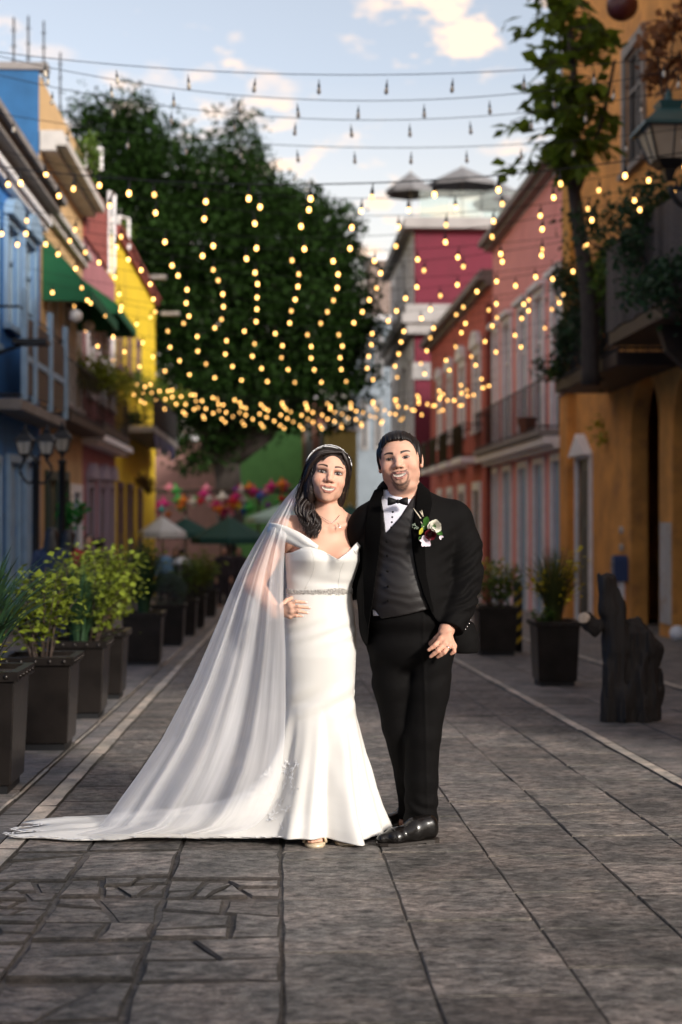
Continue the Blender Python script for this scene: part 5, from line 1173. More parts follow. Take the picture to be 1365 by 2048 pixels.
def sm(e0, e1, x): t = np.clip((x - e0) / (e1 - e0), 0, 1); return t * t * (3 - 2 * t)
def face_cols(V, loc, skin, lip, brow, male):
    u, f, z = loc(V[:, 0], V[:, 1], V[:, 2])
    C = np.tile(np.array(skin, float), (len(V), 1))
    C *= (1 + 0.05 * vnoise(u * 60, f * 60, z * 60))[:, None]
    front = f > 0.03
    def mix(mask, col):
        m = (mask * front)[:, None]; C[:] = C * (1 - m) + np.array(col) * m
    W = 11.0; um = u / MWD; q = z - W * um * um; au = np.abs(u)
    mix(0.42 * np.exp(-((au - 0.045) / 0.018) ** 2 - ((z + 0.034) / 0.016) ** 2), (skin[0] * 1.0, skin[1] * 0.70, skin[2] * 0.66))    # cheek colour
    if not male:   # eye shadow
        mix(0.85 * sm(0.0250, 0.014, np.abs(au - 0.034)) * sm(0.019, 0.007, z) * sm(-0.007, -0.001, z), (0.20, 0.085, 0.055))
    # lips
    ow = 0.0305 * MWD
    lipz = np.maximum(np.sqrt(np.clip(1 - (au / ow) ** 2, 0, 1)), 0)
    mix(sm(0.0006, -0.0006, np.maximum(q - (-0.0695 + 0.0145 * lipz), (-0.0705 - 0.0150 * lipz) - q)) * (au < ow), lip)
    inner = np.sqrt(np.clip(1 - (au / (0.025 * MWD)) ** 2, 0, 1))
    tee = sm(0.0006, -0.0006, np.abs(q + 0.0705) - 0.0062 * inner) * (au < 0.025 * MWD)
    mix(tee, (0.05, 0.015, 0.012))
    mix(sm(0.0005, -0.0005, np.abs(q + 0.0692) - 0.0053 * np.clip(1 - (au / 0.0255) ** 3, 0, 1) ** .5) * (au < 0.0255), (0.70, 0.64, 0.57))
    mix(0.35 * (np.abs(np.mod(au + 0.0036, 0.0072) - 0.0036) < 0.0005) * (np.abs(q + 0.0696) < 0.005) * (au < 0.022), (0.25, 0.2, 0.17))
    # nostrils
    mix(0.8 * sm(0.0052, 0.0030, np.hypot(au - 0.0085, (z + 0.0410) * 1.3)), (0.06, 0.02, 0.015))
    # eyes
    for s in (-1, 1):
        ex = (u - s * 0.033); ez = z + 0.001 - s * ex * 0.07
        hw = 0.0150 if male else 0.0168
        up = (0.0052 if male else 0.0062) * np.clip(1 - (ex / hw) ** 2, 0, 1); dn = -(0.0034 if male else 0.0038) * np.clip(1 - (ex / hw) ** 2, 0, 1)
        w_ = np.abs(ex) < hw
        la = 0.0032 if male else 0.0046
        mix(w_ * sm(la, la - 0.001, ez - up) * (ez > dn - (0.0012 if male else 0.0022)), (0.014, 0.008, 0.007))
        mix(w_ * sm(0.0006, -0.0004, np.maximum(ez - up, dn - ez)), ((0.24, 0.19, 0.17) if male else (0.36, 0.31, 0.29)))
        gx = s * 0.033 + (-0.001)
        rI = np.hypot(u - gx, ez - 0.0012)
        inside = w_ * (ez < up + 0.0002) * (ez > dn)
        mix(inside * sm(0.0080, 0.0070, rI), (0.022, 0.010, 0.007)); mix(inside * sm(0.0034, 0.0028, rI), (0.006, 0.004, 0.004))
        mix(inside * sm(0.0012, 0.0006, np.hypot(u - gx - 0.0022, ez - 0.0030)), (0.55, 0.54, 0.52))  # catchlight painted into the eye colour
        mix((0.55 if male else 0.25) * w_ * sm(0.0012, 0.0004, np.abs(ez - up - (0.0042 if male else 0.0066))), (skin[0] * .38, skin[1] * .30, skin[2] * .28))  # lid crease shade painted into the skin colour
        mix(0.30 * w_ * sm(0.0030, 0.0008, np.abs(ez - dn + 0.0045)), (skin[0] * .62, skin[1] * .48, skin[2] * .44))  # under-eye shading painted into the skin colour
        # brow
        bx = au - 0.033 if s == 1 else au - 0.033
        bm = (np.sign(u) == s)
        t = (au - 0.012) / 0.044
        bz = (0.0185 if male else 0.0220) + 0.0075 * np.sin(np.clip(t, 0, 1) * 2.2) - 0.0055 * np.clip(t, 0, 1) ** 2.5
        bt = ((0.0056 if male else 0.0047) * (1 - 0.6 * np.clip(t, 0, 1)))
        mix(1.0 * bm * (t > 0) * (t < 1) * sm(bt + 0.0012, bt - 0.0012, np.abs(z - bz)) * sm(0, 0.1, t) * sm(1, 0.85, t), brow)
    for s in (-1, 1): mix(0.45 * np.exp(-((u - s * (0.037 + 0.10 * (z + 0.05))) / 0.0028) ** 2) * sm(-0.072, -0.060, z) * sm(-0.028, -0.040, z), (skin[0] * .62, skin[1] * .45, skin[2] * .40))  # shade of the smile folds painted into the skin colour
    if male:      # moustache and goatee
        bc = np.array((0.012, 0.008, 0.007)); g = (0.75 + 0.25 * vnoise(u * 420, f * 420, z * 420))
        mu = sm(0.0036, 0.0012, np.abs(q - (-0.0520 - 0.22 * au))) * (au < 0.033) * sm(0.0, 0.006, au + 0.002)
        el_ = np.hypot(au / 0.0335, (q + 0.0800) / 0.0275); side = sm(0.17, 0.06, np.abs(el_ - 1.0)) * (q < -0.056)
        ch = sm(-0.0945, -0.1040, q) * sm(1.25, 0.95, np.hypot(au / 0.034, (q + 0.095) / 0.034))
        soul = sm(0.006, 0.003, au) * sm(-0.0855, -0.089, q) * (q > -0.100)
        mix(np.clip(0.95 * mu * g, 0, 1), bc); mix(np.clip(0.85 * side * g, 0, 1), bc); mix(np.clip(1.0 * ch * g, 0, 1), bc); mix(np.clip(0.6 * soul * g, 0, 1), bc)
        stub = sm(-0.035, -0.075, z) * 0.16; mix(stub * (f > 0.0), (0.16, 0.09, 0.07))
    return C

def hmat(c, roll, yaw, pitch, s):
    return Matrix.Translation(Vector(c)) @ Euler((0, 0, R(yaw))).to_matrix().to_4x4() @ Euler((0, R(roll), 0)).to_matrix().to_4x4() @ Euler((R(pitch), 0, 0)).to_matrix().to_4x4() @ Matrix.Scale(s, 4)

def hand(S, knuck, pips, tips, wrist, palm, r, k=0.004):
    for a, b, c, rr in zip(knuck, pips, tips, r):
        mid = (np.array(b) + np.array(c)) / 2
        S.cap(a, b, rr * 1.08, rr * 0.98, k); S.cap(b, mid, rr * 0.96, rr * 0.90, 0.002); S.cap(mid, c, rr * 0.90, rr * 0.72, 0.002)
        S.cap(palm, a, rr * 1.5, rr * 1.15, 0.010)
        S.cap(wrist, a, rr * 1.6, rr * 1.2, 0.010)

skin_m = vcolmat('skin', 0.52, 0.10, 0.0004, 500, 0.28)
BRI_SKIN = (0.64, 0.365, 0.262); GRO_SKIN = (0.60, 0.34, 0.245)
hair_m = mat('dark brown hair', (0.014, 0.007, 0.005), 0.42, spec=0.4, var=0.4, vscale=120, bump=0.0016, bscale=90, stretch=(6, 6, 0.8))

# ------------------------------------------------------------------ bride
bride = thing('person', (float(B(640, 1690)[0]), YB, GY0), 'bride in white off-shoulder satin gown and long tulle veil, hand on hip', 'person', None)
S = SDF()
HM = hmat(B(658, 949, 0.0), 8.5, 2, -4, 1.06)
bl = head_ops(S, HM, 0.95, False, 1.10)
neck0 = B(655, 985, 0.035)
S.cap(neck0, B(653, 1040, 0.035), 0.050, 0.056, 0.022)
S.cap(B(653, 1040, 0.03), B(580, 1058, 0.03), 0.058, 0.050, 0.05)
S.cap(B(655, 1040, 0.03), B(696, 1050, 0.03), 0.058, 0.046, 0.05)
S.ell(B(643, 1090, 0.02), (0.138, 0.092, 0.125), 0.05)
for px, py in ((612, 1112), (684, 1112)): S.ell(B(px, py + 3, -0.055), (0.060, 0.050, 0.056), 0.03)
S.cap(B(641, 1120, 0.02), B(640, 1290, 0.02), 0.105, 0.125, 0.05)
S.cap(B(600, 1065, -0.045), B(648, 1060, -0.052), 0.012, 0.010, 0.02); S.cap(B(664, 1058, -0.052), B(692, 1050, -0.035), 0.010, 0.010, 0.02)   # collarbones
# right arm (hand on hip)
elbow = B(508, 1168, 0.02); wrist = B(551, 1224, -0.085)
S.ell(B(573, 1062, 0.02), (0.058, 0.056, 0.062), 0.035)
S.cap(B(570, 1066, 0.02), elbow, 0.054, 0.044, 0.03); S.cap(elbow, wrist, 0.043, 0.030, 0.02, sq=(1, 1, 1))
kn = [B(580, 1209, -0.150), B(583, 1216, -0.156), B(584, 1224, -0.158), B(581, 1233, -0.152)]
pi = [B(592, 1203, -0.158), B(597, 1213, -0.168), B(597, 1222.5, -0.170), B(593, 1231.5, -0.164)]
ti = [B(613, 1205, -0.152), B(620, 1216, -0.158), B(616, 1226, -0.160), B(606, 1232, -0.156)]
palm = B(566, 1222, -0.125)
hand(S, kn, pi, ti, wrist, palm, [0.0078, 0.0080, 0.0078, 0.0068])
S.cap(B(562, 1213, -0.12), B(574, 1201, -0.10), 0.012, 0.010, 0.008); S.cap(B(574, 1201, -0.10), B(584, 1196, -0.06), 0.010, 0.008, 0.004)   # thumb behind the waist
# left arm around the groom's back
e2 = B(735, 1135, 0.20); w2 = B(790, 1165, 0.34)
S.cap(B(700, 1058, 0.03), e2, 0.048, 0.040, 0.03); S.cap(e2, w2, 0.040, 0.028, 0.02)
k2 = [B(812 + 3 * i, 1158 + 9 * i, 0.345) for i in range(4)]; p2 = [B(826 + 2 * i, 1158 + 9 * i, 0.335) for i in range(4)]; t2 = [B(840 + (3, 6, 3, -4)[i], 1160 + 9 * i, 0.325) for i in range(4)]
hand(S, k2, p2, t2, w2, B(802, 1168, 0.345), [0.0078, 0.0080, 0.0078, 0.0068])
S.cap(B(800, 1160, 0.34), B(812, 1148, 0.33), 0.011, 0.009, 0.006)
# legs and feet
for hx, ax, ay in ((612, 634, -0.13), (668, 694, -0.10)):
    hp = B(hx, 1280, 0.02); kp = B(hx + 8, 1470, 0.0); an = B(ax, 1660, ay + 0.06)
    S.cap(hp, kp, 0.085, 0.055, 0.04); S.cap(kp, an, 0.054, 0.032, 0.02)
    S.cap(an, (an[0] - 0.012, an[1] - 0.14, GY0 + 0.035), 0.030, 0.020, 0.02, sq=(1.25, 1, 0.9))
    for i in range(5): S.cap((an[0] - 0.012 + (i - 2) * 0.0125, an[1] - 0.135, GY0 + 0.030), (an[0] - 0.012 + (i - 2) * 0.0135, an[1] - 0.175 + 0.006 * abs(i - 1), GY0 + 0.026), 0.0085, 0.007, 0.003)
lo, hi = S.bounds()
zc = float(B(653, 1018)[2])
hb = np.array(B(657, 950))
hc = np.array(B(575, 1218, -0.12))
p1 = S.mesh((hb[0] - 0.16, YB - 0.17, zc - 0.004), (hb[0] + 0.16, YB + 0.18, hi[2]), 0.0016)
p2_ = S.mesh((lo[0], lo[1], lo[2]), (hi[0], hi[1], zc), 0.0062)
p3 = S.mesh(hc + np.array((-0.04, -0.11, -0.05)), hc + np.array((0.12, 0.07, 0.06)), 0.0019)
V, Q = join([p1, p2_, p3])
C = face_cols(V, bl, BRI_SKIN, (0.40, 0.165, 0.125), (0.040, 0.020, 0.014), False)
u_, f_, z_ = bl(V[:, 0], V[:, 1], V[:, 2])
rest = z_ < -0.16
C[rest] = np.array(BRI_SKIN) * (1 + 0.04 * vnoise(V[rest, 0] * 30, V[rest, 1] * 30, V[rest, 2] * 30))[:, None]
k0 = np.sqrt(((u_ - 0.008) / 0.0570) ** 2 + ((f_ - 0.082) / 0.070) ** 2 + ((z_ + 0.022) / 0.095) ** 2)
sc_m = (sm(1.0, 1.04, k0) * sm(0.035, 0.05, z_))[:, None]; C = C * (1 - sc_m) + np.array((0.014, 0.008, 0.006)) * sc_m
for t in ti + t2:      # pale nails
    m = (np.linalg.norm(V - (np.array(t) + np.array((0.003, -0.004, 0.002))), axis=1) < 0.0075); C[m] = (0.72, 0.50, 0.44)
body_b = mesh_np('body', V, Q, skin_m, bride, True, C)

# --- hair: a swept cap plus curled locks over her right shoulder
HS = SDF()
Mi = np.array(HM.inverted()); Mw = np.array(HM)
def HP(x, f, z): return (Mw @ np.array([x, -f, z, 1.0]))[:3]
def hell(Sx, M, c, r, k=0.01, kind='+', warpfn=None):
    Mi_ = np.array(M.inverted()); s_ = M.to_scale()[0]; Mw_ = np.array(M)
    def fn(x, y, z):
        u = Mi_[0, 0] * x + Mi_[0, 1] * y + Mi_[0, 2] * z + Mi_[0, 3]; v = -(Mi_[1, 0] * x + Mi_[1, 1] * y + Mi_[1, 2] * z + Mi_[1, 3]); q = Mi_[2, 0] * x + Mi_[2, 1] * y + Mi_[2, 2] * z + Mi_[2, 3]
        if warpfn: return s_ * warpfn(u, v, q)
        a, b, d = u - c[0], v - c[1], q - c[2]
        k0 = np.sqrt((a / r[0]) ** 2 + (b / r[1]) ** 2 + (d / r[2]) ** 2); k1 = np.sqrt((a / r[0] ** 2) ** 2 + (b / r[1] ** 2) ** 2 + (d / r[2] ** 2) ** 2)
        return s_ * k0 * (k0 - 1) / np.maximum(k1, 1e-9)
    p = (Mw_ @ np.array([c[0], -c[1], c[2], 1.0]))[:3]; m = max(r) * s_
    Sx.op(kind, fn, p - m, p + m, k)
hell(HS, HM, (0, -0.026, 0.026), (0.083, 0.104, 0.086))
hell(HS, HM, (-0.052, -0.012, -0.010), (0.040, 0.062, 0.085), 0.03)
hell(HS, HM, (-0.064, 0.0, -0.075), (0.032, 0.045, 0.065), 0.03)
hell(HS, HM, (0.063, -0.030, -0.020), (0.021, 0.055, 0.075), 0.02)
hell(HS, HM, (0.064, -0.030, -0.085), (0.020, 0.035, 0.045), 0.02)
hell(HS, HM, (0.008, 0.082, -0.022), (0.058, 0.070, 0.096), 0.012, '-')
hell(HS, HM, (0.012, 0.085, -0.095), (0.070, 0.085, 0.075), 0.012, '-')
def comb(u, v, q):
    a = np.arctan2(q - 0.09, u - 0.03); r_ = np.hypot(q - 0.09, u - 0.03)
    return 0.0024 * vnoise(u * 230, v * 230, q * 16) + 0.0012 * vnoise(u * 480, v * 480, q * 24)
hell(HS, HM, (0, 0, 0), (0.3, 0.3, 0.3), 0.0, 'd', comb)
lo2, hi2 = HS.bounds()
hp = [HS.mesh(lo2, hi2, 0.0026)]
def lock(path, r, n=26, turns=2.0, amp=0.010, ph=0.0, seg=9, flat=0.55):
    P = catmull(path, n); V = []; 
    for i in range(n):
        t = i / (n - 1); d = P[min(i + 1, n - 1)] - P[max(i - 1, 0)]; d /= np.linalg.norm(d) + 1e-9
        a = np.cross(d, (0, -1, 0.2)); a /= np.linalg.norm(a) + 1e-9; b = np.cross(d, a)
        an = ph + turns * 2 * math.pi * t; c = P[i] + (a * math.cos(an) + b * math.sin(an)) * amp * min(1, t * 2)
        rr = r * (0.75 + 0.4 * math.sin(math.pi * min(1, t * 1.1))) * (1 - 0.75 * max(0, t - 0.8) / 0.2)
        for k in range(seg):
            th = 2 * math.pi * k / seg + an * 0.5; rk = rr * (1 + 0.10 * math.cos(5 * th))
            V.append(c + a * math.cos(th) * rk + b * math.sin(th) * rk * flat)
    Fq = np.array([(i * seg + k, i * seg + (k + 1) % seg, (i + 1) * seg + (k + 1) % seg, (i + 1) * seg + k) for i in range(n - 1) for k in range(seg)])
    return np.array(V), Fq
rr = random.Random(3)
for i in range(110):      # swept from the parting across the left of the forehead, then curling over the shoulder
    o = i / 109.0; j = lambda s: rr.uniform(-s, s)
    st = HP(0.030 + j(0.012), 0.058 - 0.115 * o, 0.092 + 0.020 * math.sin(o * 2.2) - 0.006 * o)
    p1_ = HP(-0.050 + j(0.008), 0.062 - 0.12 * o, 0.068 + 0.014 * math.sin(o * 2.5) + j(0.005))
    p2a = HP(-0.080 + j(0.007), 0.036 - 0.10 * o, 0.000 + j(0.015))
    x0 = 607 + 17 * rr.random()
    p3a = B(x0 + j(5), 990 + j(5), -0.02 + 0.06 * o); p4a = B(613 + 16 * j(1), 1022 + j(4), -0.065 + 0.05 * o)
    p5a = B(626 + 13 * j(1), 1046 + j(4), -0.085 + 0.04 * o); p6a = B(624 + 10 * j(1), 1062 + 16 * rr.random(), -0.085 + 0.03 * o)
    hp.append(lock([st, p1_, p2a, p3a, p4a, p5a, p6a], 0.0038 + 0.0030 * rr.random(), 44, 1.6 + rr.random(), 0.007 + 0.006 * rr.random(), rr.random() * 6))
for i in range(14):      # the right side, tucked behind the ear
    o = i / 13.0; j = lambda s: rr.uniform(-s, s)
    hp.append(lock([HP(0.034, 0.045 - 0.1 * o, 0.102), HP(0.064 + j(.004), 0.042 - 0.09 * o, 0.058), HP(0.076 + j(.004), 0.012 - 0.05 * o, 0.005), HP(0.074, -0.015 - 0.03 * o, -0.055), HP(0.068 + j(.008), -0.025, -0.105 - 0.02 * rr.random())], 0.0075, 28, 0.8, 0.004, rr.random() * 6))
for i in range(240):      # loose fine strands that break the outline
    j = lambda s: rr.uniform(-s, s); o = rr.random()
    if i % 3: path = [HP(0.02 + j(.02), 0.05 - 0.11 * o, 0.104 + j(.004)), HP(-0.06 + j(.01), 0.05 - .11 * o, 0.070 + j(.01)), HP(-0.092 + j(.008), 0.03 - .1 * o, 0.0 + j(.02)), B(606 + j(12), 1000, -.02), B(620 + j(20), 1040, -.07), B(622 + j(16), 1066 + j(10), -.09)]
    else: path = [HP(0.0 + j(.05), 0.0 - .08 * o, 0.113), HP(0.06 + j(.01), 0.02 - .1 * o, 0.09), HP(0.083 + j(.004), -.01 - .05 * o, .02), HP(0.076 + j(.012), -.03, -.09)]
    hp.append(lock(path, 0.0011, 30, 1 + rr.random(), 0.008, rr.random() * 6, 3, 1.0))
V, Q = join(hp)
mesh_np('hair', V, Q, hair_m, bride, True)

# --- beaded headpiece over the crown
white_bead = mat('pearl and crystal beads', (0.78, 0.77, 0.76), 0.18, 0.0, spec=0.9, island=0.15)
mb = MB(); rr = random.Random(9)
for i in range(230):
    t = rr.random(); ang = -1.30 + 2.55 * t
    f = -0.035 + 0.035 * rr.random() + 0.02 * math.sin(t * 3.1)
    rad = 0.0; x = 0.094 * math.sin(ang); z = 0.022 + 0.0985 * math.cos(ang); x = x * 1.02 - 0.004
    p = HP(x, f, z); e = 0.0022 + 0.0020 * rr.random()
    mb.ell(p, (e, e, e * 0.7), 5, 3)
for row in (-0.040, 0.004):
    mb.tube([HP(0.096 * math.sin(a) - .004, row, 0.022 + 0.0985 * math.cos(a)) for a in np.linspace(-1.35, 1.3, 40)], 0.0024, 5)
mb.build('headpiece', white_bead, bride, True)
# --- jewellery
gold = mat('pale gold metal', (0.75, 0.58, 0.36), 0.25, 1.0)
silver = mat('bright silver metal', (0.80, 0.79, 0.77), 0.2, 1.0)
mb = MB()
NP = catmull([B(637, 1030, -0.045), B(652, 1039, -0.062), B(664, 1045, -0.066), B(672, 1040, -0.056), B(680, 1030, -0.035)], 24)
mb.tube(NP, 0.0011, 5); mb.tube([B(676, 1046, -0.073), B(679, 1052, -0.078), B(682, 1058, -0.085)], 0.0016, 5); mb.tube([B(676, 1053, -0.080), B(683, 1051, -0.080)], 0.0014, 5)
mb.build('necklace', silver, bride, True)
mb = MB()
for x in (0.0745,):
    mb.ell(HP(x, 0.002, -0.050), (0.003, 0.003, 0.004), 6, 4); mb.tube([HP(x, 0.004, -0.054), HP(x - .003, 0.008, -0.068), HP(x, 0.004, -0.080)], 0.0015, 5)
mb.build('earring', gold, bride, True)
mb = MB()
for i in range(12):
    a = 2 * math.pi * i / 12; d = np.array(wrist) - np.array(elbow); d /= np.linalg.norm(d); s1 = np.cross(d, (0, 1, 0)); s1 /= np.linalg.norm(s1); s2 = np.cross(d, s1)
    mb.ell(np.array(wrist) - d * 0.012 + (s1 * math.cos(a) + s2 * math.sin(a)) * 0.033, (0.0035,) * 3, 6, 4)
mb.build('bracelet', silver, bride, True)

# --- satin gown: one lofted surface from neckline to hem and train
satin = mat('ivory satin', (0.67, 0.65, 0.615), 0.34, spec=0.5, sheen=0.1, bump=0.0007, bscale=9, var=0.012, vscale=3)
ROWS = [  # py, left px, right px, half depth m, depth offset
    (1082, 575, 719, 0.115, 0.0), (1100, 571, 722, 0.128, -0.005), (1120, 571, 721, 0.128, -0.005), (1145, 573, 713, 0.112, 0.0), (1165, 574, 706, 0.104, 0.005),
    (1182, 574, 704, 0.102, 0.005), (1205, 571, 706, 0.108, 0.005), (1235, 568, 710, 0.118, 0.005), (1270, 567, 713, 0.125, 0.005), (1310, 569, 713, 0.124, 0.0),
    (1360, 572, 710, 0.115, 0.0), (1400, 574, 709, 0.112, 0.0), (1440, 572, 713, 0.120, 0.0), (1480, 567, 720, 0.135, 0.0), (1520, 560, 727, 0.152, 0.0),
    (1560, 552, 734, 0.172, 0.0), (1600, 543, 741, 0.195, 0.0), (1640, 533, 751, 0.222, 0.0), (1668, 525, 762, 0.245, 0.0), (1690, 518, 770, 0.258, 0.0)]
NT, NV = 240, 190
ys_ = np.concatenate([np.linspace(1082, 1460, 110, endpoint=False), np.linspace(1460, 1690, NV - 110)])
th = np.linspace(0, 2 * math.pi, NT, endpoint=False)
V = np.zeros((NV, NT, 3))
tx = np.array((-1.0, 0.0, 0.0))
for i, py in enumerate(ys_):
    Lp, Rp, hd, off = interp(ROWS, py)
    cL, cR = B(Lp, py), B(Rp, py); cx, hw, z = (cL[0] + cR[0]) / 2, (cR[0] - cL[0]) / 2, cL[2]
    n_ = 2.25
    ct, st = np.cos(th), np.sin(th)                       # st<0 faces the camera
    k = (np.abs(ct) ** n_ + np.abs(st) ** n_) ** (-1 / n_)
    x = hw * ct * k; y = hd * st * k + off
    # bust
    for bx in (-0.35, 0.38):
        bu = math.exp(-((py - 1112) / 24.0) ** 2); g = np.exp(-((ct - bx) / 0.30) ** 2) * (st < 0)
        y = y - 0.024 * bu * g
    y = y + 0.014 * math.exp(-((py - 1112) / 20.0) ** 2) * np.exp(-((ct - 0.12) / 0.14) ** 2) * (st < 0)
    fl = np.clip((py - 1405) / 285.0, 0, 1)
    fold = fl ** 1.25 * (0.036 * np.sin(7 * th + 2.2 + 0.8 * fl) + 0.018 * np.sin(11 * th + 0.4 + 1.2 * fl) + 0.008 * np.sin(19 * th + 1.1 + 2 * fl) + 0.010 * vnoise(th * 4, py / 60.0, 0))
    rad = np.hypot(x, y); x += fold * x / rad; y += fold * y / rad
    # fitted creases at hip and knee
    cre = 0.0042 * np.sin((py - 1250 + 30 * ct) / 5.2) * math.exp(-((py - 1262) / 20.0) ** 2) + 0.0058 * np.sin((py + 44 * ct) / 8.5) * math.exp(-((py - 1400) / 34.0) ** 2) + 0.0022 * np.sin((py - 20 * ct) / 6.0) * math.exp(-((py - 1160) / 16.0) ** 2)
    y += cre * np.sign(st) ; x += 0.4 * cre * np.sign(ct)
    # train: the left and rear hem runs out along the paving
    wl = np.clip((-ct * 0.90 + st * 0.36 - 0.30) / 0.62, 0, 1); wl = wl * wl * (3 - 2 * wl)
    tt = np.clip((py - 1395) / 295.0, 0, 1)
    ext = wl * (0.10 * tt + 0.16 * tt ** 3 + 0.78 * tt ** 9)
    gath = 1 + 0.05 * np.sin(17 * th + 3 * tt) * tt
    x = x - ext * gath; y = y + ext * 0.10 * np.clip(st + 0.25, -0.4, 1)
    hem = GY0 + 0.028 + 0.014 * np.sin(3 * th + 1) * (1 - wl) - (GY0 + 0.030 - (GY0 + 0.006)) * wl * 1.0
    zz = np.full(NT, z)
    if py > 1395:
        z0 = B(600, 1395)[2]; zz = z0 + (hem - z0) * tt
        zz = np.where(wl > 0, zz - wl * 0.10 * np.sin(math.pi * tt) * (1 - tt) , zz)
    V[i, :, 0] = cx + x; V[i, :, 1] = YB + y; V[i, :, 2] = zz
# ripple of the train lying on the ground
gr = (V[:, :, 2] < GY0 + 0.10); dist = np.clip((cx - 0.30 - V[:, :, 0]) / 0.5, 0, 1)
V[:, :, 2] += gr * dist * (0.010 + 0.012 * vnoise(V[:, :, 0] * 9, V[:, :, 1] * 16, 0.5) + 0.006 * vnoise(V[:, :, 0] * 25, V[:, :, 1] * 40, 1.5))
V[:, :, 2] = np.maximum(V[:, :, 2], gz(V[:, :, 1]) + 0.006)
# sweetheart neckline: pull the top rows down
def neck_py(ct, st):
    front = st < 0.15
    p = np.interp(ct, [-1, -0.80, -0.45, -0.05, 0.36, 0.62, 0.90, 1.0], [1106, 1104, 1090, 1100, 1117, 1102, 1083, 1086])
    return np.where(front, p, 1098)
topz = np.array([B(640, p)[2] for p in neck_py(ct, st)])
for i in range(60):
    cur = V[i, :, 2]; low = cur > topz
    # move vertices above the neckline onto it
    V[i, low, 2] = topz[low] - (i * 0.00002)
idx = np.arange(NV * NT).reshape(NV, NT)
Q = np.stack([idx[:-1, :], idx[1:, :], np.roll(idx, -1, 1)[1:, :], np.roll(idx, -1, 1)[:-1, :]], -1).reshape(-1, 4)
A_ = V.reshape(-1, 3)
ar = np.linalg.norm(np.cross(A_[Q[:, 2]] - A_[Q[:, 0]], A_[Q[:, 3]] - A_[Q[:, 1]]), axis=1)
Q = Q[ar > 1.2e-7]
dress = mesh_np('gown', A_, Q, satin, bride, True)
sol = dress.modifiers.new('thickness', 'SOLIDIFY'); sol.thickness = 0.003; sol.offset = -1
DV = V
def dress_pt(py, ctv, front=True):
    i = int(np.argmin(np.abs(ys_ - py))); k = np.argmin(np.abs(np.cos(th) - ctv) + (0 if not front else 10 * (np.sin(th) > 0))); return DV[i, k]
# off-shoulder band
mb_pts = [(585, 1070, 0.10, 15), (553, 1062, 0.09, 17), (541, 1059, 0.02, 18), (556, 1062, -0.042, 19), (576, 1070, -0.070, 19), (596, 1079, -0.096, 18), (614, 1088, -0.116, 15), (636, 1097, -0.128, 6)]
def band(pts, name):
    n = 30; P = np.array([B(a, b, d) for a, b, d, h in pts]); Hh = np.array([h for *_, h in pts], float)
    P = catmull(P, n); Hh = np.interp(np.linspace(0, 1, n), np.linspace(0, 1, len(pts)), Hh) * MB_PX
    V = []; m = 9
    for i in range(n):
        d = P[min(i + 1, n - 1)] - P[max(i - 1, 0)]; d /= np.linalg.norm(d)
        up = np.cross(np.cross(d, (0, 0, 1)), d); up /= np.linalg.norm(up); nor = np.cross(d, up)
        if nor[1] > 0: nor = -nor
        for k in range(m):
            t = k / (m - 1) * 2 - 1
            V.append(P[i] + up * t * Hh[i] * 0.75 + nor * 0.010 * (1 - t * t) + nor * 0.0025 * math.sin(5 * t + i * 0.25))
    Fq = np.array([(i * m + k, i * m + k + 1, (i + 1) * m + k + 1, (i + 1) * m + k) for i in range(n - 1) for k in range(m - 1)])
    o = mesh_np(name, V, Fq, satin, dress, True, world=True)
    s_ = o.modifiers.new('thickness', 'SOLIDIFY'); s_.thickness = 0.004
band(mb_pts, 'shoulder_band')
band([(706, 1104, -0.085, 8), (715, 1093, -0.068, 11), (721, 1082, -0.030, 12), (722, 1074, 0.02, 12), (714, 1070, 0.07, 11), (700, 1072, 0.10, 10)], 'shoulder_band')
def dress_at(py, a):
    fi = np.interp(py, ys_, np.arange(NV)); i0 = int(fi); t = fi - i0; fk = (a / (2 * math.pi)) * NT; k0 = int(fk); s_ = fk - k0
    g = lambda i, k: DV[min(i, NV - 1), k % NT]
    return (g(i0, k0) * (1 - s_) + g(i0, k0 + 1) * s_) * (1 - t) + (g(i0 + 1, k0) * (1 - s_) + g(i0 + 1, k0 + 1) * s_) * t
for a0, a1 in ((4.38, 4.25), (5.35, 5.30)):
    mb = MB(); mb.tube([dress_at(1098 + 78 * t, a0 + (a1 - a0) * t + (0.16 if a0 < 5 else -.1) * math.sin(t * 3.1)) + np.array((0, -.0004, 0)) for t in np.linspace(0, 1, 18)], 0.0011, 5); mb.build('seam', satin, dress, True)
# crystal belt
mb = MB(); rr = random.Random(5)
for i in range(1500):
    a = rr.random() * math.pi + math.pi; wid = 4.2 + 3.0 * math.exp(-((math.cos(a) - 0.45) / 0.28) ** 2)
    py = 1182 + max(-1, min(1, rr.gauss(0, 0.5))) * wid; p = dress_at(py, a)
    e = 0.0012 + 0.0020 * rr.random() ** 2; nrm = p - np.array((cx, YB, p[2])); nrm /= np.linalg.norm(nrm)
    mb.ell(p + nrm * 0.002, (e, e, e), 5, 3)
mb.build('belt', mat('crystal beading', (0.62, 0.58, 0.53), 0.15, 0.35, spec=1.0, island=0.35), dress)
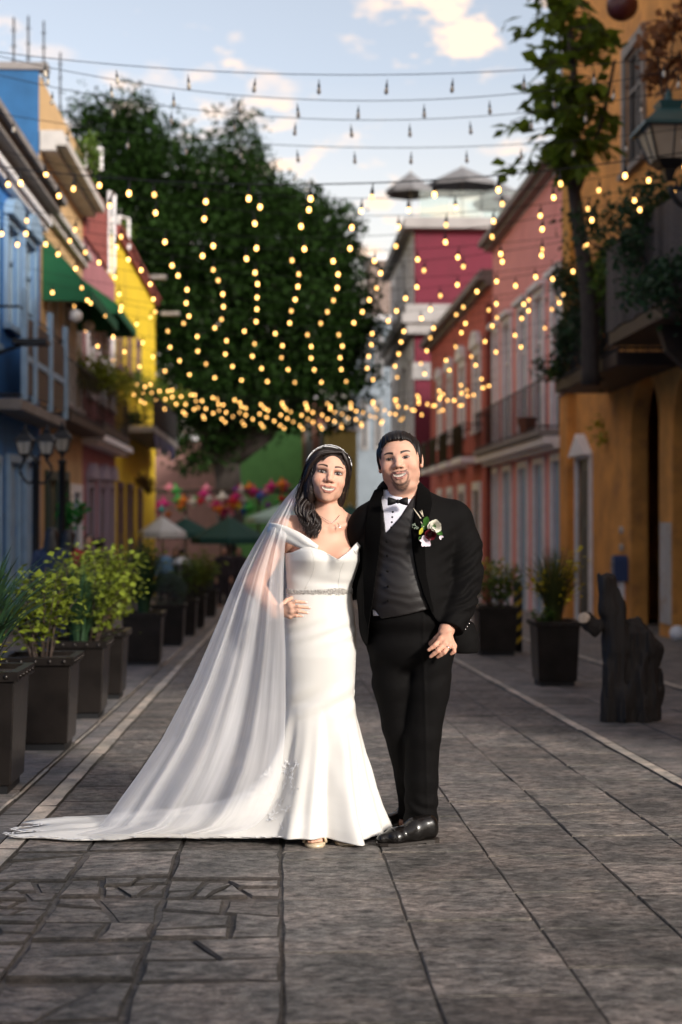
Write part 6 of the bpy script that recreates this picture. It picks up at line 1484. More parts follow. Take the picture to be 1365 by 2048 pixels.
# lace appliques: small flat petals on the left of the skirt and along the train edge
lace = mat('white lace', (0.80, 0.79, 0.78), 0.75, island=0.06)
mb = MB(); rr = random.Random(21)
from math import cos, sin
def petal(p, nrm, ang, l, w_):
    nrm = Vector(nrm).normalized(); a = nrm.orthogonal().normalized(); b = nrm.cross(a)
    d = a * cos(ang) + b * sin(ang); e = nrm.cross(d); p = Vector(p) + nrm * 0.0022
    mb.add([p, p + d * l * .5 + e * w_ + nrm * .001, p + d * l, p + d * l * .5 - e * w_ + nrm * .001], [(0, 1, 2, 3)])
def normal_at(i, k):
    a = DV[min(i + 1, NV - 1), k] - DV[max(i - 1, 0), k]; b = DV[i, (k + 1) % NT] - DV[i, k - 1]; n = np.cross(b, a); n /= np.linalg.norm(n) + 1e-9
    c = DV[i, k] - np.array((cx, YB, DV[i, k, 2])); return n if n @ c > 0 else -n
for fl_ in range(46):
    i = min(NV - 2, int(132 + 55 * rr.random())); k = int(NT * rr.uniform(0.515, 0.665))
    k += int((i - 150) * -0.2)
    n = normal_at(i, k % NT); p = DV[i, k % NT]
    for q in range(5): petal(p + np.array((rr.uniform(-.012, .012), 0, rr.uniform(-.012, .012))) * 0.6, n, 2 * math.pi * q / 5 + rr.random(), 0.017 + 0.012 * rr.random(), 0.005)
for k in range(int(NT * .42), int(NT * .66)):
    for q in range(3):
        p = DV[NV - 1, k] + np.array((0, 0, 0.004)); petal(p, (0, 0, 1), rr.random() * 6.3, 0.022, 0.007)
tag(mb.build('lace_trim', lace, dress), kind='stuff')
# sandals
sand = mat('champagne leather', (0.62, 0.50, 0.34), 0.35, 0.25)
for ax, ay in ((634, -0.13), (694, -0.10)):
    an = B(ax, 1660, ay + 0.06); mb = MB()
    fx, fy = an[0] - 0.012, an[1] - 0.08
    prof = [(0.0, -0.115), (0.030, -0.105), (0.044, -0.07), (0.043, -0.02), (0.034, 0.05), (0.030, 0.09), (0.0, 0.105), (-0.030, 0.09), (-0.034, 0.05), (-0.043, -0.02), (-0.044, -0.07), (-0.030, -0.105)]
    mb.prism([(fx + a, fy + b) for a, b in prof], 2, GY0 + 0.002, GY0 + 0.016)
    for o_ in (-0.055, -0.02): mb.tube([(fx + 0.047 * math.cos(t), fy + o_, GY0 + 0.014 + 0.045 * math.sin(t)) for t in np.linspace(0, math.pi, 12)], 0.007, 6)
    mb.build('sandal', sand, bride, True)

# --- veil: a folded sheet of tulle, gathered behind the head, over her right arm to the ground
tul, tnt, tb = _bsdf('white tulle'); MATS['white tulle'] = tul
n_, l_ = tnt.nodes, tnt.links.new
tb.inputs['Base Color'].default_value = (0.93, 0.92, 0.93, 1); tb.inputs['Roughness'].default_value = 0.9; tb.inputs['Specular IOR Level'].default_value = 0.1
tl = n_.new('ShaderNodeBsdfTranslucent'); tl.inputs['Color'].default_value = (0.93, 0.92, 0.93, 1)
ms1 = n_.new('ShaderNodeMixShader'); ms1.inputs[0].default_value = 0.45; l_(tb.outputs[0], ms1.inputs[1]); l_(tl.outputs[0], ms1.inputs[2])
tp = n_.new('ShaderNodeBsdfTransparent'); ms2 = n_.new('ShaderNodeMixShader')
nz = n_.new('ShaderNodeTexNoise'); nz.inputs['Scale'].default_value = 3.0; nz.inputs['Detail'].default_value = 3
uv = n_.new('ShaderNodeAttribute'); uv.attribute_name = 'Col'
mp = n_.new('ShaderNodeMapping'); mp.inputs['Scale'].default_value = (15, 0.8, 1); l_(uv.outputs['Color'], mp.inputs['Vector']); l_(mp.outputs[0], nz.inputs['Vector'])
mrr = n_.new('ShaderNodeMapRange'); mrr.inputs['From Min'].default_value = 0.35; mrr.inputs['From Max'].default_value = 0.7; mrr.inputs['To Min'].default_value = 0.38; mrr.inputs['To Max'].default_value = 0.56
l_(nz.outputs['Fac'], mrr.inputs['Value']); l_(mrr.outputs[0], ms2.inputs[0])
l_(tp.outputs[0], ms2.inputs[1]); l_(ms1.outputs[0], ms2.inputs[2]); l_(ms2.outputs[0], n_['Material Output'].inputs['Surface'])
VE = [  # py, left px, right-front px, right-back px, front depth, mid depth, back depth
    (936, 612, 640, 668, 0.085, 0.10, 0.11), (965, 599, 622, 668, 0.05, 0.10, 0.12), (1000, 569, 592, 664, -0.01, 0.10, 0.15), (1040, 540, 578, 655, -0.06, 0.08, 0.17), (1090, 510, 570, 645, -0.10, 0.05, 0.20),
    (1140, 482, 567, 640, -0.13, 0.03, 0.21), (1200, 456, 566, 635, -0.16, 0.03, 0.22), (1240, 440, 568, 632, -0.17, 0.04, 0.22), (1300, 415, 570, 628, -0.15, 0.05, 0.23), (1360, 389, 570, 622, -0.14, 0.06, 0.24),
    (1420, 358, 570, 616, -0.15, 0.08, 0.26), (1480, 326, 568, 608, -0.18, 0.10, 0.29), (1540, 286, 562, 600, -0.22, 0.10, 0.34), (1590, 250, 548, 592, -0.26, 0.08, 0.40), (1630, 222, 530, 585, -0.31, 0.06, 0.46), (1655, 200, 505, 580, -0.36, 0.04, 0.50), (1668, 150, 460, 575, -0.40, 0.0, 0.52)]
nu_, nv_ = 170, 150
V = np.zeros((nv_, nu_, 3)); UVc = np.zeros((nv_, nu_, 3))
for i, py in enumerate(np.linspace(936, 1668, nv_)):
    Lp, Rf, Rb, df, dm, db = interp(VE, py); fr = i / (nv_ - 1)
    for k in range(nu_):
        s = k / (nu_ - 1)
        if s < 0.5:
            t = s / 0.5; px = Rf + (Lp - Rf) * (1 - (1 - t) ** 1.25); d = df + (dm - df) * t ** 2.0
        else:
            t = (s - 0.5) / 0.5; px = Lp + (Rb - Lp) * t ** 1.25; d = dm + (db - dm) * (1 - (1 - t) ** 2.0)
        wv = (0.004 + 0.030 * fr) * (0.8 * math.sin(s * 38 + 1.6 * math.sin(fr * 3)) + 0.45 * math.sin(s * 71 + 2.0 + fr) + 0.5 * math.sin(s * 19 - fr * 2)) * min(1, 6 * (0.5 - abs(s - 0.5)) + 0.25)
        px2 = px + 5.0 * fr * math.sin(s * 47 + 0.6)
        p = B(px2, py, 0) ; V[i, k] = (p[0], YB + d + wv, p[2]); UVc[i, k] = (s, fr, 0)
    # foreshortening: keep the pixel row by correcting height for depth
    for k in range(nu_):
        Yk = V[i, k, 1]; q = at_y(*proj((V[i, k, 0], YB, V[i, k, 2])), Yk); V[i, k] = q
V[:, :, 2] = np.maximum(V[:, :, 2], gz(V[:, :, 1]) + 0.018 + 0.01 * vnoise(V[:, :, 0] * 14, V[:, :, 1] * 14, 3.3))
idx = np.arange(nv_ * nu_).reshape(nv_, nu_)
Q = np.stack([idx[:-1, :-1], idx[1:, :-1], idx[1:, 1:], idx[:-1, 1:]], -1).reshape(-1, 4)
veil = mesh_np('veil', V.reshape(-1, 3), Q, tul, bride, True, UVc.reshape(-1, 3))

# ------------------------------------------------------------------ groom
groom = thing('person', (float(G(835, 1690)[0]), YG, GY0), 'groom in black tuxedo with bow tie and boutonniere, thumb in trouser pocket', 'person')
S = SDF()
GM = hmat(G(800, 919.5, 0.0), -7.5, -11, -2, 1.08)
gl = head_ops(S, GM, 1.09, True, 1.17)
S.cap(G(805, 960, 0.05), G(808, 1015, 0.06), 0.072, 0.078, 0.03)
S.cap(G(820, 1040, 0.04), G(820, 1230, 0.03), 0.13, 0.13, 0.05, sq=(1.2, 0.8, 1))
sh = G(917, 1040, 0.03); el = G(932, 1150, 0.02); wr = G(893, 1262, -0.115)
S.cap(G(830, 1035, .04), sh, 0.06, 0.05, 0.03); S.cap(sh, el, 0.052, 0.046, 0.02); S.cap(el, wr, 0.045, 0.034, 0.02, sq=(1, 1, 1))
kn = [G(882, 1279, -0.170), G(890, 1286, -0.178), G(899, 1291, -0.178), G(908, 1292, -0.168)]
pi = [G(870, 1291, -0.188), G(876, 1302, -0.200), G(889, 1305, -0.200), G(909, 1303, -0.184)]
ti = [G(858, 1300, -0.186), G(862, 1313, -0.190), G(876, 1314, -0.186), G(903, 1308, -0.180)]
gp = G(897, 1272, -0.145)
hand(S, kn, pi, ti, wr, gp, [0.0100, 0.0102, 0.0098, 0.0086])
S.cap(G(884, 1266, -0.13), G(872, 1278, -0.115), 0.014, 0.012, 0.008); S.cap(G(872, 1278, -0.115), G(862, 1288, -0.09), 0.012, 0.010, 0.004)   # thumb into the pocket
sh2 = G(733, 1042, 0.05); el2 = G(712, 1150, 0.22); wr2 = G(660, 1185, 0.27)
S.cap(G(810, 1035, .04), sh2, 0.06, 0.05, 0.03); S.cap(sh2, el2, 0.052, 0.044, 0.02); S.cap(el2, wr2, 0.044, 0.032, 0.02)
k2 = [G(634, 1180 + 9 * i, 0.275) for i in range(4)]; p2 = [G(622, 1181 + 9 * i, 0.262) for i in range(4)]; t2 = [G(610 + (3, 0, 3, 8)[i], 1183 + 9 * i, 0.245) for i in range(4)]
hand(S, k2, p2, t2, wr2, G(646, 1188, 0.275), [0.0095, 0.0098, 0.0095, 0.0082]); S.cap(G(648, 1182, .27), G(634, 1170, .25), 0.013, 0.010, 0.006)
LEG = {'l': (G(853, 1285, 0.03), G(846, 1465, 0.0), G(846, 1640, 0.02)), 'r': (G(783, 1285, 0.05), G(792, 1455, 0.05), G(822, 1628, 0.16))}
for a, b, c in LEG.values(): S.cap(a, b, 0.075, 0.042, 0.04); S.cap(b, c, 0.042, 0.034, 0.02); S.cap(c, (c[0] + .01, c[1], GY0 + 0.055), 0.032, 0.028, 0.02); S.cap((c[0] + .01, c[1], GY0 + 0.05), (c[0] - 0.08, c[1] - 0.015, GY0 + 0.036), 0.026, 0.020, 0.02)
S.cap(G(820, 1230, .03), G(820, 1290, .03), 0.13, 0.12, 0.04, sq=(1.2, 0.9, 1))
lo, hi = S.bounds(); zc = float(G(805, 985)[2]); hb = np.array(G(800, 920)); hc = np.array(G(885, 1285, -0.15))
q1 = S.mesh((hb[0] - 0.16, YG - 0.18, zc - 0.03), (hb[0] + 0.17, YG + 0.18, hi[2]), 0.0017)
q2 = S.mesh(lo, (hi[0], hi[1], zc - 0.028), 0.0075)
q3 = S.mesh(hc + np.array((-0.09, -0.10, -0.085)), hc + np.array((0.085, 0.09, 0.085)), 0.0020)
V, Q = join([q1, q2, q3])
C = face_cols(V, gl, GRO_SKIN, (0.44, 0.19, 0.155), (0.022, 0.014, 0.011), True)
u_, f_, z_ = gl(V[:, 0], V[:, 1], V[:, 2]); rest = z_ < -0.17
C[rest] = np.array(GRO_SKIN) * np.array((0.98, 0.90, 0.86)) * (1 + 0.06 * vnoise(V[rest, 0] * 40, V[rest, 1] * 40, V[rest, 2] * 40))[:, None]
k0 = (np.abs((u_ - 0.003) / 0.0715) ** 3.0 + np.abs((z_ + 0.030) / 0.1040) ** 3.0) ** (1 / 3.0)
sc_m = sm(0.965, 1.02, k0) * sm(0.0, 0.012, z_) * (1 - (np.abs(u_) > 0.076) * (z_ < 0.032)); C = C * (1 - sc_m[:, None]) + np.array((0.012, 0.009, 0.008)) * sc_m[:, None]
for a in kn + pi:
    m = np.exp(-(np.linalg.norm(V - np.array(a) + np.array((0, 0.008, 0)), axis=1) / 0.007) ** 2)[:, None] * 0.35; C = C * (1 - m) + np.array((0.36, 0.15, 0.11)) * m
mesh_np('body', V, Q, skin_m, groom, True, C)
# hair, combed back
HS = SDF()
hell(HS, GM, (0, -0.018, 0.027), (0.0900, 0.1015, 0.0880))
hell(HS, GM, (-0.004, 0.024, 0.078), (0.054, 0.052, 0.032), 0.03)
HLINE = lambda u, q: (np.abs((u - 0.003) / 0.0715) ** 3.0 + np.abs((q + 0.030) / 0.1040) ** 3.0) ** (1 / 3.0)
hell(HS, GM, (0.003, 0.08, -0.030), (0.11, 0.11, 0.11), 0.005, '-', lambda u, v, q: np.maximum(0.075 * (HLINE(u, q) - 1), 0.004 - v))
hell(HS, GM, (0, -0.02, -0.105), (0.13, 0.15, 0.094), 0.008, '-')
for s in (-1, 1): hell(HS, GM, (s * 0.0825, 0.006, 0.012), (0.006, 0.017, 0.040), 0.010)
def comb2(u, v, q): return (0.0026 * vnoise(u * 210 + 2 * vnoise(u * 30, v * 20, q * 20), v * 20, q * 14) + 0.0012 * vnoise(u * 520, v * 40, q * 30))
hell(HS, GM, (0, 0, 0), (0.3, 0.3, 0.3), 0.0, 'd', comb2)
lo2, hi2 = HS.bounds(); hp = [HS.mesh(lo2, hi2, 0.0024)]
rr = random.Random(8); GMw = np.array(GM)
def GP(x, f, z): return (GMw @ np.array([x, -f, z, 1.0]))[:3]
V, Q = join(hp); mesh_np('hair', V, Q, mat('black hair', (0.008, 0.006, 0.006), 0.45, spec=0.3, bump=0.001, bscale=200, stretch=(3, 1, 1)), groom, True)

# torso volume shared by shirt, waistcoat and jacket
def torso(S, g):
    S.ell(G(818, 1075, 0.03), (0.192 + g, 0.128 + g, 0.19 + g), 0.03)
    S.ell(G(814, 1190, 0.015), (0.196 + g, 0.148 + g, 0.20 + g), 0.06)
    S.ell(G(820, 1255, 0.025), (0.200 + g, 0.140 + g, 0.16), 0.05)
    S.cap(G(752, 1042, 0.045), G(905, 1036, 0.045), 0.062 + g, 0.062 + g, 0.05)
    S.cap(G(800, 998, 0.06), G(812, 1030, 0.05), 0.085 + g, 0.12 + g, 0.04, sq=(1.05, 0.95, 1))
def xz(pts, d=-0.12): return [(G(a, b, d)[0], G(a, b, d)[2]) for a, b in pts]
def keep(S, poly, yfront=None):
    def fn(x, y, z):
        d = poly_sd(x + 0 * z, z + 0 * x, poly) + 0 * y
        if yfront is not None: d = np.maximum(d, y - yfront)
        return d
    S.op('&', fn, *BIG, 0.0)
def cutpoly(S, poly, yfront, k=0.004):
    fn = lambda x, y, z: np.maximum(poly_sd(x + 0 * z, z + 0 * x, poly) + 0 * y, y - yfront)
    p = np.array(poly); S.op('-', fn, (p[:, 0].min(), -9, p[:, 1].min()), (p[:, 0].max(), yfront, p[:, 1].max()), k)
suit = mat('black wool', (0.0030, 0.0026, 0.0026), 0.8, spec=0.10, sheen=0.0, bump=0.0006, bscale=500, var=0.15, vscale=40)
velvet = mat('black velvet', (0.0016, 0.0014, 0.0014), 0.95, spec=0.08, sheen=0.0)
vestm = mat('charcoal satin waistcoat', (0.012, 0.010, 0.010), 0.45, spec=0.35, bump=0.0016, bscale=14, stretch=(0.5, 1, 2.2), var=0.08)
shirtm = mat('pale lilac white shirt cotton', (0.76, 0.74, 0.82), 0.7, bump=0.0005, bscale=60, stretch=(12, 1, 1))
# shirt
S = SDF(); torso(S, 0.0)
S.cap(G(805, 985, 0.058), G(806, 1002, 0.06), 0.090, 0.096, 0.006)
keep(S, xz([(757, 978), (852, 972), (890, 1010), (880, 1205), (770, 1205), (766, 1232), (748, 1234), (740, 1010)]))
lo, hi = S.bounds(); V, Q = S.mesh((lo[0], lo[1], G(800, 1240)[2] - .02), (hi[0], YG + 0.10, hi[2]), 0.005); mesh_np('shirt', V, Q, shirtm, groom, True)
# standing collar wings
mb = MB()
ncx = G(805, 990, 0.058)
for (a0, a1) in ((-2.72, -1.66), (-1.46, -0.30)):
    V = []; n = 16; W_ = 5
    for i in range(n):
        a = a0 + (a1 - a0) * i / (n - 1); t = i / (n - 1) if a0 < -2 else 1 - i / (n - 1)
        zt = G(800, 976 + 17 * t, 0)[2]; zb = G(800, 1000 + 2 * t, 0)[2]; r_ = 0.094 + 0.006 * t
        for k in range(W_): q = k / (W_ - 1); V.append((ncx[0] + (r_ + 0.006 * q) * math.cos(a), ncx[1] + (r_ + 0.006 * q) * math.sin(a) * 1.0, zt + (zb - zt) * q))
    mb.add(V, [(i * W_ + k, i * W_ + k + 1, (i + 1) * W_ + k + 1, (i + 1) * W_ + k) for i in range(n - 1) for k in range(W_ - 1)])
o = mb.build('collar', shirtm, groom, True); s_ = o.modifiers.new('thickness', 'SOLIDIFY'); s_.thickness = 0.003
mb = MB()
for t in np.linspace(0, 1, 4):
    p = G(786 - 3 * t, 1024 + 9 * t * 3.4, -0.118 - 0.008 * t); mb.ell(p, (0.0045, 0.003, 0.0045), 8, 5)
mb.build('shirt_stud', suit, groom, True)
# waistcoat
S = SDF(); torso(S, 0.007)
keep(S, xz([(748, 990), (768, 1000), (774, 1066), (802, 1034), (836, 984), (900, 980), (905, 1232), (860, 1218), (800, 1232), (764, 1238), (752, 1222), (735, 1216)]))
lo, hi = S.bounds(); V, Q = S.mesh((lo[0], lo[1], G(800, 1240)[2] - .02), (hi[0], YG + 0.06, hi[2]), 0.0045)
V[:, 1] += 0.0008 * np.sin((V[:, 2] - 0.3 * np.abs(V[:, 0] - V[:, 0].mean())) * 150 + 4 * vnoise(V[:, 0] * 12, 0, V[:, 2] * 12))
vest = mesh_np('waistcoat', V, Q, vestm, groom, True)
for py in (1082, 1110, 1140, 1170, 1198): mb = MB(); p = G(770 + (py - 1082) * 0.02, py, 0); p[1] = YG + 0.02 - 0.128 * (1 + 0.15 * (py - 1082) / 116) - 0.006; mb.ell(p, (0.006, 0.004, 0.006), 8, 5); mb.build('button', suit, vest, True)
# jacket
S = SDF(); torso(S, 0.020)
S.cap(G(742, 1042, 0.05), G(724, 1060, 0.06), 0.068, 0.066, 0.04)
S.chain([G(734, 1048, 0.055), G(724, 1110, 0.12), G(712, 1165, 0.235), G(668, 1187, 0.285)], [0.074, 0.072, 0.066, 0.054], 0.03)      # right sleeve, round her waist
S.chain([G(912, 1045, 0.04), G(926, 1095, 0.045), G(931, 1150, 0.02), G(921, 1205, -0.05), G(903, 1255, -0.105)], [0.078, 0.082, 0.078, 0.066, 0.056], 0.022)
S.ell(G(925, 1285, 0.05), (0.075, 0.075, 0.11), 0.05)     # skirt pushed back by the hand
OPEN = [(770, 978), (766, 1010), (765, 1060), (761, 1110), (753, 1160), (745, 1220), (740, 1260), (738, 1320), (925, 1330), (908, 1292), (884, 1256), (862, 1226), (846, 1190), (834, 1150), (826, 1100), (824, 1060), (833, 1010), (840, 974)]
cutpoly(S, xz(OPEN), YG + 0.02)
hemz = G(800, 1306)[2]
S.op('-', lambda x, y, z: (z - hemz) + 0 * x + 0 * y + 0.02 * (x - G(820, 1300)[0]), (-3, 3, hemz - 0.5), (3, 9, hemz + 0.05), 0.008)
wd = (np.array(G(903, 1255, -0.105)) - np.array(G(921, 1205, -0.05))); wd /= np.linalg.norm(wd); wp = np.array(G(902, 1258, -0.108))
S.op('-', lambda x, y, z: np.maximum(-((x - wp[0]) * wd[0] + (y - wp[1]) * wd[1] + (z - wp[2]) * wd[2]), np.sqrt((x - wp[0]) ** 2 + (y - wp[1]) ** 2 + (z - wp[2]) ** 2) - 0.10), wp - 0.1, wp + 0.1, 0.004)
c_el = np.array(G(932, 1150, 0.02))
S.op('d', lambda x, y, z: 0.0070 * np.sin((z * 1.0 - x * 0.55) * 115 + 3 * vnoise(x * 9, y * 9, z * 9)) * np.exp(-(((x - c_el[0]) / 0.10) ** 2 + ((z - c_el[2] + .03) / 0.17) ** 2)), c_el - 0.3, c_el + 0.3, 0.0)
S.op('d', lambda x, y, z: 0.0030 * vnoise(x * 11, y * 11, z * 7), *BIG, 0.0)
lo, hi = S.bounds(); V, Q = S.mesh((lo[0], lo[1], hemz - 0.03), (hi[0] + .02, hi[1] + .02, hi[2] + .02), 0.0055)
jacket = mesh_np('jacket', V, Q, suit, groom, True)
# shawl lapels
for pl in ([(770, 972), (765, 1010), (764, 1060), (760, 1110), (752, 1160), (744, 1220), (738, 1262), (730, 1230), (728, 1160), (730, 1100), (733, 1050), (740, 1010), (755, 978)],
           [(840, 968), (834, 1010), (825, 1060), (827, 1100), (835, 1150), (847, 1190), (863, 1226), (868, 1222), (860, 1190), (853, 1150), (851, 1100), (856, 1050), (868, 1005), (866, 966), (850, 956)]):
    S = SDF(); torso(S, 0.027); keep(S, xz(pl), YG + 0.06)
    lo, hi = S.bounds(); p = np.array(xz(pl)); V, Q = S.mesh((p[:, 0].min() - .02, lo[1], p[:, 1].min() - .02), (p[:, 0].max() + .02, YG + 0.10, p[:, 1].max() + .02), 0.0035); mesh_np('lapel', V, Q, velvet, jacket, True)
# cuff buttons (bright studs)
mb = MB()
for a, b in ((949.5, 1242.5), (946.5, 1249), (943, 1255), (939.5, 1260.5)): mb.ell(G(a - 8, b - 2, -0.135), (0.0032, 0.0032, 0.0032), 6, 4)
mb.build('cuff_stud', silver, jacket, True)
# bow tie
mb = MB(); bc = np.array(G(796, 1003, -0.115))
for s in (-1, 1):
    V = []; n, m = 9, 9
    for i in range(n):
        t = i / (n - 1); x = s * (0.006 + 0.037 * t); hh = 0.0075 + 0.0105 * math.sin(min(1, t * 1.15) * 1.45) ; dd = 0.004 + 0.012 * math.sin(t * 2.6)
        for k in range(m):
            a = 2 * math.pi * k / m; V.append(bc + np.array((x, -dd * math.sin(a) * 0.9 - 0.004, hh * math.cos(a) + s * x * 0.0)))
    mb.add(V, [(i * m + k, i * m + (k + 1) % m, (i + 1) * m + (k + 1) % m, (i + 1) * m + k) for i in range(n - 1) for k in range(m)] + [tuple(range((n - 1) * m, n * m))])
mb.ell(bc + np.array((0, -0.006, 0)), (0.008, 0.009, 0.0095), 10, 8)
mb.build('bow_tie', mat('black satin', (0.004, 0.004, 0.005), 0.6, spec=0.2), groom, True)
# trousers
S = SDF()
S.ell(G(820, 1235, 0.02), (0.195, 0.142, 0.09), 0.03); S.ell(G(820, 1290, 0.03), (0.188, 0.135, 0.12), 0.04)
a, b, c = LEG['l']; S.chain([G(862, 1300, 0.02), G(856, 1380, 0.01), G(846, 1470, 0.0), G(843, 1560, 0.01), G(842, 1655, 0.02)], [0.104, 0.092, 0.076, 0.070, 0.074], 0.02)
S.chain([G(787, 1300, 0.05), G(789, 1370, 0.05), G(797, 1450, 0.06), G(818, 1550, 0.11), G(826, 1640, 0.16)], [0.104, 0.093, 0.070, 0.060, 0.062], 0.02)
S.op('d', lambda x, y, z: 0.0045 * np.sin((z + 0.5 * x) * 70 + 4 * vnoise(x * 8, y * 8, z * 8)) * np.exp(-((z - G(840, 1625)[2]) / 0.075) ** 2) + 0.0028 * np.sin((z - 0.7 * x) * 55 + 3 * vnoise(x * 7, y * 7, z * 7)) * np.exp(-((z - G(840, 1340)[2]) / 0.10) ** 2) + 0.0015 * vnoise(x * 10, y * 10, z * 5) - 0.0035 * np.exp(-((x - G(848, 1450)[0] + 0.03 * (z - G(848, 1450)[2])) / 0.006) ** 2) * (y < YG), *BIG, 0.0)
tz = G(840, 1652)[2]; S.op('&', lambda x, y, z: (tz - z) + 0 * x + 0 * y + 0.02 * (y - YG), *BIG, 0.0)
tz2 = G(840, 1216)[2]; S.op('&', lambda x, y, z: (z - tz2) + 0 * x + 0 * y, *BIG, 0.0)
lo, hi = S.bounds(); V, Q = S.mesh(lo, hi, 0.0055)
# pressed crease line
mesh_np('trousers', V, Q, suit, groom, True)
# shoes
leather = mat('polished black leather', (0.006, 0.005, 0.0045), 0.22, spec=0.4, coat=0.1, bump=0.0006, bscale=70)
solem = mat('dark shoe sole', (0.018, 0.013, 0.010), 0.55)
def shoe(heel, toe, name):
    h = np.array((*heel, 0.0)); t = np.array((*toe, 0.0)); d = t - h; Ln = np.linalg.norm(d); d /= Ln; n = np.array((-d[1], d[0], 0))
    P = lambda a, b, c: h + d * a * Ln + n * b + np.array((0, 0, GY0 + c))
    S = SDF()
    S.cap(P(0.14, 0, 0.055), P(0.40, 0, 0.055), 0.036, 0.040, 0.02, sq=(1, 1, 1.1))
    S.cap(P(0.16, 0, 0.085), P(0.36, 0, 0.080), 0.034, 0.036, 0.02)
    S.cap(P(0.40, 0, 0.052), P(0.70, 0, 0.038), 0.041, 0.034, 0.03); S.cap(P(0.68, 0, 0.036), P(0.90, 0, 0.031), 0.036, 0.023, 0.02)
    S.cap(P(0.70, 0.012, 0.032), P(0.70, -0.014, 0.032), 0.032, 0.032, 0.02)
    S.op('-', lambda x, y, z: (z - (GY0 + 0.016)) + 0 * x + 0 * y, (-9, -9, GY0 - 0.5), (9, 9, GY0 + 0.02), 0.004)
    pc = P(0.745, 0, 0)
    S.op('d', lambda x, y, z: 0.0016 * np.exp(-((((x - pc[0]) * d[0] + (y - pc[1]) * d[1])) / 0.003) ** 2) + 0 * z, *BIG, 0.0)
    lo, hi = S.bounds(); V, Q = S.mesh(lo, hi, 0.003); o = mesh_np(name, V, Q, leather, groom, True)
    out_ = [(0, 0.0), (0.03, 0.026), (0.12, 0.036), (0.35, 0.036), (0.55, 0.044), (0.72, 0.048), (0.86, 0.041), (0.96, 0.022), (1.0, 0.0)]
    ring = [P(a, b, 0)[:2] for a, b in out_] + [P(a, -b, 0)[:2] for a, b in out_[-2:0:-1]]
    mb = MB(); mb.prism(ring, 2, GY0 + 0.008, GY0 + 0.018)
    ring2 = [P(a, b, 0)[:2] for a, b in ((0.0, 0), (0.03, 0.026), (0.12, 0.036), (0.26, 0.036), (0.26, -0.036), (0.12, -0.036), (0.03, -0.026))]
    mb.prism(ring2, 2, GY0 + 0.001, GY0 + 0.0079); ring3 = [P(a, b, 0)[:2] for a, b in ((0.5, 0.04), (0.72, 0.046), (0.86, 0.039), (0.95, 0.02), (0.95, -0.02), (0.86, -0.039), (0.72, -0.046), (0.5, -0.04))]
    mb.prism(ring3, 2, GY0 + 0.001, GY0 + 0.0079)
    mb.build('sole', solem, o)
    mb = MB()
    for a in (0.46, 0.51, 0.56): mb.tube([P(a, 0.016, 0.090 - (a - .46) * .20), P(a, 0, 0.0955 - (a - .46) * .20), P(a, -0.016, 0.090 - (a - .46) * .20)], 0.0024, 5)
    mb.build('lace', solem, o)
gh = on_ground(880, 1686); gt = on_ground(752, 1693)
shoe((gh[0], gh[1] + 0.03), (gt[0], gt[1] + 0.0), 'shoe')
gh = on_ground(868, 1650); gt = on_ground(738, 1668)
shoe((gh[0] - .02, gh[1] - .05), (gt[0], gt[1] - 0.02), 'shoe')
# ring
mb = MB(); c = (np.array(kn[2]) * 0.62 + np.array(pi[2]) * 0.38); d = np.array(pi[2]) - np.array(kn[2]); d /= np.linalg.norm(d); s1 = np.cross(d, (0, 1, 0)); s1 /= np.linalg.norm(s1); s2 = np.cross(d, s1)
mb.tube([c + (s1 * math.cos(a) + s2 * math.sin(a)) * 0.0112 for a in np.linspace(0, 2 * math.pi, 20)], 0.0024, 6)
mb.build('ring', silver, groom, True)

# ------------------------------------------------------------------ boutonniere (pinned on: a thing of its own)
bt0 = np.array(G(858, 1062, -0.150))
bout = thing('boutonniere', tuple(bt0), 'boutonniere of white and burgundy blooms pinned to black lapel', 'flower')
def BP(px, py, d=0.0): return np.array(G(px, py, -0.158 + d))
pinkw = mat('white pink petal', (0.78, 0.66, 0.72), 0.6, sss=0.1); whitep = mat('cream petal', (0.80, 0.77, 0.68), 0.65)
burg = mat('burgundy petal', (0.12, 0.008, 0.016), 0.5); leafg = mat('boutonniere leaf', (0.035, 0.12, 0.015), 0.45); leafy = mat('yellow bud', (0.55, 0.50, 0.05), 0.5)
def cupped(mb, c, d, up, l, w_, curl=0.3, n=5):
    d = Vector(d).normalized(); up = Vector(up).normalized(); e = d.cross(up).normalized(); V = []
    for i in range(n):
        t = i / (n - 1); ww = w_ * math.sin(math.pi * (0.12 + 0.80 * t)) 
        for s in (-1, -0.5, 0, 0.5, 1): V.append(Vector(c) + d * l * t + e * ww * s + up * (curl * l * t * t + 0.25 * ww * abs(s)))
    mb.add(V, [(i * 5 + k, i * 5 + k + 1, (i + 1) * 5 + k + 1, (i + 1) * 5 + k) for i in range(n - 1) for k in range(4)])
rr = random.Random(4)
mb = MB(); c = BP(869, 1053)           # white carnation: ruffled petals
for ring_, (n_p, tilt, l) in enumerate(((13, 0.25, 0.030), (11, 0.7, 0.026), (8, 1.2, 0.021), (5, 1.8, 0.015))):
    for i in range(n_p):
        a = 2 * math.pi * i / n_p + ring_; dr = Vector((math.cos(a), -tilt, math.sin(a))); cupped(mb, c + np.array((0, -0.003 * ring_, 0)), dr, Vector((0, -1, 0)) + 0.2 * Vector((rr.uniform(-1, 1), 0, rr.uniform(-1, 1))), l, l * 0.55, 0.3)
mb.build('white_bloom', whitep, bout)
mb = MB(); c = BP(861, 1069, -0.014)   # burgundy ranunculus: nested cups
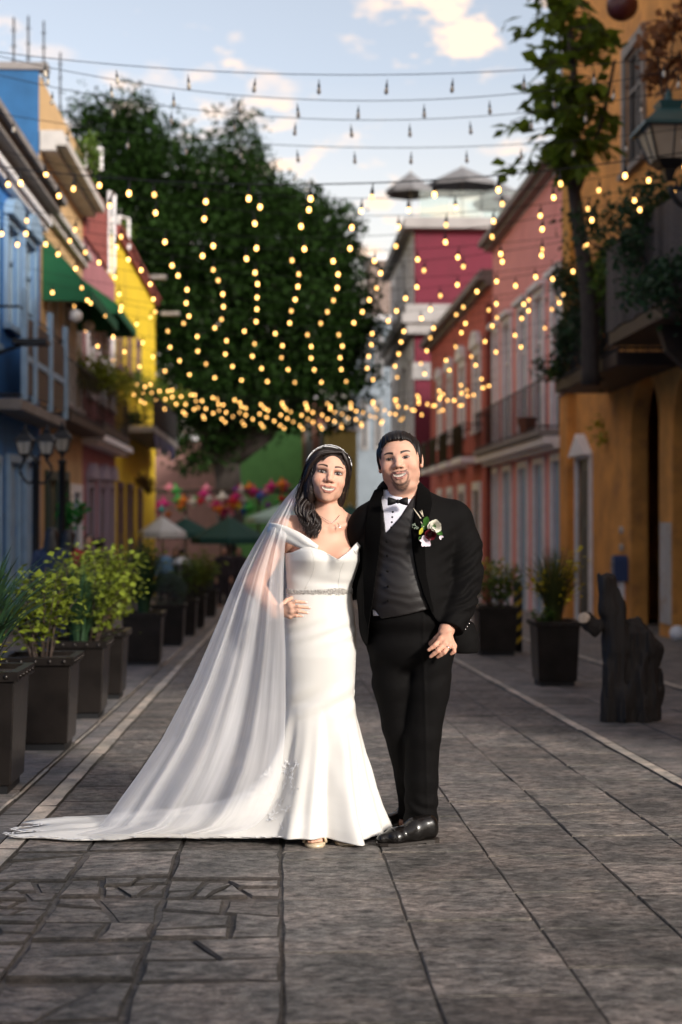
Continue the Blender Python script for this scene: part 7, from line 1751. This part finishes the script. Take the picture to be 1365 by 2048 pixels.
for ring_, (n_p, tilt, l, rad) in enumerate(((7, 0.9, 0.023, 0.014), (6, 1.6, 0.021, 0.010), (5, 2.6, 0.018, 0.006), (4, 4, 0.014, 0.003))):
    for i in range(n_p):
        a = 2 * math.pi * i / n_p + ring_ * 0.5; dr = Vector((math.cos(a), -tilt, math.sin(a))); cupped(mb, c + np.array((math.cos(a) * rad, 0, math.sin(a) * rad)), dr, Vector((-math.cos(a), -0.2, -math.sin(a))), l, 0.014, 0.25)
mb.build('burgundy_bloom', burg, bout)
mb = MB(); c = BP(851, 1083, -0.012)   # pale orchid
for a, l, w_ in ((1.9, 0.028, 0.013), (2.9, 0.026, 0.007), (0.35, 0.026, 0.008), (-0.7, 0.028, 0.012), (-2.2, 0.025, 0.010), (-1.45, 0.022, 0.008)):
    cupped(mb, c, (math.cos(a), -0.25, math.sin(a)), (0, -1, 0), l, w_, 0.15)
mb.build('orchid', pinkw, bout); mb = MB()
c2 = BP(880, 1072, -0.004)
for a in (-0.3, -1.3): cupped(mb, c2, (math.cos(a), -0.3, math.sin(a)), (0, -1, 0), 0.017, 0.005, 0.1)
mb.build('orchid', pinkw, bout)
mb = MB()
for p, a, l, w_ in ((BP(850, 1048), 1.25, 0.034, 0.013), (BP(849, 1052, -.003), 1.1, 0.020, 0.011), (BP(866, 1062, -.014), 1.35, 0.030, 0.010), (BP(846, 1074), -2.6, 0.022, 0.010), (BP(873, 1062), -0.5, 0.030, 0.011), (BP(853, 1058, .004), 2.4, 0.028, 0.011)): mb = MB(); cupped(mb, p, (math.cos(a), -0.3, math.sin(a)), (0, -1, 0), l, w_, 0.05); mb.build('leaf', leafg, bout)
mb = MB(); cupped(mb, BP(840, 1069, -.006), (0.35, -.2, 0.9), (0, -1, 0), 0.032, 0.008, 0.0); mb.build('bud', leafy, bout)
mb = MB()
for a, b in (((842, 1037), (827, 1016)), ((847, 1033), (840, 1022)), ((846, 1032), (844, 1020)), ((848, 1054), (842, 1043))): mb.tube([BP(*a), (BP(*a) + BP(*b)) / 2, BP(*b)], [0.003, 0.0026, 0.0008], 5)
mb.build('bare_stem', mat('cream stem', (0.62, 0.55, 0.42), 0.6), bout, True)
mb = MB()
for a, b in (((838, 1056), (826, 1048)), ((832, 1052), (830, 1046)), ((834, 1054), (828, 1056)), ((829, 1050), (825, 1052))): mb.tube([BP(*a), BP(*b)], [0.0012, 0.0006], 4)
for q in range(9): mb.ell(BP(825 + rr.random() * 12, 1046 + rr.random() * 12), (0.002, 0.001, 0.002), 5, 3)
mb.build('filler_sprig', mat('grey green sprig', (0.30, 0.36, 0.28), 0.7), bout)
